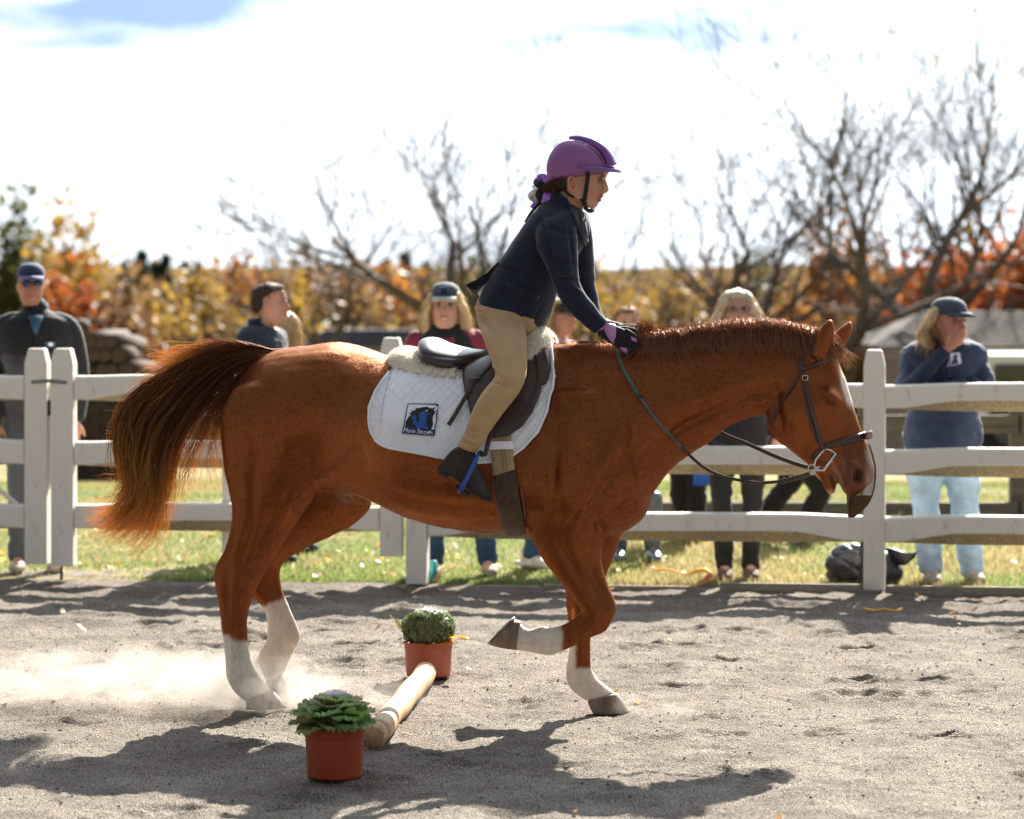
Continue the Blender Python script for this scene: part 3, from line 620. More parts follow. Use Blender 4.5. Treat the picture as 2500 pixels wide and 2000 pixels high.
# leafy trees
def crown_pts(rng, n, rx, rz, z0):
    p = rng.normal(size=(n, 3)); p /= np.linalg.norm(p, axis=1)[:, None]; p *= (rng.random(n)**.4)[:, None]; return p*np.array([rx, rx, rz])+np.array([0, 0, z0])
crowns = {}
def leafy(px, Y, ytop, wpx, colour, label, grp='autumn trees and shrubs behind the lawn', n=3200, name='autumn_tree', ls=.11, gap=.35, seed=0):
    c = P(px, 700, Y); zt = float(terrain(c.x, Y)); c.z = zt; Ht = CAMH-(ytop-CY)*Y/F-zt; R = wpx*Y/F/2; rr = np.random.default_rng(seed*7+3)
    t = thing(name, label, 'shrub' if name == 'shrub' else 'tree', c, grp)
    key = seed
    if key not in crowns:
        cc = crown_pts(rr, 46, .86, .42, .56); v, f = leaves_at(cc, n, .13, 1e-6, rr, 1.0); v, f = leaves_at(v[::4], n, .03, 1e-6, rr, 1.0); c0 = v[::4]; a_ = rr.normal(size=(n, 3)); a_ /= np.linalg.norm(a_, axis=1)[:, None]; b_2 = np.cross(a_, rr.normal(size=(n, 3))); b_2 /= np.linalg.norm(b_2, axis=1)[:, None]; s_ = ls*(.5+rr.random(n))[:, None]; iv = np.array([1/R, 1/R, 1/Ht]); v = np.stack([c0-a_*s_*iv, c0+b_2*s_*.65*iv, c0+a_*s_*iv, c0-b_2*s_*.65*iv], 1).reshape(-1, 3); me = bpy.data.meshes.new('crown'); me.from_pydata(v.tolist(), [], f.tolist()); me.materials.append(LM[colour])
        mb = MB(); r = random.Random(seed)
        mb.tube([(0, 0, 0), (.01, 0, .2), (0, .02, .4), (.02, 0, .7)], [.035, .028, .02, .008], 7)
        for q in cc[:22]: mb.tube([(0, 0, .12+.25*r.random()), tuple(q*np.array([.5, .5, .75])), tuple(q)], [.012, .008, .002], 4, cap=False)
        tm = mb.mesh('trunk'); tm.materials.append(M_barkl); crowns[key] = (me, tm)
    me, tm = crowns[key]; t.scale = (R, R, Ht); t.rotation_euler = (0, 0, rr.random()*6)
    for nm, dd in (('crown', me), ('trunk', tm)):
        o = bpy.data.objects.new(nm, dd); C.objects.link(o); o.parent = t
    return t
leafy(165, 95, 520, 240, 'yellow', 'ochre tree with see-through crown standing against the sky at the far left', n=2600, ls=.14, seed=1)
leafy(30, 100, 552, 210, 'green', 'dark olive round tree at the left edge of the skyline', n=2400, ls=.15, seed=2)
leafy(165, 70, 690, 210, 'red', 'red bush behind the man in sunglasses', n=2600, seed=3)
leafy(330, 85, 730, 190, 'rust', 'brown thicket shrub left of the yellow one', seed=4)
leafy(300, 66, 790, 260, 'rust', 'brown low shrub above the tail of the horse', seed=5)
leafy(400, 78, 740, 200, 'yellow', 'yellow and rust shrub above the tail of the horse', seed=6)
leafy(500, 82, 700, 210, 'yellow', 'brightest golden shrub left of the dark-haired man', seed=7, n=3400)
leafy(600, 88, 662, 220, 'orange', 'orange tree directly above the dark-haired man', seed=8)
leafy(735, 86, 672, 230, 'rust', 'russet tree right of the dark-haired man', seed=9)
leafy(680, 70, 738, 240, 'yellow', 'yellow-brown shrub behind the flank of the dark roof', seed=10)
leafy(850, 84, 700, 240, 'rust', 'russet shrub above the dark roof', seed=11)
leafy(960, 90, 680, 240, 'orange', 'orange-brown tree behind the bare apple tree', seed=12)
leafy(1140, 85, 680, 240, 'green', 'olive shrub right of the woman in the grey cap', seed=13)
leafy(1100, 74, 738, 220, 'rust', 'low rust shrub behind the woman in the grey cap', seed=14)
leafy(1500, 78, 730, 220, 'yellow', 'yellow shrub behind the gloved hands of the rider', seed=15, n=3400)
leafy(1430, 88, 690, 240, 'rust', 'brown shrub behind the sleeve of the rider', seed=16)
leafy(1640, 84, 720, 220, 'yellow', 'yellow-green shrub left of the blonde woman', seed=17)
leafy(1740, 90, 680, 230, 'rust', 'brown tree behind the blonde woman', seed=18)
leafy(1850, 95, 630, 240, 'green', 'olive tree between the blonde woman and the horse ears', seed=19)
leafy(1910, 72, 758, 200, 'orange', 'orange shrub right of the blonde woman', seed=20)
leafy(2060, 96, 545, 240, 'orange', 'tall orange tree behind the horse ears', seed=21)
leafy(2150, 80, 680, 230, 'rust', 'brown tree left of the shed roof', seed=22)
leafy(2120, 64, 850, 130, 'yellow', 'small yellow bush beside the shed, right of the fence post', seed=23)
leafy(2290, 57, 662, 300, 'red', 'red-orange maple crown above the shed roof', seed=24, n=6500, ls=.08)
leafy(2400, 59, 612, 300, 'orange', 'fiery orange maple crown above the leaning woman', seed=25, n=6500, ls=.08)
leafy(2500, 56, 637, 260, 'red', 'deep red-orange maple at the right edge', seed=26, n=6500, ls=.08)
def pine(px, Y, ytop, wpx, label, seed):
    c = P(px, 700, Y); zt = float(terrain(c.x, Y)); c.z = zt; Ht = CAMH-(ytop-CY)*Y/F-zt; R = wpx*Y/F/2; rr = np.random.default_rng(seed); pts = []
    for i in range(110):
        h = rr.random()**.7; a = rr.random()*6.28; r = (1-h)*R*(.5+.5*rr.random()); pts.append((r*math.cos(a), r*math.sin(a), Ht*(.12+.86*h)))
    v, f = leaves_at(pts, 3600, R*.12, .17, rr, .6); t = thing('pine_tree', label, 'tree', c, 'dark conifers on the skyline'); o = npmesh('crown', v, f, LM['pine'], None, smooth=False); o.parent = t
    m = MB(); m.tube([(0, 0, -.3), (0, 0, Ht*.9)], [R*.09, .03], 6); o = m.build('trunk', M_bark); o.parent = t
for i, (px, yt, w_) in enumerate(((345, 612, 90), (405, 618, 70), (300, 642, 90), (452, 640, 60), (485, 638, 50), (380, 640, 90), (990, 618, 90), (935, 636, 80), (1040, 640, 70))):
    pine(px, 190+8*(i % 3), yt, w_, ['tallest dark pine on the left skyline', 'second dark pine, just right of the tallest', 'leftmost low pine of the dark group on the skyline', 'small pine right of the dark skyline group', 'smallest pine, rightmost of the left skyline group', 'squat pine between the two tallest', 'dark pine behind the left limbs of the bare apple tree', 'lower dark pine left of the bare apple tree', 'lower dark pine behind the trunk of the bare apple tree'][i], 40+i)
# distant wood clothing the hill foot (nobody could count these)
n = 90000; X = rt.uniform(-62, 62, n); Yb = rt.uniform(105, 230, n); zt = terrain(X, Yb); hh = (1-rt.random(n)**1.6); top = 5.2+.7*noise(X/7, Yb/9, seed=12)+.8*noise(X/2.2, Yb/3, seed=13)
z = zt+hh*top; a = rt.normal(size=(n, 3)); a /= np.linalg.norm(a, axis=1)[:, None]; b = np.cross(a, rt.normal(size=(n, 3))); b /= np.linalg.norm(b, axis=1)[:, None]; s = (.10+.16*rt.random(n))[:, None]
c = np.stack([X, Yb, z], -1); v = np.stack([c-a*s, c+b*s*.7, c+a*s, c-b*s*.7], 1).reshape(-1, 3)
M_wood = leafmat('distant_wood', [(.10, .095, .075), (.17, .115, .07), (.27, .155, .06)], .3, scale=.09)
o = npmesh('distant_wood', v, np.arange(4*n).reshape(-1, 4), M_wood, None, smooth=False); o['kind'] = 'stuff'
# twiggy brush in front of it
n = 9000; X = rt.uniform(-22, 22, n); Yb = rt.uniform(62, 104, n); zt = terrain(X, Yb); hgt = (1.6+1.6*rt.random(n))*(1+.35*noise(X/3, Yb/4, seed=15)); lean = rt.normal(size=(n, 2))*.35
p0 = np.stack([X, Yb, zt], -1); p1 = p0+np.stack([lean[:, 0]*hgt, lean[:, 1]*hgt, hgt], -1); wv = .025
v = np.stack([p0-[wv, 0, 0], p0+[wv, 0, 0], p1], 1).reshape(-1, 3); M_brush = noisy(mat('brush_stems', (.12, .09, .07), .9), .5, .5, 0); o = npmesh('brush_stems', v, np.arange(3*n).reshape(-1, 3), M_brush, None, smooth=False); o['kind'] = 'stuff'
n = 30000; X = rt.uniform(-20, 20, n); Yb = rt.uniform(62, 100, n); zt = terrain(X, Yb); z = zt+2.9*rt.random(n)*(1+.35*noise(X/3, Yb/4, seed=15)); c = np.stack([X, Yb, z], -1); a = rt.normal(size=(n, 3)); a /= np.linalg.norm(a, axis=1)[:, None]; b = np.cross(a, rt.normal(size=(n, 3))); b /= np.linalg.norm(b, axis=1)[:, None]; s = (.05+.06*rt.random(n))[:, None]
v = np.stack([c-a*s, c+b*s*.6, c+a*s, c-b*s*.6], 1).reshape(-1, 3); o = npmesh('brush_leaves', v, np.arange(4*n).reshape(-1, 4), leafmat('brush_leaf', [(.10, .07, .045), (.18, .115, .05), (.28, .18, .035)], .4, scale=.35), None, smooth=False); o['kind'] = 'stuff'
# buildings
M_roof = mat('weathered_shingles', (.085, .072, .064), .9); noisy(M_roof, 3, .2, .4, 20)
b = M_roof.node_tree.nodes['Principled BSDF']
M_wall = noisy(mat('pinkish_board_wall', (.28, .20, .17), .85), 4, .15, .2); M_dark = noisy(mat('dark_roofing', (.10, .10, .11), .8), 4, .25, .3); M_trim = noisy(mat('brown_fascia', (.20, .15, .12), .8), 8, .2, .2)
def shed(px0, px1, yridge, yeave, Y, depth, label, mr, hipw, mwall, wall=True):
    A = P(px0, yeave, Y); B = P(px1, yeave, Y); zr = CAMH-(yridge-CY)*(Y+depth/2)/F; g = float(terrain(A.x, Y))
    t = thing('shed', label, 'shed', (A.x, Y, g))
    n = 12; ev = A.z
    r0 = Vector((A.x+hipw, Y+depth/2, zr)); r1 = Vector((B.x-hipw, Y+depth/2, zr)); m = MB()
    for side in (0, 1):                      # courses of shingles laid as lapped strips
        yy = Y if side == 0 else Y+depth
        for i in range(n):
            t0, t1 = i/n, (i+1)/n; a0 = Vector((A.x, yy, ev)).lerp(r0, t0); a1 = Vector((A.x, yy, ev)).lerp(r0, t1); b0 = Vector((B.x, yy, ev)).lerp(r1, t0); b1 = Vector((B.x, yy, ev)).lerp(r1, t1); up = Vector((0, 0, .03))
            m.add([a0+up, b0+up, b1, a1, a0, b0], [(0, 1, 2, 3), (4, 5, 1, 0)])
    for xx, rr_ in ((A.x, r0), (B.x, r1)): m.add([(xx, Y, ev), (xx, Y+depth, ev), rr_], [(0, 1, 2)])
    m.build('roof', mr, t, smooth=False)
    m = MB(); m.box(((A.x+B.x)/2, Y-.02, ev-.09), (B.x-A.x+.06, .04, .18)); m.build('fascia', M_trim, t, smooth=False)
    if wall:
        m = MB(); m.box(((A.x+B.x)/2, Y+depth/2, (g+ev)/2-.1), (B.x-A.x-.5, depth-.5, ev-g)); m.build('wall', mwall, t, smooth=False)
        nb = int((B.x-A.x-.6)/.3); bm_ = MB(); bm_.box((0, 0, 0), (.04, .03, ev-g-.4)); me = bm_.mesh('batten'); me.materials.append(mwall)
        for i in range(min(nb, 60)):
            o = bpy.data.objects.new('batten', me); C.objects.link(o); o.parent = t; o.location = (.3+i*.3, .235, (ev-g)/2-.1)
    return t
shed(2150, 2720, 760, 848, 48, 4.5, 'low shed with a grey-brown hipped shingle roof behind the leaning woman', M_roof, .9, M_wall)
shed(715, 1060, 806, 846, 58, 5, 'low building with a dark roof behind the croup of the horse', M_dark, .5, M_dark)
# white vehicle parked at the right
def suv():
    Y = 44; s = Y/F; g = float(terrain(P(2450, 1000, Y).x, Y)); t = thing('parked_suv', 'white off-road vehicle parked beside the shed at the right edge', 'car', (P(2400, 1000, Y).x, Y, g))
    def X(px): return (px-CX)*s
    def Z(py): return CAMH-(py-CY)*s
    Mw = mat('white_car_paint', (.75, .76, .76), .25, spec=.6); Mg = mat('dark_glass', (.02, .03, .035), .05, spec=.8); Mt = noisy(mat('tyre_rubber', (.02, .02, .02), .85), 30, .3, .2)
    def slab(prof, y0, y1, name, mt):
        m = MB(); vs = [(X(a), y0, Z(b_)) for a, b_ in prof]+[(X(a), y1, Z(b_)) for a, b_ in prof]; k = len(prof); m.add(vs, [tuple(range(k)), tuple(range(2*k-1, k-1, -1))]+[(i, i+k, (i+1) % k+k, (i+1) % k) for i in range(k)]); o = m.build(name, mt, t, smooth=False); bv = o.modifiers.new('b', 'BEVEL'); bv.width = .05; bv.segments = 3; return o
    slab([(2395, 872), (2405, 866), (2760, 866), (2800, 950), (2950, 960), (2960, 1060), (2385, 1060), (2385, 960)], Y, Y+1.8, 'body', Mw)
    slab([(2425, 888), (2520, 888), (2520, 942), (2425, 942)], Y-.03, Y+.05, 'window', Mg); slab([(2535, 888), (2640, 888), (2640, 942), (2535, 942)], Y-.03, Y+.05, 'window', Mg)
    slab([(2376, 1010), (2396, 1010), (2396, 1050), (2376, 1050)], Y-.05, Y+1.85, 'bumper', Mt)
    for px in (2462, 2850):
        for yy in (Y+.1, Y+1.7):
            m = MB(); c = Vector((X(px), yy, Z(1052))); m.tube([c-Vector((0, .12, 0)), c+Vector((0, .12, 0))], .36, 24); w_ = m.build('wheel', Mt, t, smooth=False); m = MB(); m.tube([c-Vector((0, .135, 0)), c-Vector((0, .1, 0))], .2, 16); o = m.build('rim', M_steel, w_, smooth=False, loc=Vector(t.location)); 
    return t
suv()
# heap of dark logs at the left
M_log = noisy(mat('dark_log', (.055, .035, .025), .9), 8, .4, .5, 40); M_cut = noisy(mat('cut_log_end', (.10, .065, .045), .85), 14, .3, .2)
r = random.Random(4); rows = [(205, 905, 5), (215, 868, 4), (232, 836, 3), (222, 806, 1)]
k = 0
places = ['bottom left of the heap', 'bottom row, second from the left', 'middle of the bottom row', 'bottom row, second from the right', 'bottom right of the heap', 'second row, leftmost', 'second row, left of centre', 'second row, right of centre', 'second row, rightmost', 'third row, left', 'third row, middle', 'third row, right', 'on top of the heap']
for x0, y0, nn in rows:
    for j in range(nn):
        Y = 34; c = P(x0-20+j*30+r.uniform(-5, 5), y0, Y); rad = .075+.02*r.random(); t = thing('log', 'dark log '+places[k], 'log', c, 'heaped dark logs behind the gate'); k += 1
        m = MB(); d = Vector((r.uniform(-.3, .3), 1.2, r.uniform(-.05, .05))); m.tube([c, c+d*.5+Vector((0, 0, .02)), c+d], [rad, rad*1.05, rad*.9], 12); m.build('bark', M_log, t); m = MB(); m.tube([c-d*.01, c+d*.01], rad*.84, 12); m.build('cut_end', M_cut, t, smooth=False)
m = MB(); c = P(245, 950, 34.7); gz = float(terrain(c.x, 34.7)); 
m.box((c.x, 34.6, (gz+CAMH-(925-CY)*34.6/F)/2), (.95, .9, CAMH-(925-CY)*34.6/F-gz)); o = m.build('log_rack', M_log, smooth=False); tag(o, 'dark timber rack under the heap of logs behind the gate', 'rack')
# ================================================================= HORSE
def HY(px): return 13.40-0.35*(px-560)/940.0
def mir(p):
    """reflect a point in the horse's middle plane"""
    p = Vector(p); p0 = P(1000, 900, HY(1000)); n = Vector((0.218, 0.976, 0)).normalized()
    # plane through two midline points
    q = P(1500, 900, HY(1500)); t = (q-p0); t.z = 0; t.normalize(); n = Vector((-t.y, t.x, 0))
    return p-n*2*(p-p0).dot(n)
def side_off(co):
    """signed distance from the middle plane, negative on the near side"""
    p0 = P(1000, 900, HY(1000)); q = P(1500, 900, HY(1500)); t = q-p0; t.z = 0; t.normalize()
    n = np.array([-t.y, t.x, 0]); return (np.asarray(co)-np.array(p0)) @ n
hb = MB()
silh(hb, [(600,915,560,1060,.10,0,0),(632,876,600,1140,.185,0,-.02),(690,853,680,1190,.26,0,-.06),(760,842,770,1192,.29,0,-.08),(830,836,850,1202,.295,0,-.06),
  (900,852,930,1228,.305,0,.12),(960,874,1000,1262,.325,0,.12),(1050,886,1100,1290,.34,0,.12),(1150,886,1180,1300,.335,0,.18),(1250,868,1250,1298,.31,0,.25),
  (1330,846,1330,1310,.285,0,.38),(1400,836,1430,1322,.26,0,.4),(1460,850,1520,1300,.225,0,.3),(1520,880,1572,1262,.19,0,.1),(1555,940,1592,1200,.13,0,0)], HY, HN, seg=36, pw=2.15)
silh(hb, [(1360,842,1520,1290,.20,0,.35),(1450,836,1590,1210,.17,0,.4),(1530,838,1638,1147,.14,0,.42),(1620,830,1690,1106,.118,0,.42),(1710,820,1735,1079,.102,0,.4),
  (1800,812,1785,1040,.094,0,.35),(1880,812,1832,1020,.088,0,.3),(1945,820,1868,1010,.082,0,.2),(1985,832,1890,990,.075,0,.1)], HY, HN, seg=30)
# head: forehead / jaw
silh(hb, [(1992,826,1905,960,.070,0,0),(2034,852,1873,1008,.085,0,-.05),(2052,893,1880,1050,.098,0,-.12),(2068,930,1902,1080,.100,0,-.1),(2079,972,1935,1104,.088,0,0),
  (2091,1018,1962,1126,.072,0,.05),(2106,1060,1986,1146,.060,0,.05),(2118,1090,2006,1150,.056,0,0),(2127,1118,2034,1152,.056,0,0),(2135,1150,2047,1180,.057,0,0),
  (2131,1174,2058,1203,.050,0,0),(2115,1190,2075,1212,.036,0,0)], HY, HN, seg=30)
silh(hb, [(2020,1110,1975,1130,.045,0,0),(2026,1128,1988,1150,.042,0,0),(2036,1160,2004,1172,.038,0,0),(2043,1184,2011,1192,.036,0,0),(2040,1202,2019,1207,.026,0,0)], HY, HN, sub=4)
# near hind leg
silh(hb, [(822,930,570,950,.09,-.15,0),(835,1000,545,1005,.125,-.155,0),(828,1075,543,1070,.128,-.155,0),(805,1150,549,1145,.115,-.155,0),(772,1208,562,1212,.10,-.15,0),(736,1258,568,1258,.085,-.145,0),
  (706,1304,562,1300,.070,-.14,0),(676,1352,546,1346,.056,-.14,0),(650,1395,525,1392,.046,-.14,0),(630,1432,526,1428,.043,-.14,0),(612,1475,533,1468,.037,-.14,0),(604,1512,540,1520,.030,-.14,0),
  (606,1560,545,1565,.027,-.14,0),(611,1602,549,1612,.028,-.14,0),(622,1634,553,1655,.034,-.14,0),(642,1660,572,1690,.032,-.14,0),(662,1684,600,1712,.034,-.14,0)], HY, HN)
# far hind leg
silh(hb, [(905,1190,700,1060,.11,.12,0),(905,1240,700,1130,.10,.13,0),(862,1283,690,1200,.092,.14,0),(805,1311,655,1262,.078,.14,0),(748,1340,622,1322,.062,.14,0),(706,1364,600,1372,.050,.14,0),
  (686,1390,594,1415,.044,.14,0),(690,1436,610,1452,.039,.14,0),(704,1474,638,1480,.032,.14,0),(718,1508,651,1518,.029,.14,0),(730,1538,650,1562,.032,.14,0),(733,1560,636,1588,.034,.14,0),
  (718,1588,630,1608,.031,.14,0),(703,1622,638,1638,.029,.14,0),(690,1650,650,1664,.032,.14,0)], HY, HN)
# near fore leg, folded at the knee
silh(hb, [(1500,960,1330,960,.06,-.15,0),(1560,1070,1315,1060,.085,-.16,0),(1572,1170,1298,1180,.098,-.15,0),(1530,1258,1288,1270,.09,-.14,0),(1478,1320,1308,1335,.072,-.135,0),(1470,1375,1342,1388,.060,-.13,0),
  (1484,1424,1377,1430,.051,-.13,0),(1500,1462,1400,1462,.046,-.13,0),(1505,1490,1418,1488,.043,-.13,0),(1492,1518,1430,1500,.036,-.13,0)], HY, HN)
silh(hb, [(1503,1492,1428,1462,.038,-.13,0),(1482,1538,1422,1488,.037,-.13,0),(1446,1556,1400,1509,.030,-.13,0),(1405,1576,1374,1524,.026,-.13,0),(1370,1592,1346,1531,.028,-.13,0),
  (1344,1601,1320,1528,.034,-.13,0),(1310,1596,1297,1537,.030,-.13,0),(1278,1590,1277,1530,.031,-.13,0),(1262,1587,1270,1519,.036,-.13,0)], HY, HN)
# far fore leg
silh(hb, [(1585,1180,1400,1180,.085,.10,0),(1545,1245,1390,1240,.080,.10,0),(1518,1300,1378,1300,.068,.10,0),(1504,1348,1374,1350,.058,.10,0),(1482,1396,1377,1400,.051,.10,0),(1467,1440,1381,1440,.045,.10,0),
  (1462,1482,1384,1490,.043,.10,0),(1449,1522,1388,1530,.034,.10,0),(1443,1560,1391,1568,.027,.10,0),(1442,1602,1386,1606,.026,.10,0),(1445,1632,1381,1642,.031,.10,0),
  (1458,1656,1386,1670,.034,.10,0),(1480,1674,1406,1694,.031,.10,0),(1503,1692,1430,1710,.034,.10,0)], HY, HN)
# sheath, ears
silh(hb, [(835,1180,805,1185,.05,0,0),(860,1208,815,1205,.05,0,0),(862,1228,836,1224,.035,0,0)], HY, HN, sub=3)
for (bx, by, tx, ty, off, wpx) in ((2004, 850, 2028, 779, -.060, 24), (2040, 840, 2078, 784, .062, 19)):
    st = []
    for t, wd in ((-.25, .9), (0, .95), (.25, 1.0), (.5, .9), (.75, .62), (.93, .28), (1.0, .1)):
        x = bx+(tx-bx)*t; y = by+(ty-by)*t; st.append((x+wpx*wd, y+8*wd*(1-t), x-wpx*wd, y-3*wd, .030*wd+.004, off*(1+.1*t)))
    silh(hb, st, HY, HN, sub=3, seg=16)
horse = thing('horse', 'chestnut horse with white socks and braided-back flying tail cantering over the ground pole', 'horse', tuple(P(1100, 1740, 13.2)))
horse['label'] = 'chestnut horse with white socks and flying tail, cantering under the rider'
M_horse = mat('chestnut_coat', (.3, .1, .03), .6, spec=.08); orange_gloss(M_horse, (.20, .085, .022), .33, 1.0)
body = remesh(hb, 'body', .0085, M_horse, horse, smooth=7, fac=.5)
# relief of muscles, bones, nostril, eye: (px, py, rx, ry, rotation deg, amplitude m)
relief(body, [
 (2040,1005,40,14,62,.004),(2010,1050,10,48,-28,-.005),(1950,1010,52,60,0,.010),(1900,1000,12,60,-12,-.008),   # cheek, jaw groove
 (2028,970,24,15,30,.012),(2024,980,22,4.5,36,-.010),(2034,994,14,8,30,.004),(2005,935,20,16,0,-.005),                     # eye
 (2097,1160,12,19,10,-.016),(2090,1138,20,8,20,.006),(2078,1162,7,22,8,.005),(2112,1168,7,22,14,.006),(2050,1165,8,30,-20,-.006), # nostril, mouth
 (1740,1010,80,14,-28,-.009),(1850,960,60,16,-8,-.007),(1650,1060,90,16,-38,-.007),(1760,960,90,30,-20,.005),
 (1480,1180,110,18,-58,-.010),(1400,1080,30,110,18,.009),(1350,1180,16,70,0,-.010),(1500,1110,26,90,24,.008),(1560,1180,22,50,10,.006),(1330,960,50,60,0,-.005),
 (1420,1260,46,60,20,.010),(1470,1300,14,50,-20,-.010),(1420,1380,16,60,-24,.004),(1450,1400,8,60,-26,-.004),(1385,1360,8,60,-30,-.003),
 (900,1100,40,90,12,-.014),(850,1010,30,90,8,.006),(800,1150,60,22,-45,.006),(960,1060,50,80,0,.006),(840,960,40,36,0,-.004),(930,1190,60,14,22,-.005),(1060,1230,120,12,8,-.004),(1060,1255,120,10,8,.004),(1180,1240,60,10,6,-.003),
 (700,1060,40,120,6,.006),(620,1160,12,110,2,-.006),(660,1270,14,90,20,-.005),(600,1330,12,60,18,-.006),(700,1230,30,60,30,.005),(575,1400,9,50,6,.004),(600,1440,14,26,0,.004),(555,1450,8,60,-4,-.004),
 (780,870,60,24,-8,.004),
 (565,1560,6,60,-2,.002),(582,1560,5,60,-2,-.003),(1400,1600,5,50,-2,.0025),(1412,1600,4,50,0,-.003),(1400,1545,40,5,-30,-.003),
 (1410,1240,70,9,-60,-.004),(1520,1240,60,10,-40,-.006),(1560,1240,40,8,-40,.005)], side_off, amp=2.5)
# fine skin undulation
co = coords(body); nr = normals(body); dn = .0035*fbm(co[:, 0]*6, co[:, 1]*6, co[:, 2]*6, 3, 5)+.0012*fbm(co[:, 0]*30, co[:, 1]*30, co[:, 2]*30, 2, 9)
lowleg = sstep(.55, .35, co[:, 2]); dn = dn*(1-.7*lowleg)
body.data.vertices.foreach_set('co', (co+nr*dn[:, None]-np.array(horse.location)).ravel()); body.data.update()
def horse_colour(co):
    px, py = proj(co); s = side_off(co); n = fbm(co[:, 0]*9, co[:, 1]*9, co[:, 2]*9, 3, 2); nf = fbm(co[:, 0]*60, co[:, 1]*60, co[:, 2]*60, 2, 3)
    c = np.tile([.089, .0238, .0088], (len(co), 1))*(1+.13*n+.12*nf)[:, None]
    c = lerp(c, c*np.array([.62, .55, .5]), sstep(900, 880, px)*sstep(1380, 1240, py)*.0)
    tan = np.exp(-(((px-890)/60)**2+((py-1100)/90)**2))+.7*np.exp(-(((px-1060)/150)**2+((py-1255)/22)**2)); tan = np.clip(tan, 0, 1)
    c = lerp(c, np.array([.40, .15, .05]), tan*.5)
    white = np.array([.68, .62, .54])*(1+.16*n+.14*nf)[:, None]; white = lerp(white, white*np.array([.72, .60, .48]), np.clip(sstep(.1, .9, n+.6*nf+.3), 0, 1)*.55)
    j = 7*n+3*nf
    near_h = (px < 670) & (s < 0.0) & (px > 480); a = sstep(1548, 1562, py+j+(px-575)*-.25)*near_h
    far_h = (px < 760) & (px > 590) & (s >= 0.0); a = np.maximum(a, sstep(1462, 1474, py+j+(px-680)*.35)*far_h)
    nf_ = (s < 0) & (px < 1400) & (px > 1180) & (py > 1490); a = np.maximum(a, sstep(1376, 1364, px+j)*nf_)
    ff = (s >= 0) & (px > 1370) & (px < 1560) & (py > 1500); a = np.maximum(a, np.maximum(sstep(1622, 1634, py+j), sstep(1560, 1580, py)*sstep(1406, 1398, px+j))*ff)
    # blaze
    bl = sstep(.040, .024, np.abs(s+.006)+.006*nf)*sstep(2046, 2056, px)*sstep(878, 896, py)*sstep(1006, 975, py)*sstep(-14, -2, px-(2047+(py-890)*.30))
    a = np.maximum(a, bl)
    a = np.maximum(a, sstep(.02, .01, np.abs(s+.01))*sstep(2105, 2118, px)*sstep(1085, 1110, py)*.9)
    c = lerp(c, white, a)
    # dark muzzle
    mz = np.clip(np.exp(-(((px-2085)/46)**2+((py-1160)/42)**2))*1.3, 0, 1)*(px > 2020); c = lerp(c, np.array([.10, .062, .05]), mz*.8*(1-.0*a))
    nos = np.exp(-(((px-2097)/10)**2+((py-1160)/16)**2)); c = lerp(c, np.array([.02, .014, .012]), np.clip(nos*1.2, 0, 1))
    mo = np.exp(-((((px-2046)-(py-1165)*.38)/7)**2+((py-1165)/34)**2)); c = lerp(c, np.array([.15, .13, .12]), np.clip(mo*1.1, 0, 1))
    pk = np.exp(-(((px-2118)/8)**2+((py-1165)/26)**2)); c = lerp(c, np.array([.5, .33, .28]), np.clip(pk, 0, 1)*.8)
    ch = np.exp(-(((px-2034)/16)**2+((py-1203)/8)**2)); c = lerp(c, np.array([.5, .4, .34]), np.clip(ch, 0, 1)*.8)
    ey = np.exp(-((((px-2024)*.81+(py-980)*.59)/17)**2+((-(px-2024)*.59+(py-980)*.81)/3.2)**2)); c = lerp(c, np.array([.018, .012, .01]), np.clip(ey*1.6, 0, 1))
    ey2 = np.exp(-(((px-2024)/30)**2+((py-978)/20)**2)); c = lerp(c, c*.6, np.clip(ey2, 0, 1)*.6)
    sh = np.exp(-(((px-838)/22)**2+((py-1212)/18)**2))*(py > 1186); c = lerp(c, np.array([.09, .08, .075]), np.clip(sh*1.2, 0, 1))
    sh2 = np.exp(-(((px-900)/40)**2+((py-1212)/16)**2))*(s > -.1); c = lerp(c, np.array([.45, .33, .22]), np.clip(sh2, 0, 1)*.6)
    ear = (py < 850) & (np.abs(px-2006) < 16) & (py > 795) & (s < -.03); c = lerp(c, c*.35, (ear*np.exp(-(((px-2006-(835-py)*.3)/9)**2)))*.8)
    return np.clip(c, 0, 1), a
hc, hwhite = horse_colour(coords(body)); setcol(body, hc); vcol(M_horse)
def gls_of(a): return lerp(np.tile([.14, .046, .012], (len(a), 1)), np.array([.035, .033, .03]), np.asarray(a, float))
setcol(body, gls_of(hwhite), 'Gls')
b_ = M_horse.node_tree.nodes['Principled BSDF']; b_.inputs['Sheen Weight'].default_value = .12; b_.inputs['Sheen Roughness'].default_value = .3; b_.inputs['Sheen Tint'].default_value = (1, .42, .12, 1)
noisy(M_horse, 55, .10, .35, 170, dist=.004, stretch=(1, 1, .35))
HB = bvh_of(body)
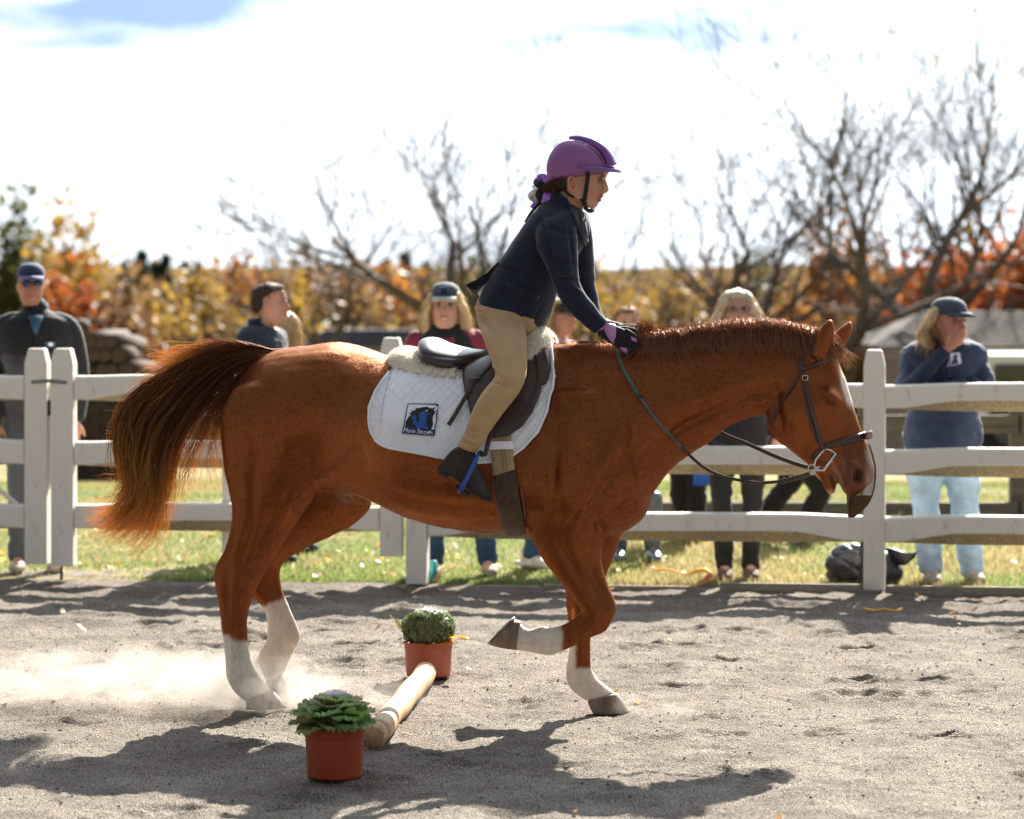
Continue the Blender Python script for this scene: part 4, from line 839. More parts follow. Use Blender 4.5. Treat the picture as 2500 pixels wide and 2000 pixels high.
# short coat: tiny hairs lying back along the body, one mesh
fp, fn = scatter_on(body, 250000, rng)
px, py = proj(fp)
flow = np.array([-.85, .15, -.5]); fl = np.tile(flow, (len(fp), 1))
fl[(py > 1300) | (px > 1950)] = [-.25, .05, -.95]
fl += .18*rng.normal(size=fl.shape); fl -= fn*(np.sum(fl*fn, axis=1))[:, None]; fl /= np.linalg.norm(fl, axis=1)[:, None]
lift = .22+.22*rng.random(len(fp)); d = fl+fn*lift[:, None]; d /= np.linalg.norm(d, axis=1)[:, None]
sd = np.cross(d, fn); sd /= np.linalg.norm(sd, axis=1)[:, None]+1e-9
fc, fw = horse_colour(fp); fc = fc*(.78+.45*rng.random(len(fp)))[:, None]
ln = .010+.006*rng.random(len(fp)); ln = ln*np.where(py > 1330, .8, 1)*np.where(px > 1900, .6, 1)
blades('short_coat', fp-fn*.001, d, sd, ln, np.full(len(fp), .0015), np.clip(fc*1.2, 0, .9), M_fur, horse, gls_of(fw)*.7)
# hooves
M_hoof = noisy(mat('hoof_horn', (.17, .12, .08), .5), 30, .35, .2, 90, stretch=(1, 1, .2), dist=.003); M_shoe = noisy(mat('worn_steel', (.3, .3, .31), .4, .8), 40, .3, .1)
def hoof(st):
    m = MB(); silh(m, st, HY, HN, sub=4, seg=22, capr=.05); return m.build('hoof', M_hoof, horse)
hoof([(664,1684,600,1714,.038,-.14),(684,1706,602,1722,.048,-.14),(700,1728,600,1730,.056,-.14)])
hoof([(692,1648,648,1664,.037,.14),(702,1676,656,1690,.045,.14),(706,1706,664,1712,.052,.14)])
hoof([(1262,1588,1272,1517,.040,-.13),(1225,1583,1262,1514,.050,-.13),(1196,1575,1256,1512,.058,-.13)])
hoof([(1505,1692,1434,1712,.040,.10),(1522,1712,1440,1728,.050,.10),(1538,1739,1448,1742,.058,.10)])
def arc_shoe(A, B, off, hw):
    """horseshoe: open ring round the sole between pixel points A (toe) and B (heels)"""
    pts = []
    for i in range(15):
        a = math.pi*(.12+1.76*i/14)-math.pi; u = math.cos(a)*-1; 
        x = (A[0]+B[0])/2+(A[0]-B[0])/2*u*-1*-1; y = (A[1]+B[1])/2+(A[1]-B[1])/2*u
        p = P(x, y, HY(x)+off); pts.append(p+Vector(HN)*math.sin(a)*hw*.92)
    m = MB(); m.tube(pts, .008, 6, flat=.6); return m.build('horseshoe', M_shoe, horse)
arc_shoe((1194, 1572), (1254, 1510), -.13, .055)
# ---------------------------------------------------------------- strands
tail_guides = [
 [(672,856),(610,842),(545,838),(475,852),(420,862),(380,858)],
 [(672,857),(600,842),(520,846),(450,868),(400,885),(352,900)],
 [(670,858),(590,845),(500,858),(420,890),(360,925),(315,950)],
 [(668,860),(560,850),(440,890),(330,960),(285,1040),(290,1110),(312,1160),(300,1220),(262,1245),(225,1248)],
 [(668,862),(555,856),(440,900),(345,980),(305,1060),(312,1140),(328,1190),(305,1240),(262,1270),(212,1282)],
 [(666,864),(560,862),(450,915),(365,1000),(330,1080),(335,1150),(345,1200),(322,1250),(285,1280),(240,1298)],
 [(664,867),(565,870),(465,930),(390,1020),(360,1100),(360,1160),(362,1210),(340,1262),(310,1290),(270,1312)],
 [(662,870),(570,878),(480,945),(415,1030),(388,1110),(384,1170),(380,1230),(366,1270),(340,1310),(318,1340)],
 [(660,873),(580,886),(500,955),(440,1040),(410,1110),(402,1180),(390,1240),(372,1290),(356,1320),(330,1340)],
 [(656,876),(590,893),(515,960),(456,1030),(426,1100),(412,1160),(402,1210),(392,1260),(372,1310)],
 [(652,878),(600,900),(545,960),(510,1020),(484,1070),(462,1120),(452,1160),(446,1190)],
 [(648,880),(608,905),(566,960),(542,1010),(534,1060),(530,1110),(534,1160),(536,1200)],
 [(646,882),(614,912),(584,945),(560,985),(548,1030),(545,1080),(548,1120)]]
tu = np.concatenate([rng.uniform(2.8, 7.2, 1750), rng.uniform(0, 2.8, 360), rng.uniform(7.2, 9.4, 300), rng.uniform(9.4, 12, 230)])
tp, tci = guide_strands(tail_guides, len(tu), 22, rng, lambda x: HY(560)-.02+0*x, .085, tu, jit=.020, wave=.012, clump=26, short=.42)
tc_ = np.tile([.085, .024, .009], (len(tp), 1))*(.45+.7*rng.random(len(tp)))[:, None]*(.35+1.5*rng.random(400)**1.5)[tci][:, None]
tail_hair = ring_strands('tail', tp, np.full(len(tp), .0013)*(.7+.6*rng.random(len(tp))), tc_, M_hair, horse, tipcol=(.92, .43, .085)); tail_hair['kind'] = 'stuff'  # strand tips coloured bright amber, standing in for backlight through the thin hair
dm = MB(); silh(dm, [(700,850,690,900,.04,0),(650,851,640,888,.036,0),(600,848,592,876,.028,0),(550,850,545,868,.016,0)], HY, HN); dock = dm.build('tail_dock', M_horse, horse); setcol(dock, np.tile([.14, .045, .015], (len(dock.data.vertices), 1))); setcol(dock, np.tile([.05, .02, .01], (len(dock.data.vertices), 1)), 'Gls')
# mane: short, standing tuft where the hands are, falling a little to the near side
def crest(px): return np.interp(px, [1340, 1400, 1450, 1530, 1620, 1710, 1800, 1880, 1945, 1990], [843, 836, 836, 838, 830, 820, 812, 812, 820, 830])
n = 5200; k = 10; xs = 1545+rng.random(n)**.9*460; tt = np.linspace(0, 1, k)
root = np.array([P(x, crest(x)+6, HY(x)-.01) for x in xs])+np.stack([0*xs, (rng.random(n)-.5)*.05, 0*xs], 1)
cl = 1545+rng.random(95)*460; ci = np.argmin(np.abs(xs[:, None]-cl), 1); cr = rng.random(95)
near = rng.random(n) < .72; up = .026+.026*rng.random(n)+.012*cr[ci]+.018*np.exp(-((xs-1830)/110)**2); Ls = (.038+.066*cr[ci])*(.65+.5*rng.random(n))
fwd = (-.03+.10*cr[ci]**1.5+.022*rng.normal(size=n)); ln_ = np.where(near, -1, 1)*(.055+.02*rng.random(n))
mp_ = np.empty((n, k, 3))
mp_[..., 0] = root[:, None, 0]+fwd[:, None]*tt*1.6
mp_[..., 1] = root[:, None, 1]+ln_[:, None]*np.sin(tt*1.5)[None]
mp_[..., 2] = root[:, None, 2]+up[:, None]*np.sin(np.pi*np.clip(tt*1.5, 0, 1))[None]-(Ls*np.where(near, 1, .75))[:, None]*(tt**1.8)[None]
lock = (rng.random(n) < .75)*.6*((cl[ci]-xs)*13/F); mp_[..., 0] += (lock+.010+.03*rng.random(95)[ci])[:, None]*sstep(.1, .9, tt)[None]
mp_[..., 1] += (rng.normal(size=95)*.012)[ci][:, None]*tt
# upright frizz
fz = rng.random(n) < .26; mp_[fz, :, 2] = root[fz][:, None, 2]+(.03+.045*rng.random(fz.sum()))[:, None]*tt; mp_[fz, :, 0] = root[fz][:, None, 0]+(rng.normal(size=fz.sum())*.03)[:, None]*tt**1.5
mp_ += rng.normal(size=(n, 1, 3))*.008*tt[None, :, None]
mc = np.tile([.20, .060, .022], (n, 1))*(.35+.9*rng.random(n))[:, None]*(.45+1.2*rng.random(95))[ci][:, None]
mane = ring_strands('mane', mp_, np.full(n, .0009), mc, M_manehair, horse, tipcol=(.42, .17, .06)); mane['kind'] = 'stuff'
# wind-blown tuft by the hand, withers fringe
n = 420; r0 = np.array([P(x, 812+12*rng.random(), HY(x)-.02) for x in 1555+40*rng.random(n)]); ang = rng.normal(size=n)*.5+1.9
tuft = np.empty((n, k, 3)); le = .05+.07*rng.random(n); tuft[..., 0] = r0[:, None, 0]+(np.cos(ang)*le)[:, None]*tt; tuft[..., 2] = r0[:, None, 2]+(np.sin(ang)*le*.75)[:, None]*tt-.02*tt**3; tuft[..., 1] = r0[:, None, 1]+(rng.normal(size=n)*.02)[:, None]*tt
n2 = 500; xw = 1355+rng.random(n2)*120; rw = np.array([P(x, crest(x)+10, HY(x)-.01) for x in xw]); tw = np.empty((n2, k, 3)); lw = .03+.05*rng.random(n2)
tw[..., 0] = rw[:, None, 0]+(lw*(.6+.4*rng.random(n2)))[:, None]*tt; tw[..., 2] = rw[:, None, 2]+.016*np.sin(tt*2.5)[None]-.02*tt[None]**2+.006*rng.normal(size=(n2, 1)); tw[..., 1] = rw[:, None, 1]-(.05*rng.random(n2))[:, None]*tt
# forelock
n3 = 700; x3 = 1992+rng.random(n3)*45; r3 = np.array([P(x, 832+(x-1990)*.25, HY(x)) for x in x3])+np.stack([0*x3, (rng.random(n3)-.5)*.08, 0*x3], 1); t3 = np.empty((n3, k, 3))
l3 = .035+.035*rng.random(n3); t3[..., 0] = r3[:, None, 0]+(l3*.55)[:, None]*tt+.01*np.sin(tt*3); t3[..., 2] = r3[:, None, 2]+.016*np.sin(tt*3.1)[None]-(l3*.9)[:, None]*tt**1.7; t3[..., 1] = r3[:, None, 1]+(rng.normal(size=n3)*.02)[:, None]*tt
al = np.concatenate([tuft, tw, t3]); ac = np.tile([.15, .045, .016], (len(al), 1))*(.6+.8*rng.random(len(al)))[:, None]
fo = ring_strands('forelock', al, np.full(len(al), .001), ac, M_hair, horse, tipcol=(.32, .12, .04)); fo['kind'] = 'stuff'
# ================================================================= TACK
M_leather = noisy(mat('brown_leather', (.045, .022, .016), .32, spec=.55), 25, .3, .15, 220, dist=.001); M_leather2 = noisy(mat('worn_girth_leather', (.058, .034, .023), .6, spec=.35), 14, .35, .2, 120, stretch=(6, 6, 1), dist=.002)
M_seat = noisy(mat('polished_seat_leather', (.048, .030, .034), .33, spec=.5), 20, .25, .1, 200, dist=.001)
M_white = cloth('white_quilted_cotton', (.82, .82, .86), .9, .04, 80, .2); M_chrome = mat('steel', (.65, .65, .66), .22, 1.0); M_web = cloth('beige_webbing', (.34, .25, .14), .8, .15, 80, .3)
M_black = cloth('black_strap', (.015, .015, .017), .7, .2, 60, .2)
def S(px, py, off=0.0, bvh=None):
    p, n = hit(bvh or HB, px, py)
    if p is None:                              # just off the silhouette: nearest point inside it
        for rr in range(2, 40, 3):
            for k in range(12):
                p, n = hit(bvh or HB, px+rr*math.cos(k*.5236), py+rr*math.sin(k*.5236))
                if p is not None: break
            if p is not None: break
        if p is None: return None, None
        p = P(px, py, p.y)
    if n.y > 0: n = -n
    return p+n*off, n
def ribbon(pts, width, off, thick, name, m, parent, bvh=None, sub=6, depthfun=None):
    """strap lying on the body along photo-pixel points"""
    q = crom(pts, sub); P3 = []; Nn = []
    for x, y in q:
        p, n = S(x, y, off, bvh)
        if p is None and depthfun: p = P(x, y, depthfun(x)); n = Vector((0, -1, 0))
        if p is None: continue
        P3.append(p); Nn.append(n)
    for _ in range(2):
        Nn = [(Nn[max(i-1, 0)]+Nn[i]+Nn[min(i+1, len(Nn)-1)]).normalized() for i in range(len(Nn))]
        P3 = [P3[0]]+[(P3[i-1]+P3[i]*2+P3[i+1])/4 for i in range(1, len(P3)-1)]+[P3[-1]]
    rows = []
    for i, p in enumerate(P3):
        t = (P3[min(i+1, len(P3)-1)]-P3[max(i-1, 0)]).normalized(); s_ = t.cross(Nn[i]).normalized(); w_ = width[min(i*len(width)//len(P3), len(width)-1)] if hasattr(width, '__len__') else width
        rows.append([p-s_*w_/2, p-s_*w_*.35+Nn[i]*thick*.3, p+s_*w_*.35+Nn[i]*thick*.3, p+s_*w_/2])
    m_ = MB(); m_.sheet(rows, thick); o = m_.build(name, m, parent)
    return o
def patch(rows, n, off, thick, name, m, parent, bvh=None, mirror=False, noisef=None, sub=4, bulge=0):
    """panel lying on the flank; rows of (xl, yl, xr, yr) down the panel"""
    q = crom(rows, sub); R = []; last = None
    for j, r_ in enumerate(q):
        row = []
        for i in range(n+1):
            t = i/n; x = r_[0]*(1-t)+r_[2]*t; y = r_[1]*(1-t)+r_[3]*t; e = off+(noisef(x, y) if noisef else 0)+bulge*(1-(2*t-1)**4)*(1-(2*j/(len(q)-1)-1)**6)
            p, nn = S(x, y, e, bvh)
            if p is None: p = row[-1] if row else (R[-1][i] if R else P(x, y, HY(x)-.2))
            row.append(p)
        R.append(row)
    m_ = MB(); m_.sheet(R, thick)
    if mirror: m_.sheet([[mir(p) for p in r_][::-1] for r_ in R], thick)
    return m_.build(name, m, parent)
# ---- body cross-section for things that wrap over the back
def section(px, nth=70):
    Yn = HY(px)-.28; X = (px-CX)*Yn/F; Ym = HY(px); c = Vector((X, Ym, 1.18)); res = []
    for i in range(nth):
        th = math.radians(150)*i/(nth-1); d = Vector(HN)*(-math.sin(th))+Vector((0, 0, math.cos(th))); r_ = HB.ray_cast(c+d*1.2, -d)
        if r_[0] is not None and (r_[0]-c).length < .6:
            n = r_[1]; n = n if n.dot(d) > 0 else -n; res.append((r_[0], n))
    return res
def wrap_sheet(m_, pxs, ytf, ybf, rows, offf, thick, mirror=True):
    R = []
    for px in pxs:
        sc = section(px); ys = np.array([float(proj(np.array(p))[1]) for p, n in sc]); ys = np.maximum.accumulate(ys); idx = np.arange(len(sc)); yt, yb = ytf(px), ybf(px)
        k0 = float(np.interp(yt, ys, idx)) if yt > ys[0] else 0.0; k1 = float(np.interp(yb, ys, idx)); row = []
        for j in range(rows):
            k = k0+(k1-k0)*j/(rows-1); i0 = int(min(k, len(sc)-2)); f_ = k-i0; p = sc[i0][0].lerp(sc[i0+1][0], f_); n = sc[i0][1].lerp(sc[i0+1][1], f_).normalized()
            xx, yy = proj(np.array(p)); row.append(p+n*offf(px, float(yy), j/(rows-1)))
        R.append(row)
    m_.sheet(R, thick)
    if mirror: m_.sheet([[mir(p) for p in r_] for r_ in R][::-1], thick)
    return R
saddle_pad = thing('saddle_pad', 'white quilted saddle pad with a square logo on the near flank of the horse', 'saddle pad', P(1160, 1000, 13.1))
ox = [942, 946, 952, 965, 985, 1004, 1045, 1091, 1135, 1178, 1215, 1248, 1283, 1317, 1349, 1366, 1376]
oyb = [1020, 1048, 1060, 1076, 1087, 1093, 1101, 1110, 1119, 1126, 1129, 1127, 1119, 1094, 1056, 1008, 950]
def pad_yb(x): return float(np.interp(x, ox, oyb))
def pad_yt(x): return float(np.interp(x, [942, 946, 952, 962, 977, 990], [1000, 975, 957, 935, 905, 600])) if x < 990 else (600 if x < 1340 else float(np.interp(x, [1340, 1352, 1366, 1376], [600, 838, 882, 925])))
def quilt(px, py, t):
    u = (px*.8+py*.62)/17.0; v = (px*.66-py*.75)/17.0; a = abs((u % 1)-.5)*2; b3 = abs((v % 1)-.5)*2; q = min(1-a, 1-b3)
    if 976 < px < 1078 and 980 < py < 1072: return .0135
    edge_ = min(pad_yb(px)-py, 30)/30.; return .010+.0062*(1-math.exp(-q*3.2))*max(0.15, min(1, edge_*1.5))
m_ = MB(); padR = wrap_sheet(m_, np.concatenate([[942.5, 944, 947], np.linspace(951, 1370, 120), [1373, 1375.5]]), pad_yt, pad_yb, 84, quilt, .009); pad = m_.build('quilted_panel', M_white, saddle_pad)
m_ = MB(); edgep = [r_[0] for r_ in padR[:12:3]][::-1]+[r_[-1] for r_ in padR]+[r_[0] for r_ in padR[-8:]][::-1]; m_.tube([p+Vector((0, -.004, 0)) for p in edgep], .0065, 6); m_.tube([mir(p) for p in edgep], .0065, 6); m_.build('binding', M_white, saddle_pad)
PB = bvh_of(pad)
# the logo: printed patch with framed picture and two words
LG = (Vector((996, 987)), Vector((1071, 988)), Vector((1061, 1066)), Vector((981, 1059)))   # tl tr br bl
def lg(u, v):                                                   # u right, v down in 0..1
    a = LG[0].lerp(LG[1], u); b2 = LG[3].lerp(LG[2], u); q = a.lerp(b2, v); return q.x, q.y
from mathutils.geometry import tessellate_polygon
def decal(poly, off, name, m, parent, bvh, mapf, grid_=None):
    pts = [Vector((u, v, 0)) for u, v in poly]; tr = tessellate_polygon([pts]); vs = []
    # subdivide triangles so the print follows the cloth
    V = [tuple(p) for p in pts]; T = [tuple(t) for t in tr]
    for _ in range(grid_ or 1):
        T2 = []; cache = {}
        def mid(a, b2):
            k = (min(a, b2), max(a, b2))
            if k not in cache: V.append(tuple((V[a][i]+V[b2][i])/2 for i in range(3))); cache[k] = len(V)-1
            return cache[k]
        for a, b2, c in T:
            ab, bc, ca = mid(a, b2), mid(b2, c), mid(c, a); T2 += [(a, ab, ca), (ab, b2, bc), (ca, bc, c), (ab, bc, ca)]
        T = T2
    for u, v, _z in V:
        x, y = mapf(u, v); p, n = S(x, y, off, bvh); vs.append(p if p is not None else P(x, y, 12.8))
    fs = []
    for a, b2, c in T:
        nn = (vs[b2]-vs[a]).cross(vs[c]-vs[a]); fs.append((a, b2, c) if nn.y < 0 else (a, c, b2))
    m_ = MB(); m_.add(vs, fs); return m_.build(name, m, parent)
M_ink = {'blue': mat('navy_print', (.012, .03, .18), .7), 'mid': mat('blue_print', (.02, .09, .38), .7), 'black': mat('black_print', (.012, .012, .014), .7), 'white': mat('white_print', (.8, .8, .82), .7)}
from math import cos, sin, pi
logo = decal([(0, 0), (1, 0), (1, 1), (0, 1)], .006, 'logo', M_ink['blue'], saddle_pad, PB, lg, 3)
decal([(.035, .035), (.965, .035), (.965, .80), (.035, .80)], .0078, 'logo_ground', M_ink['white'], logo, PB, lg, 3).location = -Vector((0, 0, 0))
horse_shape = [(.06,.80),(.05,.62),(.10,.48),(.18,.38),(.10,.33),(.20,.30),(.15,.24),(.28,.24),(.30,.16),(.42,.15),(.52,.12),(.66,.13),(.78,.15),(.84,.17),(.90,.12),(.89,.22),(.95,.20),(.91,.30),(.88,.36),(.90,.48),(.92,.62),(.93,.74),(.88,.80),(.80,.80),(.76,.72),(.70,.80),(.50,.80)]
decal(horse_shape, .0098, 'logo_horse', M_ink['black'], logo, PB, lg, 2)
decal([(.58+.15*cos(a), .40+.14*sin(a)) for a in [2*pi*i/20 for i in range(20)]], .0116, 'logo_figure', M_ink['mid'], logo, PB, lg, 2)
decal([(.50,.50),(.66,.50),(.70,.58),(.76,.66),(.76,.80),(.46,.80),(.40,.74),(.30,.66),(.27,.56),(.22,.48),(.21,.38),(.25,.44),(.26,.34),(.29,.43),(.32,.34),(.33,.44),(.37,.38),(.36,.50),(.38,.60),(.46,.62)], .0116, 'logo_figure', M_ink['mid'], logo, PB, lg, 2)
def text_on(s, u0, v0, hgt, mapf, off, m, parent, bvh, name, asp=1.0, width=None):
    """lettering pressed onto a surface; u0,v0 baseline start in patch units"""
    cu = bpy.data.curves.new('t', 'FONT'); cu.body = s; cu.size = 1; cu.resolution_u = 2; o = bpy.data.objects.new('t', cu); C.objects.link(o)
    dg = bpy.context.evaluated_depsgraph_get(); me = bpy.data.meshes.new_from_object(o.evaluated_get(dg)); bpy.data.objects.remove(o)
    xs = [v.co.x for v in me.vertices]; wd = max(xs)-min(xs); k = (width/wd) if width else hgt*asp; vs = []
    for v in me.vertices:
        x, y = mapf(u0+(v.co.x-min(xs))*k, v0-v.co.y*hgt); p, n = S(x, y, off, bvh); vs.append(p if p is not None else P(x, y, 12.8))
    fs = []
    for f in me.polygons:
        f = list(f.vertices); nn = (vs[f[1]]-vs[f[0]]).cross(vs[f[2]]-vs[f[0]]); fs.append(tuple(f) if nn.y < 0 else tuple(f[::-1]))
    m_ = MB(); m_.add(vs, fs); return m_.build(name, m, parent, smooth=False)
def lgb(u, v):
    x, y = lg(u, v); return x, y
tx = text_on('Mane Stream', .04, .955, .20, lgb, .0085, M_ink['white'], logo, PB, 'lettering', width=.9)
for o in logo.children: o.location = (0, 0, 0)
# re-anchor sub-parts of the logo (they were built relative to the logo object's own origin)
def rebase(o):                                # the logo and its prints were built around the pad's origin
    for ch in o.children:
        me = ch.data; a = np.empty(len(me.vertices)*3); me.vertices.foreach_get('co', a); a = a.reshape(-1, 3)-np.array(saddle_pad.location); me.vertices.foreach_set('co', a.ravel()); me.update()
rebase(logo)
# ---- fleece half pad
M_fleece = noisy(mat('cream_sheepskin', (.86, .80, .69), .95, spec=.1), 60, .12, .8, 160, dist=.01)
fleece = thing('half_pad', 'cream sheepskin half pad showing behind and in front of the saddle', 'saddle pad', P(1100, 900, 13.1))
def fl_yb(x): return float(np.interp(x, [956, 965, 980, 1039, 1095, 1140, 1200, 1290, 1318, 1345, 1352], [880, 896, 906, 919, 928, 931, 915, 905, 900, 896, 870]))
def fl_off(px, py, t): 
    e = min((px-952)/22., (1356-px)/20., 1); yb = fl_yb(px); f_ = min(max((yb-py)/14., 0), 1); lift = .045*math.exp(-((px-1325)/34.)**2)*max(0, 1-t*1.2)
    under = float(sstep(1030, 1056, px)*sstep(1300, 1280, px)); band = math.exp(-((yb-py-9)/12.)**2)*(1 if px < 1135 else .25)
    return .012+.036*math.sqrt(max(e, 0)*max(f_, 0.02))*(1 if px < 1250 else .8)*(1-under*(1-.8*band))+lift+.004*float(noise(px/7., py/7.))
m_ = MB(); wrap_sheet(m_, np.linspace(953, 1355, 110), lambda x: 600, fl_yb, 46, fl_off, .02); fl = m_.build('fleece', M_fleece, fleece)
bt = MB(); silh(bt, [(1296,868,1280,905,.10,0,0),(1335,815,1300,800,.055,0,0)][:1]+[(1312,820,1290,850,.11,0,0),(1330,800,1298,800,.05,0,0)], HY, HN) if False else None
fpts, fnn = scatter_on(fl, 52000, rng); hd = fnn+rng.normal(size=fnn.shape)*.8; hd /= np.linalg.norm(hd, axis=1)[:, None]; sd = np.cross(hd, fnn+.01); sd /= np.linalg.norm(sd, axis=1)[:, None]+1e-9
blades('fleece_tufts', fpts, hd, sd, .009+.007*rng.random(len(fpts)), np.full(len(fpts), .0024), np.tile([.90, .84, .72], (len(fpts), 1))*(.75+.35*rng.random(len(fpts)))[:, None], M_fleecehair, fleece)
# ---- saddle
saddle = thing('saddle', 'dark brown leather riding saddle under the rider', 'saddle', P(1180, 900, 13.1))
sm_ = MB(); silh(sm_, [(1029,834,1034,856,.07,0,0),(1040,824,1040,872,.13,0,.1),(1062,824,1056,888,.185,0,.25),(1095,838,1085,900,.20,0,.25),(1143,850,1130,906,.19,0,.25),(1189,854,1180,905,.12,0,.1),(1230,848,1225,905,.11,0,.15),(1262,832,1262,900,.10,0,.2),(1288,818,1290,885,.075,0,.2),(1302,816,1306,870,.045,0,.1)], HY, HN, seg=28, pw=2.4)
seat = remesh(sm_, 'seat', .006, M_seat, saddle, smooth=8)
relief(seat, [(1090,872,70,4,5,-.004),(1120,892,80,3,6,-.004)], side_off)
# panel roll under the seat
m_ = MB(); silh(m_, [(1036,868,1040,890,.10,0,0),(1080,880,1078,903,.15,0,0),(1130,890,1126,912,.15,0,0),(1190,890,1190,915,.14,0,0)], HY, HN, seg=20, pw=2.6); m_.build('panel', M_leather, saddle)
flap_rows = [(1128,895,1300,838),(1130,930,1316,868),(1134,960,1323,900),(1143,990,1325,940),(1152,1025,1317,976),(1166,1048,1300,1014),(1180,1064,1276,1046),(1198,1073,1244,1068)]
flap = patch(flap_rows, 16, .030, .007, 'flap', M_leather, saddle, mirror=True)
patch([(1290,836,1322,846),(1296,860,1338,872),(1305,895,1341,900),(1310,925,1336,928),(1312,945,1328,942)], 8, .022, .012, 'knee_block', M_leather, saddle, mirror=True, bulge=.012)
ribbon([(1288,830),(1306,862),(1313,900),(1312,940),(1298,985),(1270,1025)], .007, .041, .004, 'welt', M_leather, saddle); ribbon([(1298,832),(1318,866),(1328,900),(1328,935)], .006, .040, .004, 'welt', M_leather, saddle)
ribbon([(1275,970),(1283,1000),(1297,1020)], .005, .037, .003, 'stitch_seam', M_leather2, saddle)
# stirrup leather tail and keeper
ribbon([(1206,907),(1180,932),(1156,955),(1128,1000),(1108,1030),(1098,1046)], .018, .040, .004, 'stirrup_leather_tail', M_leather2, saddle); ribbon([(1145,944),(1178,942)], .008, .046, .004, 'keeper', M_leather, saddle)
for q in range(7):
    p, n = S(1132+q*10.5-(q > 3)*1, 992-q*11.5, .0455)
    m_ = MB(); m_.tube([p, p-n*.002], .0022, 8); m_.build('punch_hole', M_ink['black'], saddle)
# girth
girth = thing('girth', 'brown leather girth buckled below the saddle flap on beige billets', 'girth', P(1240, 1180, 12.9))
patch([(1196,1068,1248,1060),(1200,1110,1252,1100),(1206,1160,1259,1146)], 6, .026, .004, 'billet', M_web, girth); 
for dx in (0, 8): ribbon([(1220+dx,1072),(1226+dx,1110),(1232+dx,1150)], .0018, .0315, .001, 'red_stitch_line', mat('red_thread', (.22, .04, .03), .8), girth)
patch([(1189,1083,1253,1083),(1190,1101,1254,1100)], 6, .032, .003, 'pad_keeper', M_white, girth)
patch([(1209,1152,1258,1141),(1213,1180,1264,1178),(1220,1225,1270,1215),(1230,1268,1279,1250),(1238,1287,1284,1278),(1244,1295,1286,1292)], 10, .018, .009, 'girth_band', M_leather2, girth, bulge=.004)
ribbon([(1201,1142),(1208,1190),(1220,1245),(1236,1288)], .012, .012, .006, 'red_brown_edge', mat('red_leather', (.16, .05, .03), .5), girth); ribbon([(1272,1192),(1278,1225),(1283,1262)], .012, .012, .006, 'red_brown_edge', mat('red_leather', (.16, .05, .03), .5), girth)
mirb = MB()
for px_ in (1240,):
    rows = []
    for px2 in (1243, 1262, 1282):
        sc = section(px2, 90); sc = [q for q in sc if q[0].z < 1.16-.0]; rows.append([q[0]+q[1]*.012 for q in sc])
    k = min(len(r_) for r_ in rows); rows = [[r_[int(i*(len(r_)-1)/(k-1))] for i in range(k)] for r_ in rows]; rows = [[mir(p) for p in r_] for r_ in rows]; mirb.sheet(rows[::-1], .007)
mirb.build('girth_far_side', M_leather2, girth)
# ---- bridle
bridle = thing('bridle', 'brown leather bridle with a full-cheek steel bit on the head of the horse', 'bridle', P(1990, 1000, 12.8)); bridle['label'] = 'brown leather bridle with a steel D-shaped bit on the head of the horse'
ribbon([(1962,836),(1955,860),(1955,885),(1957,905)], .024, .006, .004, 'headpiece', M_leather, bridle); ribbon([(1956,902),(1975,897),(2005,884),(2030,870)], .017, .007, .005, 'browband', M_leather, bridle)
ribbon([(1956,908),(1942,932),(1918,970),(1895,1010),(1882,1036)], .011, .006, .004, 'throatlatch', M_leather, bridle)
ribbon([(1966,928),(1974,975),(1984,1020),(1998,1065),(2008,1098)], .017, .010, .005, 'cheekpiece', M_leather, bridle); ribbon([(1960,908),(1964,950),(1972,1000),(1985,1050),(1996,1080)], .010, .004, .004, 'noseband_strap', M_leather, bridle)
ribbon([(2014,1090),(2040,1083),(2075,1074),(2105,1066),(2118,1063)], [.020, .026, .030, .030, .030], .007, .007, 'noseband', M_leather, bridle); ribbon([(1982,1122),(1992,1108),(2012,1093),(2030,1086)], .016, .005, .005, 'chin_strap', M_leather, bridle)
for (x, y) in ((1965, 925),):
    p, n = S(x, y, .017); m_ = MB(); m_.tube([p+Vector((a*.010, -.001, b2*.009)) for a, b2 in ((-1, -1), (1, -1), (1, 1), (-1, 1), (-1, -1))], .0018, 6); m_.build('buckle', M_chrome, bridle)
p, n = S(2058, 1076, .016); m_ = MB(); m_.box(p, (.018, .004, .02)); m_.build('keeper', M_leather, bridle, smooth=False)
# mirrored far-side noseband and browband
for pts, w_, off in (([(2014,1090),(2040,1083),(2075,1074),(2105,1066),(2118,1063)], .028, .007), ([(1956,902),(1975,897),(2005,884),(2030,870)], .017, .007), ([(1966,928),(1974,975),(1984,1020),(1998,1065),(2008,1098)], .017, .01)):
    o = ribbon(pts, w_, off, .005, 'far_strap', M_leather, bridle); 
    for v in o.data.vertices: v.co = mir(v.co+bridle.location)-bridle.location
    o.data.flip_normals()
# padded front of the noseband
m_ = MB(); pa, _n = S(2112, 1066, .009); pb = mir(pa); mid_ = P(2126, 1060, HY(2120)); m_.tube([pa, pa.lerp(mid_, .6)+Vector((.006, 0, 0)), mid_+Vector((.002, 0, 0)), pb.lerp(mid_, .6)+Vector((.006, 0, 0)), pb], .016, 8, flat=.4, side=(0, 0, 1)); m_.build('nose_padding', cloth('pale_padding', (.35, .2, .17)), bridle)
m_ = MB(); Yb = HY(2010)-.075; D = [(2003,1108),(1992,1122),(1988,1136),(1996,1148),(2012,1149),(2026,1130),(2040,1107),(2028,1099),(2015,1095),(2003,1108)]
dpts = [P(x, y, Yb) for x, y in D]; m_.tube(dpts, .0045, 8, cap=False); m_.build('bit_ring', M_chrome, bridle); m_ = MB(); m_.tube([P(2010, 1149, Yb), P(2041, 1107, Yb)], .0062, 8); m_.build('bit_cheek', M_chrome, bridle)
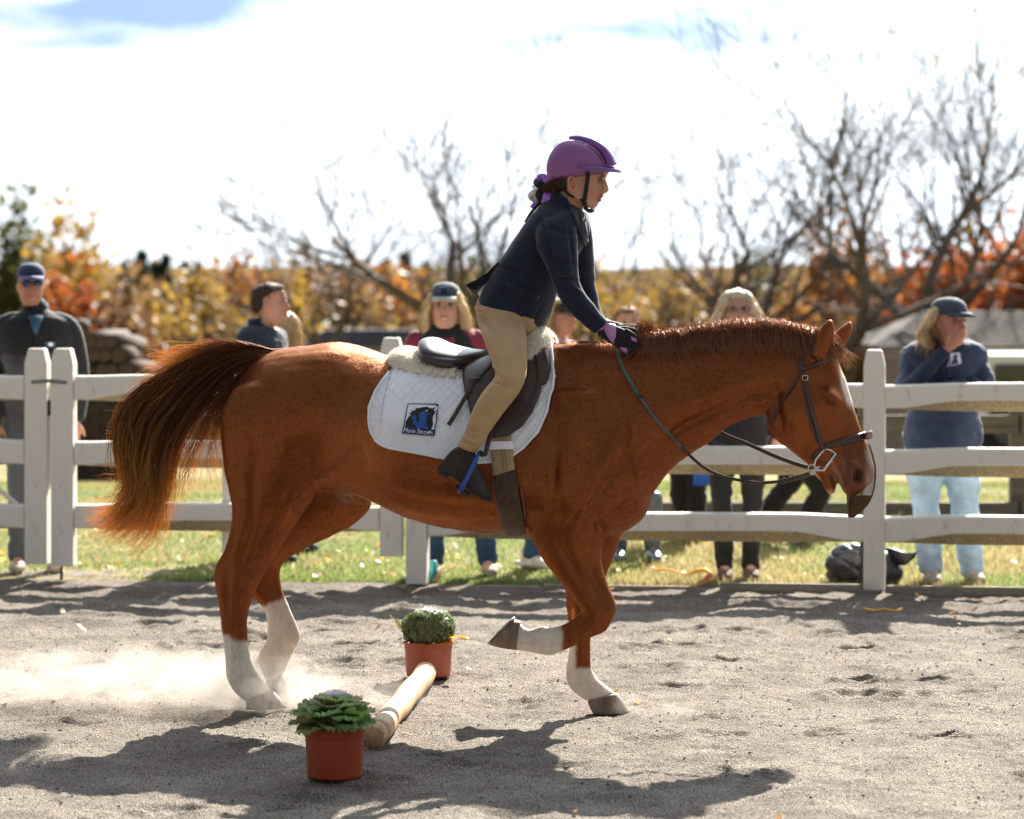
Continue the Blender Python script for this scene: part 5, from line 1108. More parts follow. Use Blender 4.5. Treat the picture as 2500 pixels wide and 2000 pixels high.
m_ = MB(); m_.tube([P(2030, 1126, Yb), P(2034, 1128, Yb+.06), P(2034, 1128, HY(2030))], .006, 8); m_.build('mouthpiece', M_chrome, bridle)
m_ = MB(); m_.tube([P(2010, 1149, Yb+.15), P(2041, 1107, Yb+.15), P(2015, 1095, Yb+.15), P(1990, 1122, Yb+.15), P(2010, 1149, Yb+.15)], .0045, 6); m_.build('bit_ring', M_chrome, bridle)
m_ = MB(); cc = P(1983, 1145, Yb-.004); m_.tube([cc+Vector((.016*cos(a), .003*sin(2*a), .018*sin(a))) for a in [2*pi*i/16 for i in range(17)]], .0022, 6, cap=False); m_.tube([P(1990, 1146, Yb), P(2002, 1139, Yb)], .004, 6); m_.tube([P(1978, 1158, Yb), P(1990, 1146, Yb), P(1996, 1140, Yb)], .005, 6); m_.build('rein_clip', M_chrome, bridle)
reins = thing('reins', 'leather reins running from the gloved hands to the bit', 'reins', P(1750, 1100, 12.8))
def strap3(pts, w_, th, name, m, parent, sub=8):
    q = crom([[x, y, o] for x, y, o in pts], sub); pp = [P(x, y, HY(min(x, 2050))+o) for x, y, o in q]; m_ = MB(); m_.tube(pp, w_/2, 8, flat=th/w_, side=(0, -.2, 1)); return m_.build(name, m, parent)
M_gweb = cloth('green_web', (.07, .115, .075), .8, .2, 90, .3); M_gyweb = cloth('grey_web', (.11, .095, .075), .8, .2, 90, .3)
def neck_off(x, y, e=.012):
    p, n = S(x, y, e); return (p.y-HY(x)) if p is not None else -.12
up = [(1510,858),(1513,884),(1535,925),(1560,968)]; ribbon(up, .016, .010, .004, 'green_grip', M_gweb, reins)
ribbon([(1562,968),(1600,1022),(1640,1066),(1668,1094)], .015, .010, .004, 'rubber_grip', M_gyweb, reins); p, n = S(1563, 970, .015); m_ = MB(); m_.box(p, (.022, .006, .010)); m_.build('stop', M_ink['black'], reins, smooth=False)
p0, n0 = S(1664, 1090, .012); o0 = p0.y-HY(1664)
strap3([(1664,1092,o0),(1690,1118,o0+.01),(1720,1142,o0+.02),(1765,1163,o0+.03),(1840,1178,-.09),(1900,1176,-.085),(1945,1168,-.08),(1980,1156,-.075)], .013, .005, 'rein', M_leather2, reins); strap3([(1905,1176,-.083),(1945,1167,-.08),(1980,1156,-.075)], .018, .009, 'rein_end', M_leather, reins)
strap3([(1735,1040,.10),(1770,1062,.10),(1830,1086,.09),(1900,1117,.08),(1960,1138,.075),(1985,1142,.07)], .017, .006, 'rein', M_leather2, reins)
for px_ in (1913, 1928, 1941): m_ = MB(); c = P(px_, 1176-(px_-1905)*.22, HY(px_)-.088); m_.tube([c+Vector((-.003, 0, -.012)), c+Vector((.003, 0, .012))], .005, 6); m_.build('rein_wrap', M_leather, reins)
# nose net
M_net = bpy.data.materials.new('brown_mesh'); M_net.use_nodes = True; b = M_net.node_tree.nodes['Principled BSDF']; b.inputs['Base Color'].default_value = (.085, .048, .028, 1); b.inputs['Roughness'].default_value = .9; b.inputs['Specular IOR Level'].default_value = .05
tcn = N(M_net, 'ShaderNodeTexCoord'); w1 = N(M_net, 'ShaderNodeTexWave', Scale=190, bands_direction='X'); w2 = N(M_net, 'ShaderNodeTexWave', Scale=190, bands_direction='Z'); mxx = N(M_net, 'ShaderNodeMath', operation='MAXIMUM'); gt = N(M_net, 'ShaderNodeMath', operation='MULTIPLY_ADD'); gt.inputs[1].default_value = .16; gt.inputs[2].default_value = .0
for w_ in (w1, w2): lk(M_net, tcn.outputs['Object'], w_.inputs[0])
lk(M_net, w1.outputs[1], mxx.inputs[0]); lk(M_net, w2.outputs[1], mxx.inputs[1]); lk(M_net, mxx.outputs[0], gt.inputs[0]); lk(M_net, gt.outputs[0], b.inputs['Alpha'])
M_net2 = M_net.copy(); M_net2.node_tree.nodes['Principled BSDF'].inputs['Base Color'].default_value = (.15, .095, .05, 1)
for nn_ in M_net2.node_tree.nodes:
    if nn_.type == 'MATH' and nn_.operation == 'MULTIPLY_ADD': nn_.inputs[1].default_value = .45; nn_.inputs[2].default_value = .1
net = thing('nose_net', 'brown mesh nose net hanging below the nostrils of the horse', 'nose net', P(2100, 1180, 12.75))
rows = []
for y, xn, xf, hw in ((1084, 2068, 2122, .062), (1110, 2067, 2130, .064), (1140, 2067, 2137, .066), (1165, 2067, 2137, .066), (1190, 2068, 2134, .060), (1210, 2069, 2129, .052), (1230, 2070, 2119, .040), (1248, 2071, 2103, .028), (1262, 2072, 2084, .012)):
    row = []
    for i in range(13):
        a = pi*i/12-pi/2; x = xn+(xf-xn)*cos(a)**.8 if cos(a) > 1e-6 else xn; row.append(P(x, y, HY(2100)+hw*sin(a)))
    rows.append(row)
m_ = MB(); m_.sheet(rows, .0015); m_.build('mesh', M_net, net)
for kk_ in (0.35, 0.7):                       # gathered folds of the loose end
    fr_ = [[r_[i].lerp(r_[6], .15*kk_) + Vector((-.004*kk_, 0, .002*math.sin(i*2.1+kk_*5))) for i in range(13)] for r_ in rows[5:]]; m_ = MB(); m_.sheet(fr_, .0012); m_.build('mesh_fold', M_net2, net)
m_ = MB(); m_.tube([r_[0]+Vector((0, -.001, 0)) for r_ in rows], .0035, 6); m_.tube([r_[6] for r_ in rows]+[rows[-1][0]], .0035, 6); m_.tube([r_[-1] for r_ in rows], .0035, 6); m_.build('binding', cloth('brown_binding', (.09, .045, .03)), net)
# ================================================================= RIDER
M_skin = mat('skin', (.55, .3, .2), .5, spec=.35, Subsurface_Weight=.12); vcol(M_skin); b = M_skin.node_tree.nodes['Principled BSDF']; b.inputs['Subsurface Radius'].default_value = (.8, .3, .15); b.inputs['Subsurface Scale'].default_value = .006
M_jacket = cloth('navy_wool', (.011, .0155, .032), .85, .2, 120, .3); M_khaki = cloth('khaki_breeches', (.44, .29, .145), .85, .08, 90, .3); M_boot = noisy(mat('brown_black_boot', (.034, .022, .018), .55, spec=.3), 22, .3, .2, 120, dist=.001); M_sole = noisy(mat('rubber_sole', (.03, .028, .027), .8), 40, .2, .2)
rider = thing('person', 'girl rider in a purple helmet, navy jacket and khaki breeches leaning over the neck of the horse', 'person', P(1300, 800, 13.1)); rider['label'] = 'girl rider in purple helmet, navy jacket and khaki breeches leaning over the horse'
torso = [(1322,770,1178,725,.135,0,0),(1345,735,1195,685,.13,0,0),(1355,700,1218,650,.12,0,0),(1383,650,1245,615,.125,0,0),(1415,602,1268,584,.135,0,0),(1430,562,1290,550,.14,0,0),(1428,532,1310,522,.12,0,0),(1417,514,1338,494,.07,0,0),(1418,507,1352,478,.05,0,0),(1424,500,1362,462,.047,0,0)]
near_arm = [(1404,514,1322,530,.05,-.085,0),(1405,530,1312,558,.062,-.125,0),(1409,570,1310,598,.062,-.160,0),(1411,620,1323,632,.058,-.172,0),(1412,660,1339,662,.054,-.168,0),(1415,688,1353,698,.051,-.158,0),(1432,720,1369,735,.047,-.145,0),(1455,750,1396,768,.043,-.130,0),(1473,771,1423,793,.040,-.112,0),(1489,788,1451,817,.038,-.095,0)]
far_arm = [(1430,515,1350,525,.05,.085,0),(1440,535,1375,545,.058,.125,0),(1447,590,1383,600,.055,.16,0),(1450,650,1395,655,.052,.16,0),(1457,700,1410,715,.046,.14,0),(1466,750,1427,765,.04,.115,0),(1484,786,1450,802,.036,.09,0)]
def shrink(st, k, kw=None): return [((a+c)/2+(a-c)/2*k, (b2+d)/2+(b2-d)/2*k, (a+c)/2-(a-c)/2*k, (b2+d)/2-(b2-d)/2*k, w_*(kw or k), o, e) for a, b2, c, d, w_, o, e in st]
leg_n = [(1300,765,1158,745,.10,-.07,0),(1278,790,1166,782,.092,-.13,0),(1284,820,1179,822,.088,-.21,0),(1286,862,1193,860,.080,-.275,0),(1286,900,1206,900,.072,-.32,0),(1279,934,1207,922,.066,-.355,0),(1264,964,1186,948,.062,-.385,0),(1234,1002,1167,976,.057,-.41,0),(1206,1040,1148,1016,.050,-.43,0),(1185,1072,1135,1054,.045,-.44,0),(1163,1106,1117,1084,.041,-.445,0)]
leg_f = [(a+6 if i < 4 else a, b2, c, d, w_, -o, e) for i, (a, b2, c, d, w_, o, e) in enumerate(leg_n)]
foot = [(1160,1105,1108,1095,.038,-.445,0),(1165,1130,1088,1116,.036,-.445,0),(1172,1148,1076,1143,.037,-.447,0),(1185,1175,1120,1170,.037,-.45,0),(1196,1200,1150,1195,.038,-.455,0),(1200,1213,1178,1214,.028,-.458,0)]
face_st = [(1452,508,1428,502,.022,0,0),(1459,502,1412,494,.042,0,.25),(1462,494,1398,484,.052,0,.22),(1468,482,1385,470,.058,0,.2),(1473,470,1370,458,.062,0,.18),(1476,458,1356,448,.066,0,.15),(1477,447,1346,438,.069,0,.12),(1479,436,1341,428,.071,0,.1),(1484,424,1340,412,.073,0,.05),(1481,402,1342,394,.073,0,0),(1458,374,1358,370,.058,0,0)]
bm = MB(); silh(bm, shrink(torso, .84), HY, HN); silh(bm, shrink(near_arm, .68), HY, HN); silh(bm, shrink(far_arm, .68), HY, HN); silh(bm, shrink(leg_n, .88), HY, HN); silh(bm, shrink(leg_f, .88), HY, HN); silh(bm, shrink(foot, .72), HY, HN, sub=3); silh(bm, [(a, b2, c, d, w_, -o, e) for a, b2, c, d, w_, o, e in shrink(foot, .72)], HY, HN, sub=3)
silh(bm, face_st, HY, HN, seg=32)
silh(bm, [(1422,512,1352,478,.048,0,0),(1426,500,1366,462,.046,0,0),(1424,490,1376,450,.05,0,0)], HY, HN)
silh(bm, [(1481,441,1468,441,.008,0,0),(1483,448,1468,449,.009,0,0),(1485.5,457,1468,458,.011,0,0),(1487,464,1466,466,.0145,0,0),(1483,469.5,1464,471,.0135,0,0)], HY, HN, sub=4, seg=14)
for x, y, rx, rz, ry in ((1467.5, 479, .011, .006, .020), (1463.5, 489.5, .010, .0065, .018), (1450, 499, .015, .012, .02), (1472, 433, .012, .009, .045)): bm.sphere(P(x, y, HY(x)), (rx, ry, rz), 12, 8)
# hands: palm plus five bent digits
def handpts(sgn, dx=0, dy=0):
    o = .095*sgn; K = []
    for i, (kx, ky, oy) in enumerate(((1540,815,-.018), (1543,828,-.010), (1538,841,-.002), (1528,852,.006))):
        L_ = (1.0, 1.08, 1.0, .82)[i]; f1 = (kx+10*L_, ky+7*L_, o*1.0+sgn*-.0+.012*-sgn*-1*0+oy*0); 
        K.append([(kx-14, ky-8, o+sgn*.004), (kx, ky, o+sgn*.006), (kx+9*L_, ky+8*L_, o-sgn*.002), (kx+6*L_, ky+17*L_, o-sgn*.018), (kx-4, ky+17*L_, o-sgn*.030)])
    K.append([(1500,806,o-sgn*.015), (1520,803,o-sgn*.028), (1541,806,o-sgn*.034), (1558,811,o-sgn*.032)])
    return [[(x+dx, y+dy, oo) for x, y, oo in k] for k in K]
palm = [(1474,786,1460,820,.021,.0,0),(1486,790,1472,826,.024,0,0),(1502,794,1488,838,.024,0,0),(1524,803,1510,852,.021,0,0),(1540,812,1528,856,.015,0,0)]
def hand(mb, sgn, grow, dx=0, dy=0):
    silh(mb, [(a+dx, b2+dy, c+dx, d+dy, w_+grow, .095*sgn, 0) for a, b2, c, d, w_, o, e in shrink(palm, 1.0 if grow else .85)], HY, HN, sub=3, seg=16)
    for i, k in enumerate(handpts(sgn, dx, dy)): mb.tube([P(x, y, HY(x)+o) for x, y, o in crom(k, 3)], [(.0098, .0102, .0096, .0085, .0105)[i]+grow*.5]*(3*len(k)-2), 8)
hand(bm, -1, 0); hand(bm, 1, 0, 12, -6)
rbody = remesh(bm, 'body', .0042, M_skin, rider, smooth=4)
relief(rbody, [(1466,442.5,7.5,4.5,0,-.0075),(1471,452,4,6,0,-.002),(1479,467,3,3,0,.0015),(1474,468.5,2.5,1.4,0,-.003),(1462,484.5,6,1.5,-20,-.004),(1450,470,12,12,0,.003),(1440,490,18,4,-20,.001)], side_off)
def skin_colour(co):
    px, py = proj(co); n = fbm(co[:, 0]*30, co[:, 1]*30, co[:, 2]*30, 3, 6); c = np.tile([.54, .29, .185], (len(co), 1))*(1+.06*n)[:, None]; s = side_off(co)
    g = lambda x, y, rx, ry: np.exp(-(((px-x)/rx)**2+((py-y)/ry)**2)); up = (py < 540)
    c = lerp(c, np.array([.55, .2, .14]), .45*g(1452, 470, 16, 14)*up); c = lerp(c, np.array([.46, .10, .09]), np.clip(1.2*g(1467.5, 480, 5, 2.6), 0, 1)*up); c = lerp(c, np.array([.52, .12, .11]), np.clip(1.3*g(1463.5, 489, 4.5, 2.8), 0, 1)*up)
    c = lerp(c, np.array([.10, .02, .02]), np.clip(1.2*g(1462, 484.3, 4.5, 1.1), 0, 1)*up); c = lerp(c, np.array([.07, .04, .025]), np.clip(1.4*np.exp(-(((px-1465)/8)**2+((py-433.5-.25*(1465-px)*1)/1.7)**2)), 0, 1)*.85*up)
    c = lerp(c, np.array([.12, .05, .035]), np.clip(1.2*g(1474, 468.6, 2, 1.0), 0, 1)*up)
    hr = np.maximum(sstep(434, 430, py+.25*(px-1400)+1.2*n)*sstep(1430, 1424, px), sstep(1387, 1383, px+1.5*n)*sstep(470, 464, py))*(py < 475)*(px < 1434); c = lerp(c, np.array([.022, .013, .009]), hr); return c
setcol(rbody, skin_colour(coords(rbody))); RB = bvh_of(rbody)
M_eye = mat('eye_white', (.25, .23, .22), .4); M_iris = mat('brown_iris', (.06, .04, .03), .1); M_lid = mat('lid_skin', (.40, .2, .13), .5); M_brow = mat('dark_brown_hair', (.02, .012, .009), .5)
for sg in (-1, 1):
    p, n = S(1466.5, 442.5, 0, RB)
    if sg > 0: p = mir(p)
    c = p+Vector((0, .0088*(1 if sg < 0 else -1), 0))+Vector((-.0035, 0, 0)); m_ = MB(); m_.sphere(c, (.0100, .0105, .0056), 16, 12); e_ = m_.build('eye', M_eye, rider); m_ = MB(); m_.sphere(c+Vector((.0034, -.0066*(1 if sg < 0 else -1), 0)), (.0056, .0062, .0056), 14, 10); o = m_.build('iris', M_iris, e_, loc=rider.location)
    m_ = MB(); lp = [c+Vector((.0120*cos(a)*1.02-.001, -.0118*(1 if sg < 0 else -1)*abs(cos(a-.9))*.9-.001, .0062*sin(a)+.0015)) for a in [pi*.02+pi*.96*i/9 for i in range(10)]]; m_.tube(lp, .0017, 6); m_.build('eyelid', M_brow, rider)
# ear
m_ = MB(); ec = P(1397, 449, HY(1397)-.080); er = [ec+Vector((.0145*cos(a)-.005*sin(a), -.011-.006*max(0, -cos(a)), .029*sin(a))) for a in [2*pi*i/20 for i in range(21)]]; m_.tube(er, [.0042+.0015*(sin(2*pi*i/20) < -.5) for i in range(21)], 8, cap=False); m_.sphere(ec+Vector((0, 0, .001)), (.0115, .006, .026), 14, 10); m_.tube([ec+Vector((.006, -.010, .012)), ec+Vector((-.003, -.011, .006)), ec+Vector((-.001, -.010, -.010))], .003, 6)
ear = remesh(m_, 'ear', .002, M_skin, rider, smooth=2); setcol(ear, np.tile([.56, .26, .16], (len(ear.data.vertices), 1)))
m_ = MB(); m_.sphere(P(1402, 466, HY(1400)-.088), .0025, 8, 6); m_.build('earring', M_chrome, rider)
# hair under the helmet and the low ponytail
M_dhair = noisy(mat('dark_hair', (.03, .017, .012), .45, spec=.4), 60, .5, .5, 200, stretch=(3, 3, 1)); m_ = MB()
silh(m_, [(1436,402,1336,400,.079,0,0),(1434,424,1338,422,.080,0,0),(1414,433,1342,438,.0785,0,0),(1390,446,1350,450,.076,0,0),(1380,460,1356,460,.066,0,0),(1372,468,1364,466,.035,0,0)], HY, HN); silh(m_, [(1350,442,1360,462,.03,0,0),(1335,450,1345,466,.026,0,0),(1322,462,1333,474,.02,0,0)], HY, HN)
hair = remesh(m_, 'hair', .004, M_dhair, rider, smooth=3)
n = 1500; th = rng.random(n)*2.6+.5; base = np.array([P(1345+40*rng.random(), 440+12*rng.random(), HY(1360)-.068-.01*rng.random()) for _ in range(n)]); tt = np.linspace(0, 1, 7); hp = np.empty((n, 7, 3)); hp[...] = base[:, None]; hp[..., 0] -= (.02+.02*rng.random(n))[:, None]*tt*1.2; hp[..., 2] -= (.015+.02*rng.random(n))[:, None]*tt; hp[..., 1] += .035*tt**1.5
hh_ = ring_strands('loose_hair', hp, np.full(n, .0007), np.tile([.03, .017, .011], (n, 1)), M_hair, rider, tipcol=(.05, .03, .02)); hh_['kind'] = 'stuff'
# helmet
M_helm = noisy(mat('purple_helmet_shell', (.235, .085, .26), .42, spec=.45), 300, .12, .08, 900, dist=.0005); M_helm2 = mat('purple_gloss_trim', (.17, .055, .30), .3, spec=.5)
helmet = thing('riding_helmet', 'purple riding helmet worn by the girl', 'helmet', P(1410, 400, 13.1)); helmet['label'] = 'matt purple riding helmet with black chin harness on the head of the girl'
m_ = MB(); silh(m_, [(1487,421,1340,436,.099,0,0),(1497,407,1335,418,.105,0,0),(1493,388,1337,396,.105,0,0),(1481,369,1346,374,.097,0,0),(1462,355,1359,356,.082,0,0),(1438,345,1373,346,.062,0,0),(1415,340,1388,341,.034,0,0)], HY, HN, seg=40, pw=2.2, capr=.12)
silh(m_, [(1400,424,1338,430,.097,0,0),(1372,440,1336,440,.088,0,0),(1356,447,1339,447,.070,0,0)], HY, HN, sub=4, capr=.12)
shell = remesh(m_, 'shell', .0038, M_helm, helmet, smooth=6)
relief(shell, [(1348,370,4,30,28,-.002)], side_off); HBV = bvh_of(shell)
def line_on(pts, r_, name, m, bvh, parent, off=0.0): 
    pp = [S(x, y, off, bvh)[0] for x, y in crom(pts, 5)]; pp = [p for p in pp if p is not None]; m_ = MB(); m_.tube(pp, r_, 6); return m_.build(name, m, parent)
line_on([(1341,392),(1347,376),(1360,358),(1380,347),(1400,345),(1427,351)], .0018, 'seam', M_black, HBV, helmet, -.0003); line_on([(1434,355),(1450,368),(1462,382),(1470,393)], .0022, 'seam', M_black, HBV, helmet, -.0003)
m_ = MB(); cp = [P(x, y, HY(x)) for x, y in crom([(1393,340),(1412,338),(1432,341),(1455,349),(1475,363),(1489,382),(1497,402)], 5)]; R = []
for i, p in enumerate(cp):
    t = (cp[min(i+1, len(cp)-1)]-cp[max(i-1, 0)]).normalized(); up = Vector((-t.z, 0, t.x)); up = up if up.z > 0 or up.x > 0 else -up; wd = .034*min(1, .55+.08*i); R.append([p-Vector(HN)*wd*1.1-up*.014, p-Vector(HN)*wd+up*.001, p-Vector(HN)*wd*.6+up*.007, p+up*.009, p+Vector(HN)*wd*.6+up*.007, p+Vector(HN)*wd+up*.001, p+Vector(HN)*wd*1.1-up*.014])
m_.sheet(R, .006); m_.build('vent_ridge', M_helm2, helmet)
for i in (8, 12, 16, 20):
    for sg in (-1, 1):
        p = cp[i]+Vector((0, sg*.012, 0)); up = Vector((cp[i+1].z-cp[i].z, 0, -(cp[i+1].x-cp[i].x))).normalized(); up = up if up.x*1+up.z > 0 else -up; m_ = MB(); m_.tube([p+up*.0092, p+(cp[i+1]-cp[i])*1.3+up*.0092], .0022, 6); m_.build('vent_slot', M_black, helmet)
m_ = MB(); R = []
for i in range(15):
    a = -pi/2+pi*i/14; row = []
    for k_, (rr, dz) in enumerate(((.80, 10), (.9, 6), (1.0, 2))):
        x = 1452+(66*cos(a)*rr if k_ else 52*cos(a)*.95)-26*(1-cos(a)); y = 421-dz+3*(1-cos(a))*(-1)+(4.5*cos(a) if k_ == 2 else 0)-2; row.append(P(x, y-1, HY(1450))+Vector(HN)*(.101*sin(a)*(.97+.03*k_)))
    R.append(row)
m_.sheet(R, .004); m_.build('visor', M_helm2, helmet)
p, n = S(1349, 432, .001, HBV); m_ = MB(); m_.tube([p, p+n*.002], .003, 8); m_.build('rivet', M_black, helmet)
def hstrap(pts, w_, name, th=.0025):
    pp = [P(x, y, HY(x)+o) for x, y, o in crom(pts, 5)]; m_ = MB(); m_.tube(pp, w_/2, 8, flat=th/w_*1.6, side=(1, 0, .12)); return m_.build(name, M_black, helmet)
hstrap([(1436,420,-.092),(1434,440,-.079),(1431,462,-.072),(1428,482,-.066),(1425,496,-.056)], .018, 'chin_strap'); 
pp = [P(x, y, HY(x)+o) for x, y, o in crom([(1366,445,-.074),(1376,462,-.070),(1392,478,-.060),(1410,481,-.056),(1421,490,-.055)], 5)]; m_ = MB(); m_.tube(pp, .0055, 8, flat=.4, side=(.3, 0, 1)); m_.build('rear_strap', M_black, helmet)
m_ = MB(); m_.box(P(1427, 498, HY(1425)-.056), (.020, .010, .016)); m_.box(P(1430, 508, HY(1425)-.050), (.018, .010, .014)); o = m_.build('buckle', M_black, helmet, smooth=False)
m_ = MB(); m_.tube([P(x, y, HY(x)+o) for x, y, o in crom([(1428,505,-.050),(1434,513,-.032),(1442,515,-.015),(1449,512,0),(1442,515,.015),(1434,513,.032),(1428,505,.05)], 5)], .009, 8, flat=.55, side=(0, 0, 1)); m_.build('chin_cup', M_black, helmet)
m_ = MB(); m_.sphere(P(1447, 511, HY(1440)-.012), .006, 8, 6); m_.build('strap_stud', M_chrome, helmet)
# bow
M_bow = {'p': mat('purple_satin', (.33, .13, .62), .35, spec=.5, Sheen_Weight=.3), 'k': M_black, 'w': mat('white_printed_ribbon', (.75, .75, .78), .5)}
bow = thing('hair_bow', 'purple, black and white ribbon bow tied on the low ponytail of the girl', 'hair bow', P(1330, 465, 13.1))
def rib(pts, w_, key, name='ribbon', off=0.0):
    q = crom(pts, 6); pp = [P(x, y, HY(1330)+o+off) for x, y, o in q]; R = []
    for i, p in enumerate(pp):
        t = (pp[min(i+1, len(pp)-1)]-pp[max(i-1, 0)]).normalized(); s_ = Vector((-t.z, .35, t.x)).normalized(); R.append([p-s_*w_*.8, p+Vector((0, -.002, 0)), p+s_*w_*.8])
    m_ = MB(); m_.sheet(R, .0012); return m_.build(name, M_bow[key], bow)
rib([(1334,470,-.04),(1344,482,-.055),(1358,492,-.065),(1370,498,-.062)], .030, 'p', 'tail'); rib([(1337,460,-.03),(1336,475,-.05),(1330,497,-.055)], .021, 'p'); rib([(1330,459,-.03),(1333,440,-.045),(1326,432,-.035),(1318,436,-.02),(1326,456,-.02)], .019, 'p', 'loop'); rib([(1328,460,-.02),(1316,450,-.04),(1311,443,-.03),(1320,441,-.01)], .022, 'k', 'loop')
rib([(1328,462,-.02),(1318,475,-.045),(1326,492,-.04)], .024, 'k', 'loop'); rib([(1322,470,-.01),(1306,472,-.03),(1298,480,-.02),(1312,488,0)], .022, 'w', 'loop'); rib([(1326,485,-.01),(1318,500,-.02),(1300,520,-.03),(1285,545,-.03)], .014, 'k', 'tail', .01); rib([(1322,482,0),(1310,496,-.01),(1300,510,-.01)], .018, 'p', 'tail', .015); rib([(1320,476,0),(1309,462,-.015),(1303,452,0)], .014, 'w', 'loop'); rib([(1330,490,0),(1318,507,-.01),(1300,530,-.01)], .008, 'w', 'tail', .012)
# jacket
jm = MB(); silh(jm, [(1333,795,1170,737,.158,0,0),(1345,765,1177,712,.155,0,0),(1356,730,1192,682,.148,0,0),(1364,700,1214,645,.14,0,0),(1390,650,1239,612,.142,0,0),(1424,600,1261,580,.15,0,0),(1438,560,1284,546,.155,0,0),(1434,532,1304,518,.135,0,0),(1420,516,1332,492,.085,0,0),(1411,512,1348,476,.060,0,0)], HY, HN, seg=32)
silh(jm, near_arm, HY, HN, seg=24, capr=.05); silh(jm, far_arm, HY, HN, seg=24, capr=.05)
jacket = remesh(jm, 'jacket', .0055, M_jacket, rider, smooth=12)
relief(jacket, [(1340,600,6,70,-14,-.008),(1372,640,50,5,10,-.006),(1350,560,50,5,14,-.004),(1250,660,60,5,18,-.006),(1290,700,60,4,14,-.005),(1260,735,4,60,-30,-.006),(1300,750,60,5,14,-.004),(1395,600,4,60,-6,-.006),(1420,735,14,4,-50,-.004),(1395,715,24,4,30,-.006),(1400,700,24,4,36,.005),(1383,680,26,4,10,-.006),(1378,668,30,4,16,.006),(1440,770,18,4,40,-.004),(1300,640,40,6,20,-.004),(1330,535,40,6,30,.003),(1385,745,5,40,-50,-.004),(1240,700,50,6,-50,-.005),(1340,770,4,40,4,-.005),(1310,770,50,4,-60,-.003)], side_off, amp=1.5)
co = coords(jacket); nr = normals(jacket); w_ = .003*fbm(co[:, 0]*9, co[:, 1]*9, co[:, 2]*14, 3, 15); jacket.data.vertices.foreach_set('co', (co+nr*w_[:, None]-np.array(rider.location)).ravel()); jacket.data.update(); JB = bvh_of(jacket)
# vent flap at the back, collar, lapels, pocket, buttons, shirt
m_ = MB()
for sg in (-1,):
    R = []
    for a, b2, o in (((1240,628), (1232,650), 0), ((1212,646), (1222,668), 0), ((1190,668), (1205,690), 0), ((1165,684), (1180,706), 0), ((1137,697), (1160,720), 0)):
        R.append([P(a[0], a[1], HY(1180)-.10), P((a[0]+b2[0])/2-1, (a[1]+b2[1])/2-1, HY(1180)-.035), P(a[0]+2, a[1]+2, HY(1180)+.02), P((a[0]+b2[0])/2, (a[1]+b2[1])/2, HY(1180)+.08)][:3]+[P(b2[0], b2[1], HY(1180)-.02)])
    m_.sheet([[r_[2], r_[0], r_[3]] for r_ in R], .004)
m_.build('coat_tail', M_jacket, rider)
m_ = MB(); m_.sheet([[P(1192,686,HY(1180)-.06), P(1200,700,HY(1180)-.09)], [P(1176,704,HY(1180)-.06), P(1186,722,HY(1180)-.09)], [P(1166,716,HY(1180)-.05), P(1176,732,HY(1180)-.08)]], .003); m_.build('shirt_tail', M_white, rider)
m_ = MB(); R = []
for i in range(17):
    a = 2*pi*i/16; c = P(1385, 494, HY(1385)); u = (P(1416, 512, HY(1385))-P(1352, 474, HY(1385)))/2; v = Vector(HN); up = Vector((-u.z, 0, u.x)).normalized(); up = up if up.z > 0 else -up; p = c+u*cos(a)*1.04+v*.064*sin(a); R.append([p-up*.016+(p-c)*.10, p+up*(.018 if cos(a) < .2 else .004)])
m_.sheet(R, .005); m_.build('collar', M_jacket, rider)
patch([(1384,500,1418,512),(1396,530,1424,530),(1408,560,1429,552),(1420,590,1432,580),(1430,606,1434,600)], 5, .004, .004, 'lapel', M_jacket, rider, bvh=JB); line_on([(1412,516),(1420,545),(1427,575),(1432,600)], .0012, 'white_piping', M_white, JB, rider, .006)
patch([(1405,514,1416,520),(1410,530,1420,530),(1416,544,1422,540)], 3, .006, .002, 'shirt_collar', M_black, rider, bvh=JB); 
patch([(1240,690,1318,722),(1236,702,1312,736)], 6, .003, .003, 'pocket_flap', M_jacket, rider, bvh=JB)
for q in range(3):
    p, n = S(1430+q*7, 783+q*7, .002, JB)
    if p is not None: m_ = MB(); m_.sphere(p, (.004, .003, .004), 8, 6); m_.build('cuff_button', M_black, rider)
# breeches
km = MB(); silh(km, [(1335,760,1182,712,.12,0,0),(1322,790,1164,742,.135,0,0),(1285,815,1178,790,.10,0,0)], HY, HN); silh(km, leg_n, HY, HN, seg=26, capr=.04); silh(km, leg_f, HY, HN, seg=26, capr=.04); silh(km, [(1325,780,1250,770,.13,0,0),(1318,812,1240,800,.12,0,0)], HY, HN)
breeches = remesh(km, 'breeches', .005, M_khaki, rider, smooth=5)
relief(breeches, [(1206,905,14,3,40,-.006),(1212,916,18,3,35,-.007),(1218,926,22,3,28,-.006),(1204,895,10,2.5,40,.004),(1222,938,22,3,20,-.005),(1180,775,30,3,30,-.005),(1190,792,36,3,34,-.005),(1176,762,20,3,20,-.004),(1140,1060,26,3,22,-.005),(1135,1070,26,3,26,.004),(1150,1050,24,3,14,-.004),(1148,1086,22,3,24,-.004),(1240,850,3,60,6,-.002),(1258,925,20,14,0,.004)], side_off, amp=1.8)
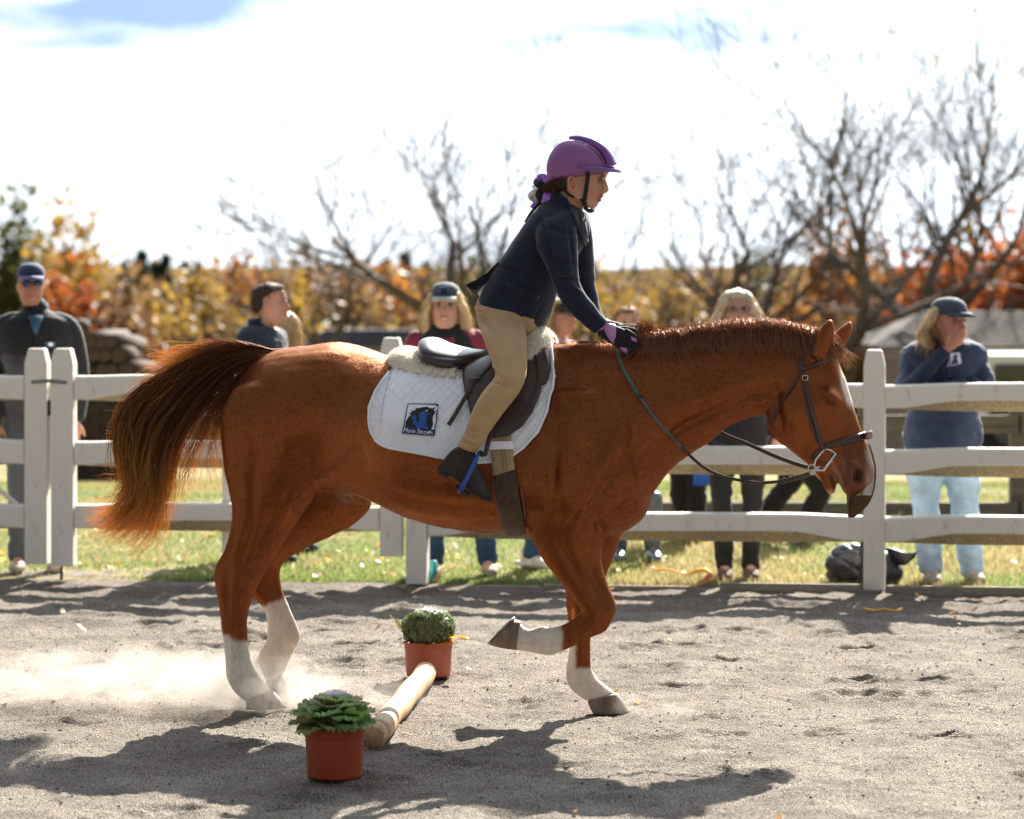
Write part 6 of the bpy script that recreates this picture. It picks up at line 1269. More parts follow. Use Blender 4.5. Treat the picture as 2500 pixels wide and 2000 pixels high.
# boots
bo = MB(); silh(bo, foot, HY, HN, sub=5, seg=22, pw=2.3); bt_ = remesh(bo, 'boot', .0045, M_boot, rider, smooth=5); relief(bt_, [(1140,1135,26,2,40,-.003),(1172,1180,3,16,50,-.003),(1160,1160,3,18,40,-.002)], side_off)
bo = MB(); silh(bo, [(a, b2, c, d, w_, -o, e) for a, b2, c, d, w_, o, e in foot], HY, HN, sub=4, seg=18, pw=2.3); remesh(bo, 'boot', .006, M_boot, rider, smooth=4)
for sg in (1, -1):
    m_ = MB(); R = []
    for x, y, w_ in ((1072,1142,.030), (1088,1150,.033), (1110,1163,.034), (1135,1184,.036), (1160,1205,.040), (1182,1219,.038), (1198,1225,.022)):
        pc = P(x, y, HY(x)-sg*.45); R.append([pc-Vector(HN)*w_, pc+Vector(HN)*w_])
    m_.sheet(R, .010); 
    pc = P(1084, 1156, HY(1083)-sg*.45); m_.box(pc, (.046, .066, .018), Matrix.Rotation(math.radians(30), 3, 'Y')); m_.build('sole', M_sole, rider, smooth=False)
# stirrups
M_stir = mat('blue_stirrup', (.015, .075, .36), .35, spec=.5); M_red = mat('red_button', (.5, .02, .02), .4)
for sg, lb in ((1, 'blue safety stirrup with red button on the near boot of the rider'), (-1, 'matching blue stirrup on the far side of the horse')):
    st = thing('stirrup', lb, 'stirrup', P(1145, 1160, HY(1145)-sg*.46), 'stirrups'); yo = lambda o: HY(1145)-sg*o
    m_ = MB(); m_.tube([P(1170,1106,yo(.455)), P(1164,1118,yo(.50)), P(1148,1152,yo(.512)), P(1135,1178,yo(.515)), P(1124,1200,yo(.512))], [.009, .0085, .008, .009, .0125], 8, flat=.6, side=(1, 0, .3)); m_.build('outer_arm', M_stir, st)
    m_ = MB(); m_.tube([P(1170,1106,yo(.455)), P(1164,1118,yo(.41)), P(1148,1152,yo(.395)), P(1124,1200,yo(.395))], .008, 8, flat=.6); m_.build('inner_arm', M_stir, st)
    m_ = MB(); m_.box(P(1128, 1199, yo(.455)), (.062, .125, .012), Matrix.Rotation(math.radians(33), 3, 'Y')); o = m_.build('tread', M_sole, st, smooth=False)
    m_ = MB(); m_.sphere(P(1120, 1202, yo(.526)), (.0055, .003, .0055), 10, 6); m_.build('red_button', M_red, st)
    m_ = MB(); m_.tube([P(1170,1104,yo(.455)), P(1180,1112,yo(.445))], .010, 8); m_.build('eye_block', M_black, st)
    m_ = MB(); pts = [P(x, y, yo(o)) for x, y, o in crom([(1215,990,.37),(1202,1045,.40),(1192,1080,.43),(1184,1110,.45),(1174,1112,.455)], 5)]; m_.tube(pts, .009, 6, flat=.25, side=(1, 0, 0)); m_.build('stirrup_leather', M_leather, st)
# gloves
M_glove = cloth('black_glove', (.012, .012, .014), .75, .2, 90, .3); M_gp = mat('mauve_glove_patch', (.42, .18, .42), .6)
for sg, dx, dy in ((-1, 0, 0), (1, 12, -6)):
    gm = MB(); hand(gm, sg, .003, dx, dy); gl = remesh(gm, 'glove', .0032, M_glove, rider, smooth=2)
    if sg < 0:
        GB = bvh_of(gl); 
        patch([(1478,789,1502,794),(1474,800,1504,806),(1478,812,1504,820),(1484,822,1500,832),(1491,832,1500,840)], 5, .002, .002, 'wrist_patch', M_gp, rider, bvh=GB); patch([(1514,846,1530,850),(1518,854,1532,858),(1524,862,1530,864)], 4, .002, .002, 'glove_patch', M_gp, rider, bvh=GB); patch([(1540,822,1552,828),(1542,830,1554,836)], 4, .002, .002, 'glove_patch', M_gp, rider, bvh=GB)
        M_sil = mat('silver_print', (.6, .6, .62), .4, .5)
        line_on([(1486,812),(1488,803),(1493,801),(1495,806),(1491,811),(1495,816),(1492,820)], .0012, 'logo', M_sil, GB, rider, .005)
        p, n = S(1471, 806, .0, GB); 
m_ = MB(); R = []
for i in range(15):
    a = 2*pi*i/14; c = P(1474, 797, HY(1474)-.093); u = (P(1484, 785, HY(1474))-P(1464, 815, HY(1474)))/2; ax = Vector((.85, 0, -.5)).normalized(); p = c+u*cos(a)*1.12+Vector(HN)*.03*sin(a); R.append([p-ax*.007, p+ax*.009])
m_.sheet(R, .003); m_.build('glove_cuff', M_gp, rider)
# ================================================================= SPECTATORS
def V3(*a): return Vector(a)
def limb(mb, pts, rad, seg=14, pw=2.0, side=None):
    """closed tapering tube; rad items are r or (lateral, fore-aft)"""
    a = crom([[*p] for p in pts], 4); r = crom([[*(x if hasattr(x, '__len__') else (x, x))] for x in rad], 4); cen = a; n = len(a); U = []; W = []
    for i in range(n):
        t = Vector(a[min(i+1, n-1)]-a[max(i-1, 0)]).normalized(); lat = Vector(side or (1, 0, 0)); lat = lat-t*lat.dot(t)
        if lat.length < .2: lat = Vector((0, 1, 0))-t*Vector((0, 1, 0)).dot(t)
        lat.normalize(); ap = t.cross(lat); U.append(np.array(lat)*r[i][0]); W.append(np.array(ap)*r[i][1])
    ring_loft(mb, cen, np.array(U), np.array(W), seg, None, pw, capr=.5)
def rotz(p, a): return Vector((p[0]*cos(a)-p[1]*sin(a), p[0]*sin(a)+p[1]*cos(a), p[2]))
FACE = [(-.118,-.048,.030,.030),(-.112,-.072,.020,.046),(-.095,-.082,.045,.056),(-.070,-.086,.062,.064),(-.045,-.088,.078,.069),(-.015,-.088,.092,.074),(.015,-.089,.098,.076),(.045,-.092,.099,.077),(.075,-.084,.090,.072),(.098,-.058,.066,.054),(.110,-.030,.040,.032)]
def build_head(mb, c, yaw, k=1.0, female=True):
    """c head centre; looks along yaw (0 = towards the camera)"""
    cen = []; U = []; W = []
    for z, yf, yb, hw in FACE[::-1]:
        cen.append(np.array(c+rotz((0, (yf+yb)/2*k, z*k), yaw))); U.append(np.array(rotz((0, (yf-yb)/2*k, 0), yaw))); W.append(np.array(rotz((hw*k, 0, 0), yaw)))
    ring_loft(mb, np.array(cen), np.array(U), np.array(W), 22, None, 2.15, capr=.4)
    mb.tube([c+rotz((0, y*k, z*k), yaw) for y, z in ((-.088, .022), (-.096, .0), (-.107, -.020), (-.104, -.028), (-.090, -.032))], [.007*k, .009*k, .0125*k, .013*k, .008*k], 8)
    mb.sphere(c+rotz((0, -.090*k, -.052*k), yaw), (.022*k, .010*k, .006*k) if abs(sin(yaw)) < .5 else (.010*k, .022*k, .006*k), 10, 6); mb.sphere(c+rotz((0, -.087*k, -.064*k), yaw), (.019*k, .010*k, .006*k) if abs(sin(yaw)) < .5 else (.010*k, .019*k, .006*k), 10, 6)
    for s in (-1, 1):
        e = c+rotz((s*.078*k, .006*k, -.006*k), yaw); mb.sphere(e, (.008*k, .016*k, .028*k), 8, 8, Matrix.Rotation(yaw, 3, 'Z'))
def head_paint(o, c, yaw, k, skin, cheek=.35, lip=(.42, .11, .10), brow=(.10, .06, .04)):
    co = coords(o); d = co-np.array(c); ca, sa = cos(-yaw), sin(-yaw); x = (d[:, 0]*ca-d[:, 1]*sa)/k; y = (d[:, 0]*sa+d[:, 1]*ca)/k; z = d[:, 2]/k
    front = sstep(-.03, -.06, y)*(np.abs(z) < .13); g = lambda cx, cz, rx, rz: np.exp(-(((np.abs(x)-cx)/rx)**2+((z-cz)/rz)**2))*front
    col = np.tile(skin, (len(co), 1))*(1+.05*fbm(co[:, 0]*25, co[:, 1]*25, co[:, 2]*25, 2, 8))[:, None]
    col = lerp(col, np.array([.55, .20, .15]), cheek*g(.042, -.028, .022, .018)); col = lerp(col, np.array([.5, .2, .15]), .4*g(0, -.022, .012, .012))
    col = lerp(col, np.array(lip), np.clip(1.3*g(0, -.058, .023, .0085), 0, 1)); col = lerp(col, np.array([.22, .07, .06]), np.clip(1.0*g(0, -.058, .022, .0018), 0, 1))
    col = lerp(col, np.array(brow), .5*np.clip(1.3*g(.032, .033, .017, .004), 0, 1)); col = lerp(col, np.array([.26, .14, .10]), .3*g(.033, .015, .018, .012)); col = lerp(col, np.array([.08, .03, .02]), .8*np.clip(1.2*g(.007, -.031, .004, .003), 0, 1))
    setcol(o, col)
    nr = normals(o); disp = -.010*k*g(.033, .016, .016, .012)+.003*k*g(.030, .034, .02, .006)+.004*k*g(.040, -.02, .02, .02)
    base = co-coords(o, False); o.data.vertices.foreach_set('co', (co+nr*disp[:, None]-base).ravel()); o.data.update()
def blonde(name, sc=1.0, c=(.52, .38, .20)): return noisy(mat(name, c, .45, spec=.4), 50, .4, .6, 200, stretch=(4, 4, .4), dist=.006)
M_hb = blonde('blonde_hair'); M_hw = blonde('ash_blonde_hair', c=(.58, .48, .34)); M_hd = blonde('near_black_hair', c=(.025, .018, .014)); M_hbr = blonde('light_brown_hair', c=(.30, .19, .10))
M_glassf = mat('spectacle_frame', (.10, .04, .05), .4); M_lens = mat('dark_blue_lens', (.01, .02, .09), .08, spec=.8)
def torso_pts(H, wd, dp):
    return [((0, 0, .47*H), (wd*.86, dp*.9)), ((0, 0, .53*H), (wd*.9, dp)), ((0, .0, .60*H), (wd*.80, dp*.92)), ((0, 0, .68*H), (wd*.86, dp)), ((0, 0, .75*H), (wd*.97, dp*1.02)), ((0, .005, .80*H), (wd*.98, dp*.9)), ((0, .01, .83*H), (wd*.72, dp*.7)), ((0, .01, .848*H), (.065, .065))]
def person(px, Y, H, label, yaw=0, headyaw=None, wd=.20, dp=.125, skin=(.46, .25, .17), top=None, sleeves=None, legs_m=None, shoes=None, hair=None, arms=None, legpts=None, zoff=None, headoff=(0, 0, 0), skirt=0, low=0.47, legr=1.0, hk=1.0, hem=.46, group=None, bend=None, build_legs=True):
    """standing figure; everything local, then turned by yaw about its own axis. returns (empty, head centre, yaw of the head, base point)"""
    base = P(px, 1000, Y); base.z = float(terrain(base.x, Y)) if zoff is None else zoff
    t = thing('person', label, 'person', base, group); hy = yaw if headyaw is None else headyaw
    W_ = lambda p: base+rotz(p, yaw)
    if bend: W0 = W_; W_ = lambda p: W0((p[0]+bend[0]*max(0, p[2]/H-.5)*2, p[1]+bend[1]*max(0, p[2]/H-.5)*2, p[2]))
    hc = W_((0, -.01, .929*H))+Vector(headoff); side = tuple(rotz((1, 0, 0), yaw)); k = .94*H/1.66*hk
    tp_ = torso_pts(H, wd, dp); L_ = legpts or [((-.09, 0, .50*H), (-.10, -.01, .28*H), (-.105, .01, .05*H)), ((.09, 0, .50*H), (.10, -.01, .28*H), (.105, .01, .05*H))]
    A_ = arms or [((-wd*.88, 0, .795*H), (-wd-.035, .02, .63*H), (-wd-.02, -.06, .49*H)), ((wd*.88, 0, .795*H), (wd+.035, .02, .63*H), (wd+.02, -.06, .49*H))]
    def torso(mb, g, z0=None):
        pp = [(W_(p), (r[0]*g, r[1]*g)) for p, r in tp_ if z0 is None or p[2] >= z0*H-.001]; limb(mb, [p for p, r in pp], [r for p, r in pp], 22, 2.3, side)
    def arm(mb, a, g, cut=1.0):
        s, e, w_ = [Vector(q) for q in a]; pts = [s+(Vector((0, 0, .0))), s.lerp(e, .5), e, e.lerp(w_, .5), e.lerp(w_, cut)]; limb(mb, [W_(p) for p in pts], [.058*g, .052*g, .046*g, .040*g, .032*g], 12)
        if g > 1: limb(mb, [W_(Vector((s.x*.5, s.y, s.z+.022))), W_(s), W_(s.lerp(e, .3))], [.050*g, .055*g, .053*g], 12)
    def leg(mb, l, g, z1=0):
        h_, kn, an = [Vector(q) for q in l]; pts = [h_+Vector((0, 0, .03*H)), h_.lerp(kn, .45), kn, kn.lerp(an, .35), an+Vector((0, 0, z1))]; limb(mb, [W_(p) for p in pts], [.088*g*legr, .078*g*legr, .056*g*legr, (.052*g*legr+.004), .042*g*legr if z1 == 0 else .05*g*legr], 14)
    m = MB(); torso(m, .86); build_head(m, hc, hy, k); limb(m, [W_((0, .012, .81*H)), hc+rotz((0, .02, -.07*k), hy)], [.05, .055], 12)
    for a in A_: arm(m, a, .80)
    for l in L_: leg(m, l, .82); an = Vector(l[2]); limb(m, [W_(an), W_(an+Vector((0, -.06, -.03))), W_(an+Vector((0, -.13, -.045)))], [.03, .032, .026], 10)
    for a in A_:
        w_ = Vector(a[2]); e = Vector(a[1]); d = (w_-e).normalized(); hs = .95
        if len(a) < 4 or True:
            sd = d.cross(Vector((0, 1, .2))).normalized(); limb(m, [W_(w_), W_(w_+d*.045), W_(w_+d*.09)], [(.024, .016), (.036, .016), (.032, .013)], 10)
            for q in range(4):
                f0 = w_+d*.085+sd*(.022-.0145*q)*hs; L2 = (.07, .078, .072, .056)[q]; cv = Vector((0, -.012, 0)); m.tube([W_(f0), W_(f0+d*L2*.5+cv*.3), W_(f0+d*L2*.8+cv*1.2)], [.0085, .008, .0065], 7)
            f0 = w_+d*.03+sd*.03; m.tube([W_(f0), W_(f0+d*.035+sd*.018), W_(f0+d*.06+sd*.022)], [.011, .0095, .0075], 7)
    body = remesh(m, 'body', .0062, M_skin, t, smooth=3); head_paint(body, hc, hy, k, skin)
    if top:
        m = MB(); torso(m, 1.0, hem); 
        if hem > .47: pass
        for a in A_: arm(m, a, 1.12, .97)
        o = remesh(m, 'top', .009, top, t, smooth=4); co = coords(o); nr = normals(o); w2 = .011*fbm(co[:, 0]*8+px, co[:, 1]*8, co[:, 2]*15+co[:, 0]*6, 4, 4); o.data.vertices.foreach_set('co', (co+nr*w2[:, None]-np.array(base)).ravel())
    if legs_m:
        m = MB(); limb(m, [W_((0, 0, .455*H)), W_((0, 0, .50*H)), W_((0, 0, .56*H))], [(wd*.74, dp*.84), (wd*.79, dp*.90), (wd*.74, dp*.84)], 20, 2.2, side)
        for l in L_: leg(m, l, 1.0, -.01)
        o = remesh(m, 'trousers', .009, legs_m, t, smooth=4); co = coords(o); nr = normals(o); w2 = .009*fbm(co[:, 0]*9+px, co[:, 1]*9, co[:, 2]*20, 3, 7); o.data.vertices.foreach_set('co', (co+nr*w2[:, None]-np.array(base)).ravel())
    if shoes:
        for l in L_:
            an = Vector(l[2]); m = MB(); g0 = an.z-.05*H
            limb(m, [W_(Vector((an.x, an.y+.03, an.z+.035))), W_(Vector((an.x, an.y+.02, g0+.05)))], [(.046, .05), (.044, .055)], 12)
            limb(m, [W_(Vector((an.x, an.y+.065, g0+.036))), W_(Vector((an.x, an.y-.02, g0+.042))), W_(Vector((an.x*1.06, an.y-.10, g0+.038))), W_(Vector((an.x*1.1, an.y-.165, g0+.028)))], [(.036, .036), (.042, .042), (.046, .034), (.032, .024)], 14, 2.4, side)
            s_ = remesh(m, 'shoe', .007, shoes[0], t, smooth=3); m = MB(); q = Vector((an.x*1.04, an.y-.05, g0+.012)); 
            R = []
            for i in range(9):
                u = i/8; yy = .10-.29*u; w2 = .043*math.sin(math.pi*min(max(u*.86+.10, 0), 1))**.5; R.append([W_(Vector((an.x*1.05-w2, an.y+yy+.02, g0+.020))), W_(Vector((an.x*1.05+w2, an.y+yy+.02, g0+.020)))])
            m.sheet(R, .022); m.build('shoe_sole', shoes[1], t)
    t['_k'] = k; return t, hc, hy, k, W_, side
def cap_(t, hc, hy, k, m, mb_=None, tilt=0.0, badge=None):
    mm = MB(); pts = []
    cen = []; U = []; W = []
    for z, f_, b2, hw in ((.047, -.098, .106, .081), (.066, -.101, .108, .083), (.092, -.097, .102, .080), (.116, -.079, .084, .066), (.132, -.048, .052, .040), (.137, -.02, .02, .016)):
        cen.append(np.array(hc+rotz((0, (f_+b2)/2*k, z*k), hy))); U.append(np.array(rotz((0, (f_-b2)/2*k, 0), hy))); W.append(np.array(rotz((hw*k, 0, 0), hy)))
    ring_loft(mm, np.array(cen), np.array(U), np.array(W), 26, None, 2.1, capr=.06); mm.sphere(hc+Vector((0, 0, .141*k)), (.008, .008, .004), 8, 5); o = mm.build('cap', m, t)
    mm = MB(); R = []
    for i in range(11):
        a = -1.25+2.5*i/10; R.append([hc+rotz((.078*k*sin(a), -.070*k*cos(a)-.018*k, .058*k), hy), hc+rotz((.078*k*sin(a), (-.115*cos(a)-.018)*k, .060*k), hy), hc+rotz((.076*k*sin(a), (-.165*cos(a)-.008)*k, (.052-.010*cos(a)-.014*abs(sin(a)))*k), hy)])
    mm.sheet(R, .004); mm.build('cap_brim', mb_ or m, t)
    mm = MB()
    for a in (0, 1.047, 2.094): 
        pp = [hc+rotz((sin(a+math.pi*0)*math.cos(th)*.084*k, -cos(a)*math.cos(th)*.104*k+.002, (.050+.090*sin(th))*k), hy) for th in [math.pi*i/14 for i in range(15)]]; mm.tube(pp, .0012, 4)
    mm.build('cap_seam', m, t)
    if badge:
        mm = MB(); 
        for bm_, w_, h_, off in badge:
            q = MB(); c = hc+rotz((0, -(.1035+off)*k, .088*k), hy); q.box(c, (w_, .004, h_), Matrix.Rotation(hy, 3, 'Z') @ Matrix.Rotation(.18, 3, 'X')); q.build('cap_badge', bm_, t, smooth=False)
def hair_shell(t, hc, hy, k, m, length=.0, side_w=.0, name='hair', top=True, front=-.055, long_pts=None, vol=1.0, seed=0, fy=0.0):
    mm = MB(); cen = []; U = []; W = []
    for z, f_, b2, hw in ((-.03, .015, .106, .074), (.0, .0, .112, .080), (.035, -.015, .114, .082), (.062, -.052, .112, .083), (.090, -.080, .100, .078), (.112, -.066, .074, .060), (.125, -.03, .035, .028)):
        cen.append(np.array(hc+rotz((0, (f_+b2)/2*k, z*k), hy))); U.append(np.array(rotz((0, (f_-b2)/2*k*vol, 0), hy))); W.append(np.array(rotz((hw*k*vol, 0, 0), hy)))
    if top: ring_loft(mm, np.array(cen), np.array(U), np.array(W), 24, None, 2.1, capr=.15)
    if length:
        for s in (-1, 1):
            limb(mm, [hc+rotz((s*.058*k, (fy-.030)*k, .070*k), hy), hc+rotz((s*(.080+side_w*.3)*k, (fy-.02)*k, .02*k), hy), hc+rotz((s*(.083+side_w)*k, fy*k, -.04*k), hy), hc+rotz((s*(.080+side_w)*k, (fy-.01)*k, -length*.6*k-.03), hy), hc+rotz((s*(.070+side_w*.8)*k, (fy-.02)*k, -length*k-.03), hy)], [(.030, .045), (.026, .05), (.028, .05), (.030, .042), (.016, .02)], 12)
        limb(mm, [hc+rotz((0, .07*k, .03*k), hy), hc+rotz((0, .085*k, -.05*k), hy), hc+rotz((0, .085*k, -length*k-.02), hy)], [(.075, .04), (.085, .04), (.075, .025)], 14, 2.2)
    o = remesh(mm, name, .006, m, t, smooth=3); co = coords(o); nr = normals(o); r_ = rotz((1, 0, 0), hy)
    w2 = .007*fbm(co[:, 0]*35+seed, co[:, 1]*30, co[:, 2]*5, 3, seed); o.data.vertices.foreach_set('co', (co+nr*w2[:, None]-np.array(t.location)).ravel())
    # loose strands
    n = 1300 if length else 2200; p0, n0 = scatter_on(o, n, np.random.default_rng(seed)); tt = np.linspace(0, 1, 5); rr = np.random.default_rng(seed+1); le = (.04+.06*rr.random(n)) if length else (.014+.020*rr.random(n)); hp = np.empty((n, 5, 3)); 
    dr = n0*.35+rr.normal(size=(n, 3))*(.18 if length else .45)+np.array([0, 0, -.9 if length else -.35]); hp[...] = p0[:, None]+dr[:, None]*le[:, None, None]*tt[None, :, None]
    cc = np.array(m.node_tree.nodes['Principled BSDF'].inputs['Base Color'].default_value)[:3]; cc = {'blonde_hair': (.52, .38, .20), 'ash_blonde_hair': (.6, .5, .36), 'near_black_hair': (.03, .02, .016), 'light_brown_hair': (.32, .2, .11)}[m.name]
    s_ = ring_strands('hair_strands', hp, np.full(n, .0011), np.tile(cc, (n, 1))*(.7+.6*rr.random(n))[:, None], M_hair, t); s_['kind'] = 'stuff'; return o
def glasses_(t, hc, hy, k, m=None, lens=None, z=.016, r_=.021):
    mm = MB(); 
    for s in (-1, 1):
        c = hc+rotz((s*.033*k, -.100*k, z*k), hy); mm.tube([c+rotz((r_*1.15*cos(a), .004*abs(cos(a)), r_*.85*sin(a)), hy) for a in [2*pi*i/16 for i in range(17)]], .0018, 6, cap=False); mm.tube([hc+rotz((s*.057*k, -.096*k, (z+.006)*k), hy), hc+rotz((s*.081*k, -.01*k, (z+.006)*k), hy)], .0018, 5)
    mm.tube([hc+rotz((-.011*k, -.103*k, z*k), hy), hc+rotz((.011*k, -.103*k, z*k), hy)], .0018, 5); mm.build('spectacles', m or M_glassf, t)
    if lens:
        mm = MB()
        for s in (-1, 1): mm.sphere(hc+rotz((s*.034*k, -.096*k, z*k), hy), (.026*k, .010*k, .020*k), 14, 8, Matrix.Rotation(hy+s*.25, 3, 'Z'))
        mm.build('sunglass_lenses', lens, t)
def eyes_(t, hc, hy, k, closed=False):
    for s in (-1, 1):
        c = hc+rotz((s*.033*k, -.079*k, .016*k), hy); m_ = MB(); m_.sphere(c, (.0135*k, .0115*k, .0062*k), 10, 8, Matrix.Rotation(hy, 3, 'Z')); e_ = m_.build('eye', M_eye, t); m_ = MB(); m_.sphere(c+rotz((0, -.0085*k, 0), hy), (.0058*k, .005*k, .0056*k), 8, 6); m_.build('iris', M_iris, e_, loc=t.location)
        m_ = MB(); m_.tube([c+rotz(((-.013+.026*u)*k, -.0105*k*math.sin(pi*u)-.001, (.001+.006*math.sin(pi*u))*k), hy) for u in (0, .25, .5, .75, 1)], .0014, 5); m_.build('eyelid', M_brow, t)
def onface(t, W_, rows, m, name, th=.005):
    m_ = MB(); m_.sheet([[W_(Vector(p)) for p in r_] for r_ in rows], th); return m_.build(name, m, t)
FZ = lambda py, Y: CAMH-(py-CY)*Y/F
M_char = cloth('charcoal_fleece', (.055, .055, .06)); M_blk = cloth('black_fabric', (.013, .013, .016)); M_blue = cloth('teal_blue_shirt', (.03, .09, .16)); M_navyc = cloth('navy_cap', (.03, .035, .09)); M_capb = cloth('lavender_brim', (.12, .125, .22)); M_slate = cloth('slate_trousers', (.06, .07, .085)); M_navy = cloth('navy_sweatshirt', (.022, .034, .075)); M_jean = cloth('light_blue_denim', (.30, .42, .56), amt=.25); M_dj = cloth('dark_denim', (.02, .05, .10), amt=.3)
M_mar = cloth('maroon_fleece', (.17, .018, .04)); M_gcap = cloth('grey_cap', (.06, .062, .065)); M_brim = cloth('pale_brim', (.42, .42, .36)); M_legg = cloth('black_leggings', (.014, .013, .014)); M_brown = noisy(mat('brown_suede', (.10, .05, .03), .85), 20, .3, .2); M_pale = mat('pale_rubber', (.55, .52, .48), .7); M_trainer = noisy(mat('taupe_trainer', (.30, .25, .21), .8), 25, .3, .2); M_wel = mat('grey_rubber_boot', (.10, .12, .14), .3, spec=.5); M_bd = cloth('dark_navy_jacket', (.012, .018, .035)); M_bcap = cloth('slate_blue_cap', (.055, .075, .11)); M_pink = cloth('dusty_pink', (.5, .3, .34))
# 1 man in sunglasses behind the gate
t, hc, hy, k, W_, sd = person(88, 19.15, 1.80, 'man in sunglasses, navy cap and grey zip fleece behind the gate posts', yaw=.12, headyaw=.22, wd=.215, dp=.14, skin=(.40, .19, .12), top=M_char, legs_m=M_slate, shoes=(M_trainer, M_sole), headoff=(-.030, 0, 0), legr=1.15, hk=.98)
cap_(t, hc, hy, k, M_navyc, M_capb); hair_shell(t, hc+Vector((0, .01, -.012)), hy, k*.96, M_hd, seed=1); glasses_(t, hc, hy, k, M_blk, M_lens)
m = MB(); limb(m, [W_((0, 0, 1.285)), W_((0, 0, 1.35)), W_((0, .005, 1.44)), W_((0, .01, 1.49)), W_((0, .01, 1.53))], [(.215, .148), (.224, .152), (.222, .136), (.165, .11), (.078, .08)], 22, 2.3, sd)
for s in (-1, 1): limb(m, [W_((s*.10, 0, 1.475)), W_((s*.185, 0, 1.425)), W_((s*.228, .01, 1.29)), W_((s*.252, .02, 1.13)), W_((s*.248, -.02, 1.0)), W_((s*.238, -.06, .90))], [.055, .070, .068, .060, .054, .046], 14)
remesh(m, 'black_yoke', .009, M_blk, t, smooth=4)
m = MB(); R = []
for i in range(13):
    a = pi*.5+(-2.75+5.5*i/12); p = W_((.080*cos(a), .012-.078*sin(a)*-1*-1, 1.50)); q = W_((.073*cos(a), .01-.070*sin(a), 1.585-.02*(abs(i-6)/6))); R.append([p, q])
m.sheet(R, .006); m.build('collar', M_blk, t); onface(t, W_, [[(-.045, -.115, 1.50), (.045, -.115, 1.50)], [(0-.02, -.142, 1.43), (.02, -.142, 1.43)], [(-.004, -.150, 1.38), (.004, -.150, 1.38)]], M_blue, 'shirt', .01); limb(mq := MB(), [W_((0, .0, 1.50)), W_((0, 0, 1.575))], [.066, .060], 14); mq.build('shirt_neck', M_blue, t)
onface(t, W_, [[(-.004, -.160, 1.40), (.004, -.160, 1.40)], [(-.004, -.152, 1.20), (.004, -.152, 1.20)], [(-.004, -.148, .95), (.004, -.148, .95)]], M_blk, 'zip', .004); m = MB(); m.box(W_((.086, -.158, 1.335)), (.062, .006, .030), Matrix.Rotation(.12, 3, 'Z')); m.build('name_badge', cloth('blue_badge', (.03, .08, .16)), t, smooth=False); m = MB(); m.box(W_((.088, -.163, 1.335)), (.025, .004, .018), Matrix.Rotation(.12, 3, 'Z')); m.build('name_badge', M_white, t, smooth=False)
# 2 man in profile
t, hc, hy, k, W_, sd = person(640, 19.6, 1.70, 'dark-haired man in a dark jacket, in profile above the root of the tail', yaw=math.radians(60), headyaw=math.radians(84), wd=.20, dp=.135, skin=(.42, .21, .145), top=M_bd, legs_m=M_blk, shoes=(M_blk, M_sole), headoff=(.045, 0, -.02), hk=1.07)
hair_shell(t, hc, hy, k, M_hd, seed=2, vol=1.0); eyes_(t, hc, hy, k)
m = MB(); R = []
for i in range(11):
    a = 2.2*(i/5-1)+pi/2+math.radians(0); R.append([W_((.078*cos(a), .01+.078*sin(a), 1.385)), W_((.070*cos(a), .01+.070*sin(a)+.0, 1.475))])
m.sheet(R, .008); m.build('collar', M_bd, t)
# 3 girl with long fair hair beside him
t, hc, hy, k, W_, sd = person(698, 20.4, 1.50, 'person with long blonde hair half hidden by the dark-haired man', yaw=math.radians(150), headyaw=math.radians(165), wd=.16, dp=.11, top=cloth('cream_top', (.5, .44, .36)), legs_m=M_legg, shoes=(M_blk, M_sole))
hair_shell(t, hc, hy, k, M_hb, length=.26, seed=3, fy=.05); onface(t, W_, [[(-.09, -.120, 1.22), (-.05, -.125, 1.22)], [(.04, -.125, .95), (.09, -.12, .95)]], M_blk, 'strap', .01)
# 4 smiling woman in a grey cap
t, hc, hy, k, W_, sd = person(1092, 18.95, 1.70, 'smiling woman in grey cap and black vest over maroon sleeves', yaw=0, headyaw=-.05, wd=.205, dp=.13, top=M_mar, legs_m=M_dj, shoes=(M_trainer, M_pale), hk=1.12, headoff=(-.01, 0, -.03),
    legpts=[((-.09, 0, .85), (-.085, -.02, .46), (-.075, 0, .085)), ((.10, 0, .85), (.19, -.02, .46), (.235, 0, .085))], legr=1.2)
hair_shell(t, hc, hy, k, M_hb, length=.235, side_w=.02, seed=4); cap_(t, hc, hy, k, M_gcap, M_brim, badge=[(M_ink['mid'], .052, .052, .004), (M_ink['black'], .036, .036, .008)]); eyes_(t, hc, hy, k)
m = MB(); limb(m, [W_((0, 0, .86)), W_((0, 0, 1.0)), W_((0, 0, 1.16)), W_((0, 0, 1.28)), W_((0, .005, 1.37)), W_((0, .01, 1.415))], [(.188, .142), (.175, .135), (.190, .14), (.195, .142), (.180, .125), (.13, .095)], 22, 2.3, sd); limb(m, [W_((0, .0, 1.36)), W_((0, 0, 1.40)), W_((0, -.005, 1.435))], [(.11, .10), (.080, .080), (.074, .074)], 16); remesh(m, 'vest', .008, M_blk, t, smooth=3)
onface(t, W_, [[(-.03, -.090, 1.405), (.03, -.090, 1.405)], [(-.045, -.115, 1.37), (.045, -.115, 1.37)], [(-.04, -.148, 1.29), (.04, -.148, 1.29)], [(-.02, -.152, 1.16), (.02, -.152, 1.16)]], M_mar, 'shirt_front', .008); m = MB(); m.box(W_((.058, -.155, 1.225)), (.02, .004, .05)); m.build('orange_tab', mat('orange_tab', (.7, .12, .02), .6), t, smooth=False)
onface(t, W_, [[(-.022, -.1065, 1.395), (.022, -.1065, 1.395)], [(-.022, -.112, 1.382), (.022, -.112, 1.382)]], M_white, 'neck_tag', .003)
m = MB(); c = hc+rotz((0, -.0955*k, -.0575*k), hy); m.sphere(c, (.016*k, .004*k, .0035*k), 10, 6); m.build('teeth', mat('teeth', (.75, .7, .62), .3), t)
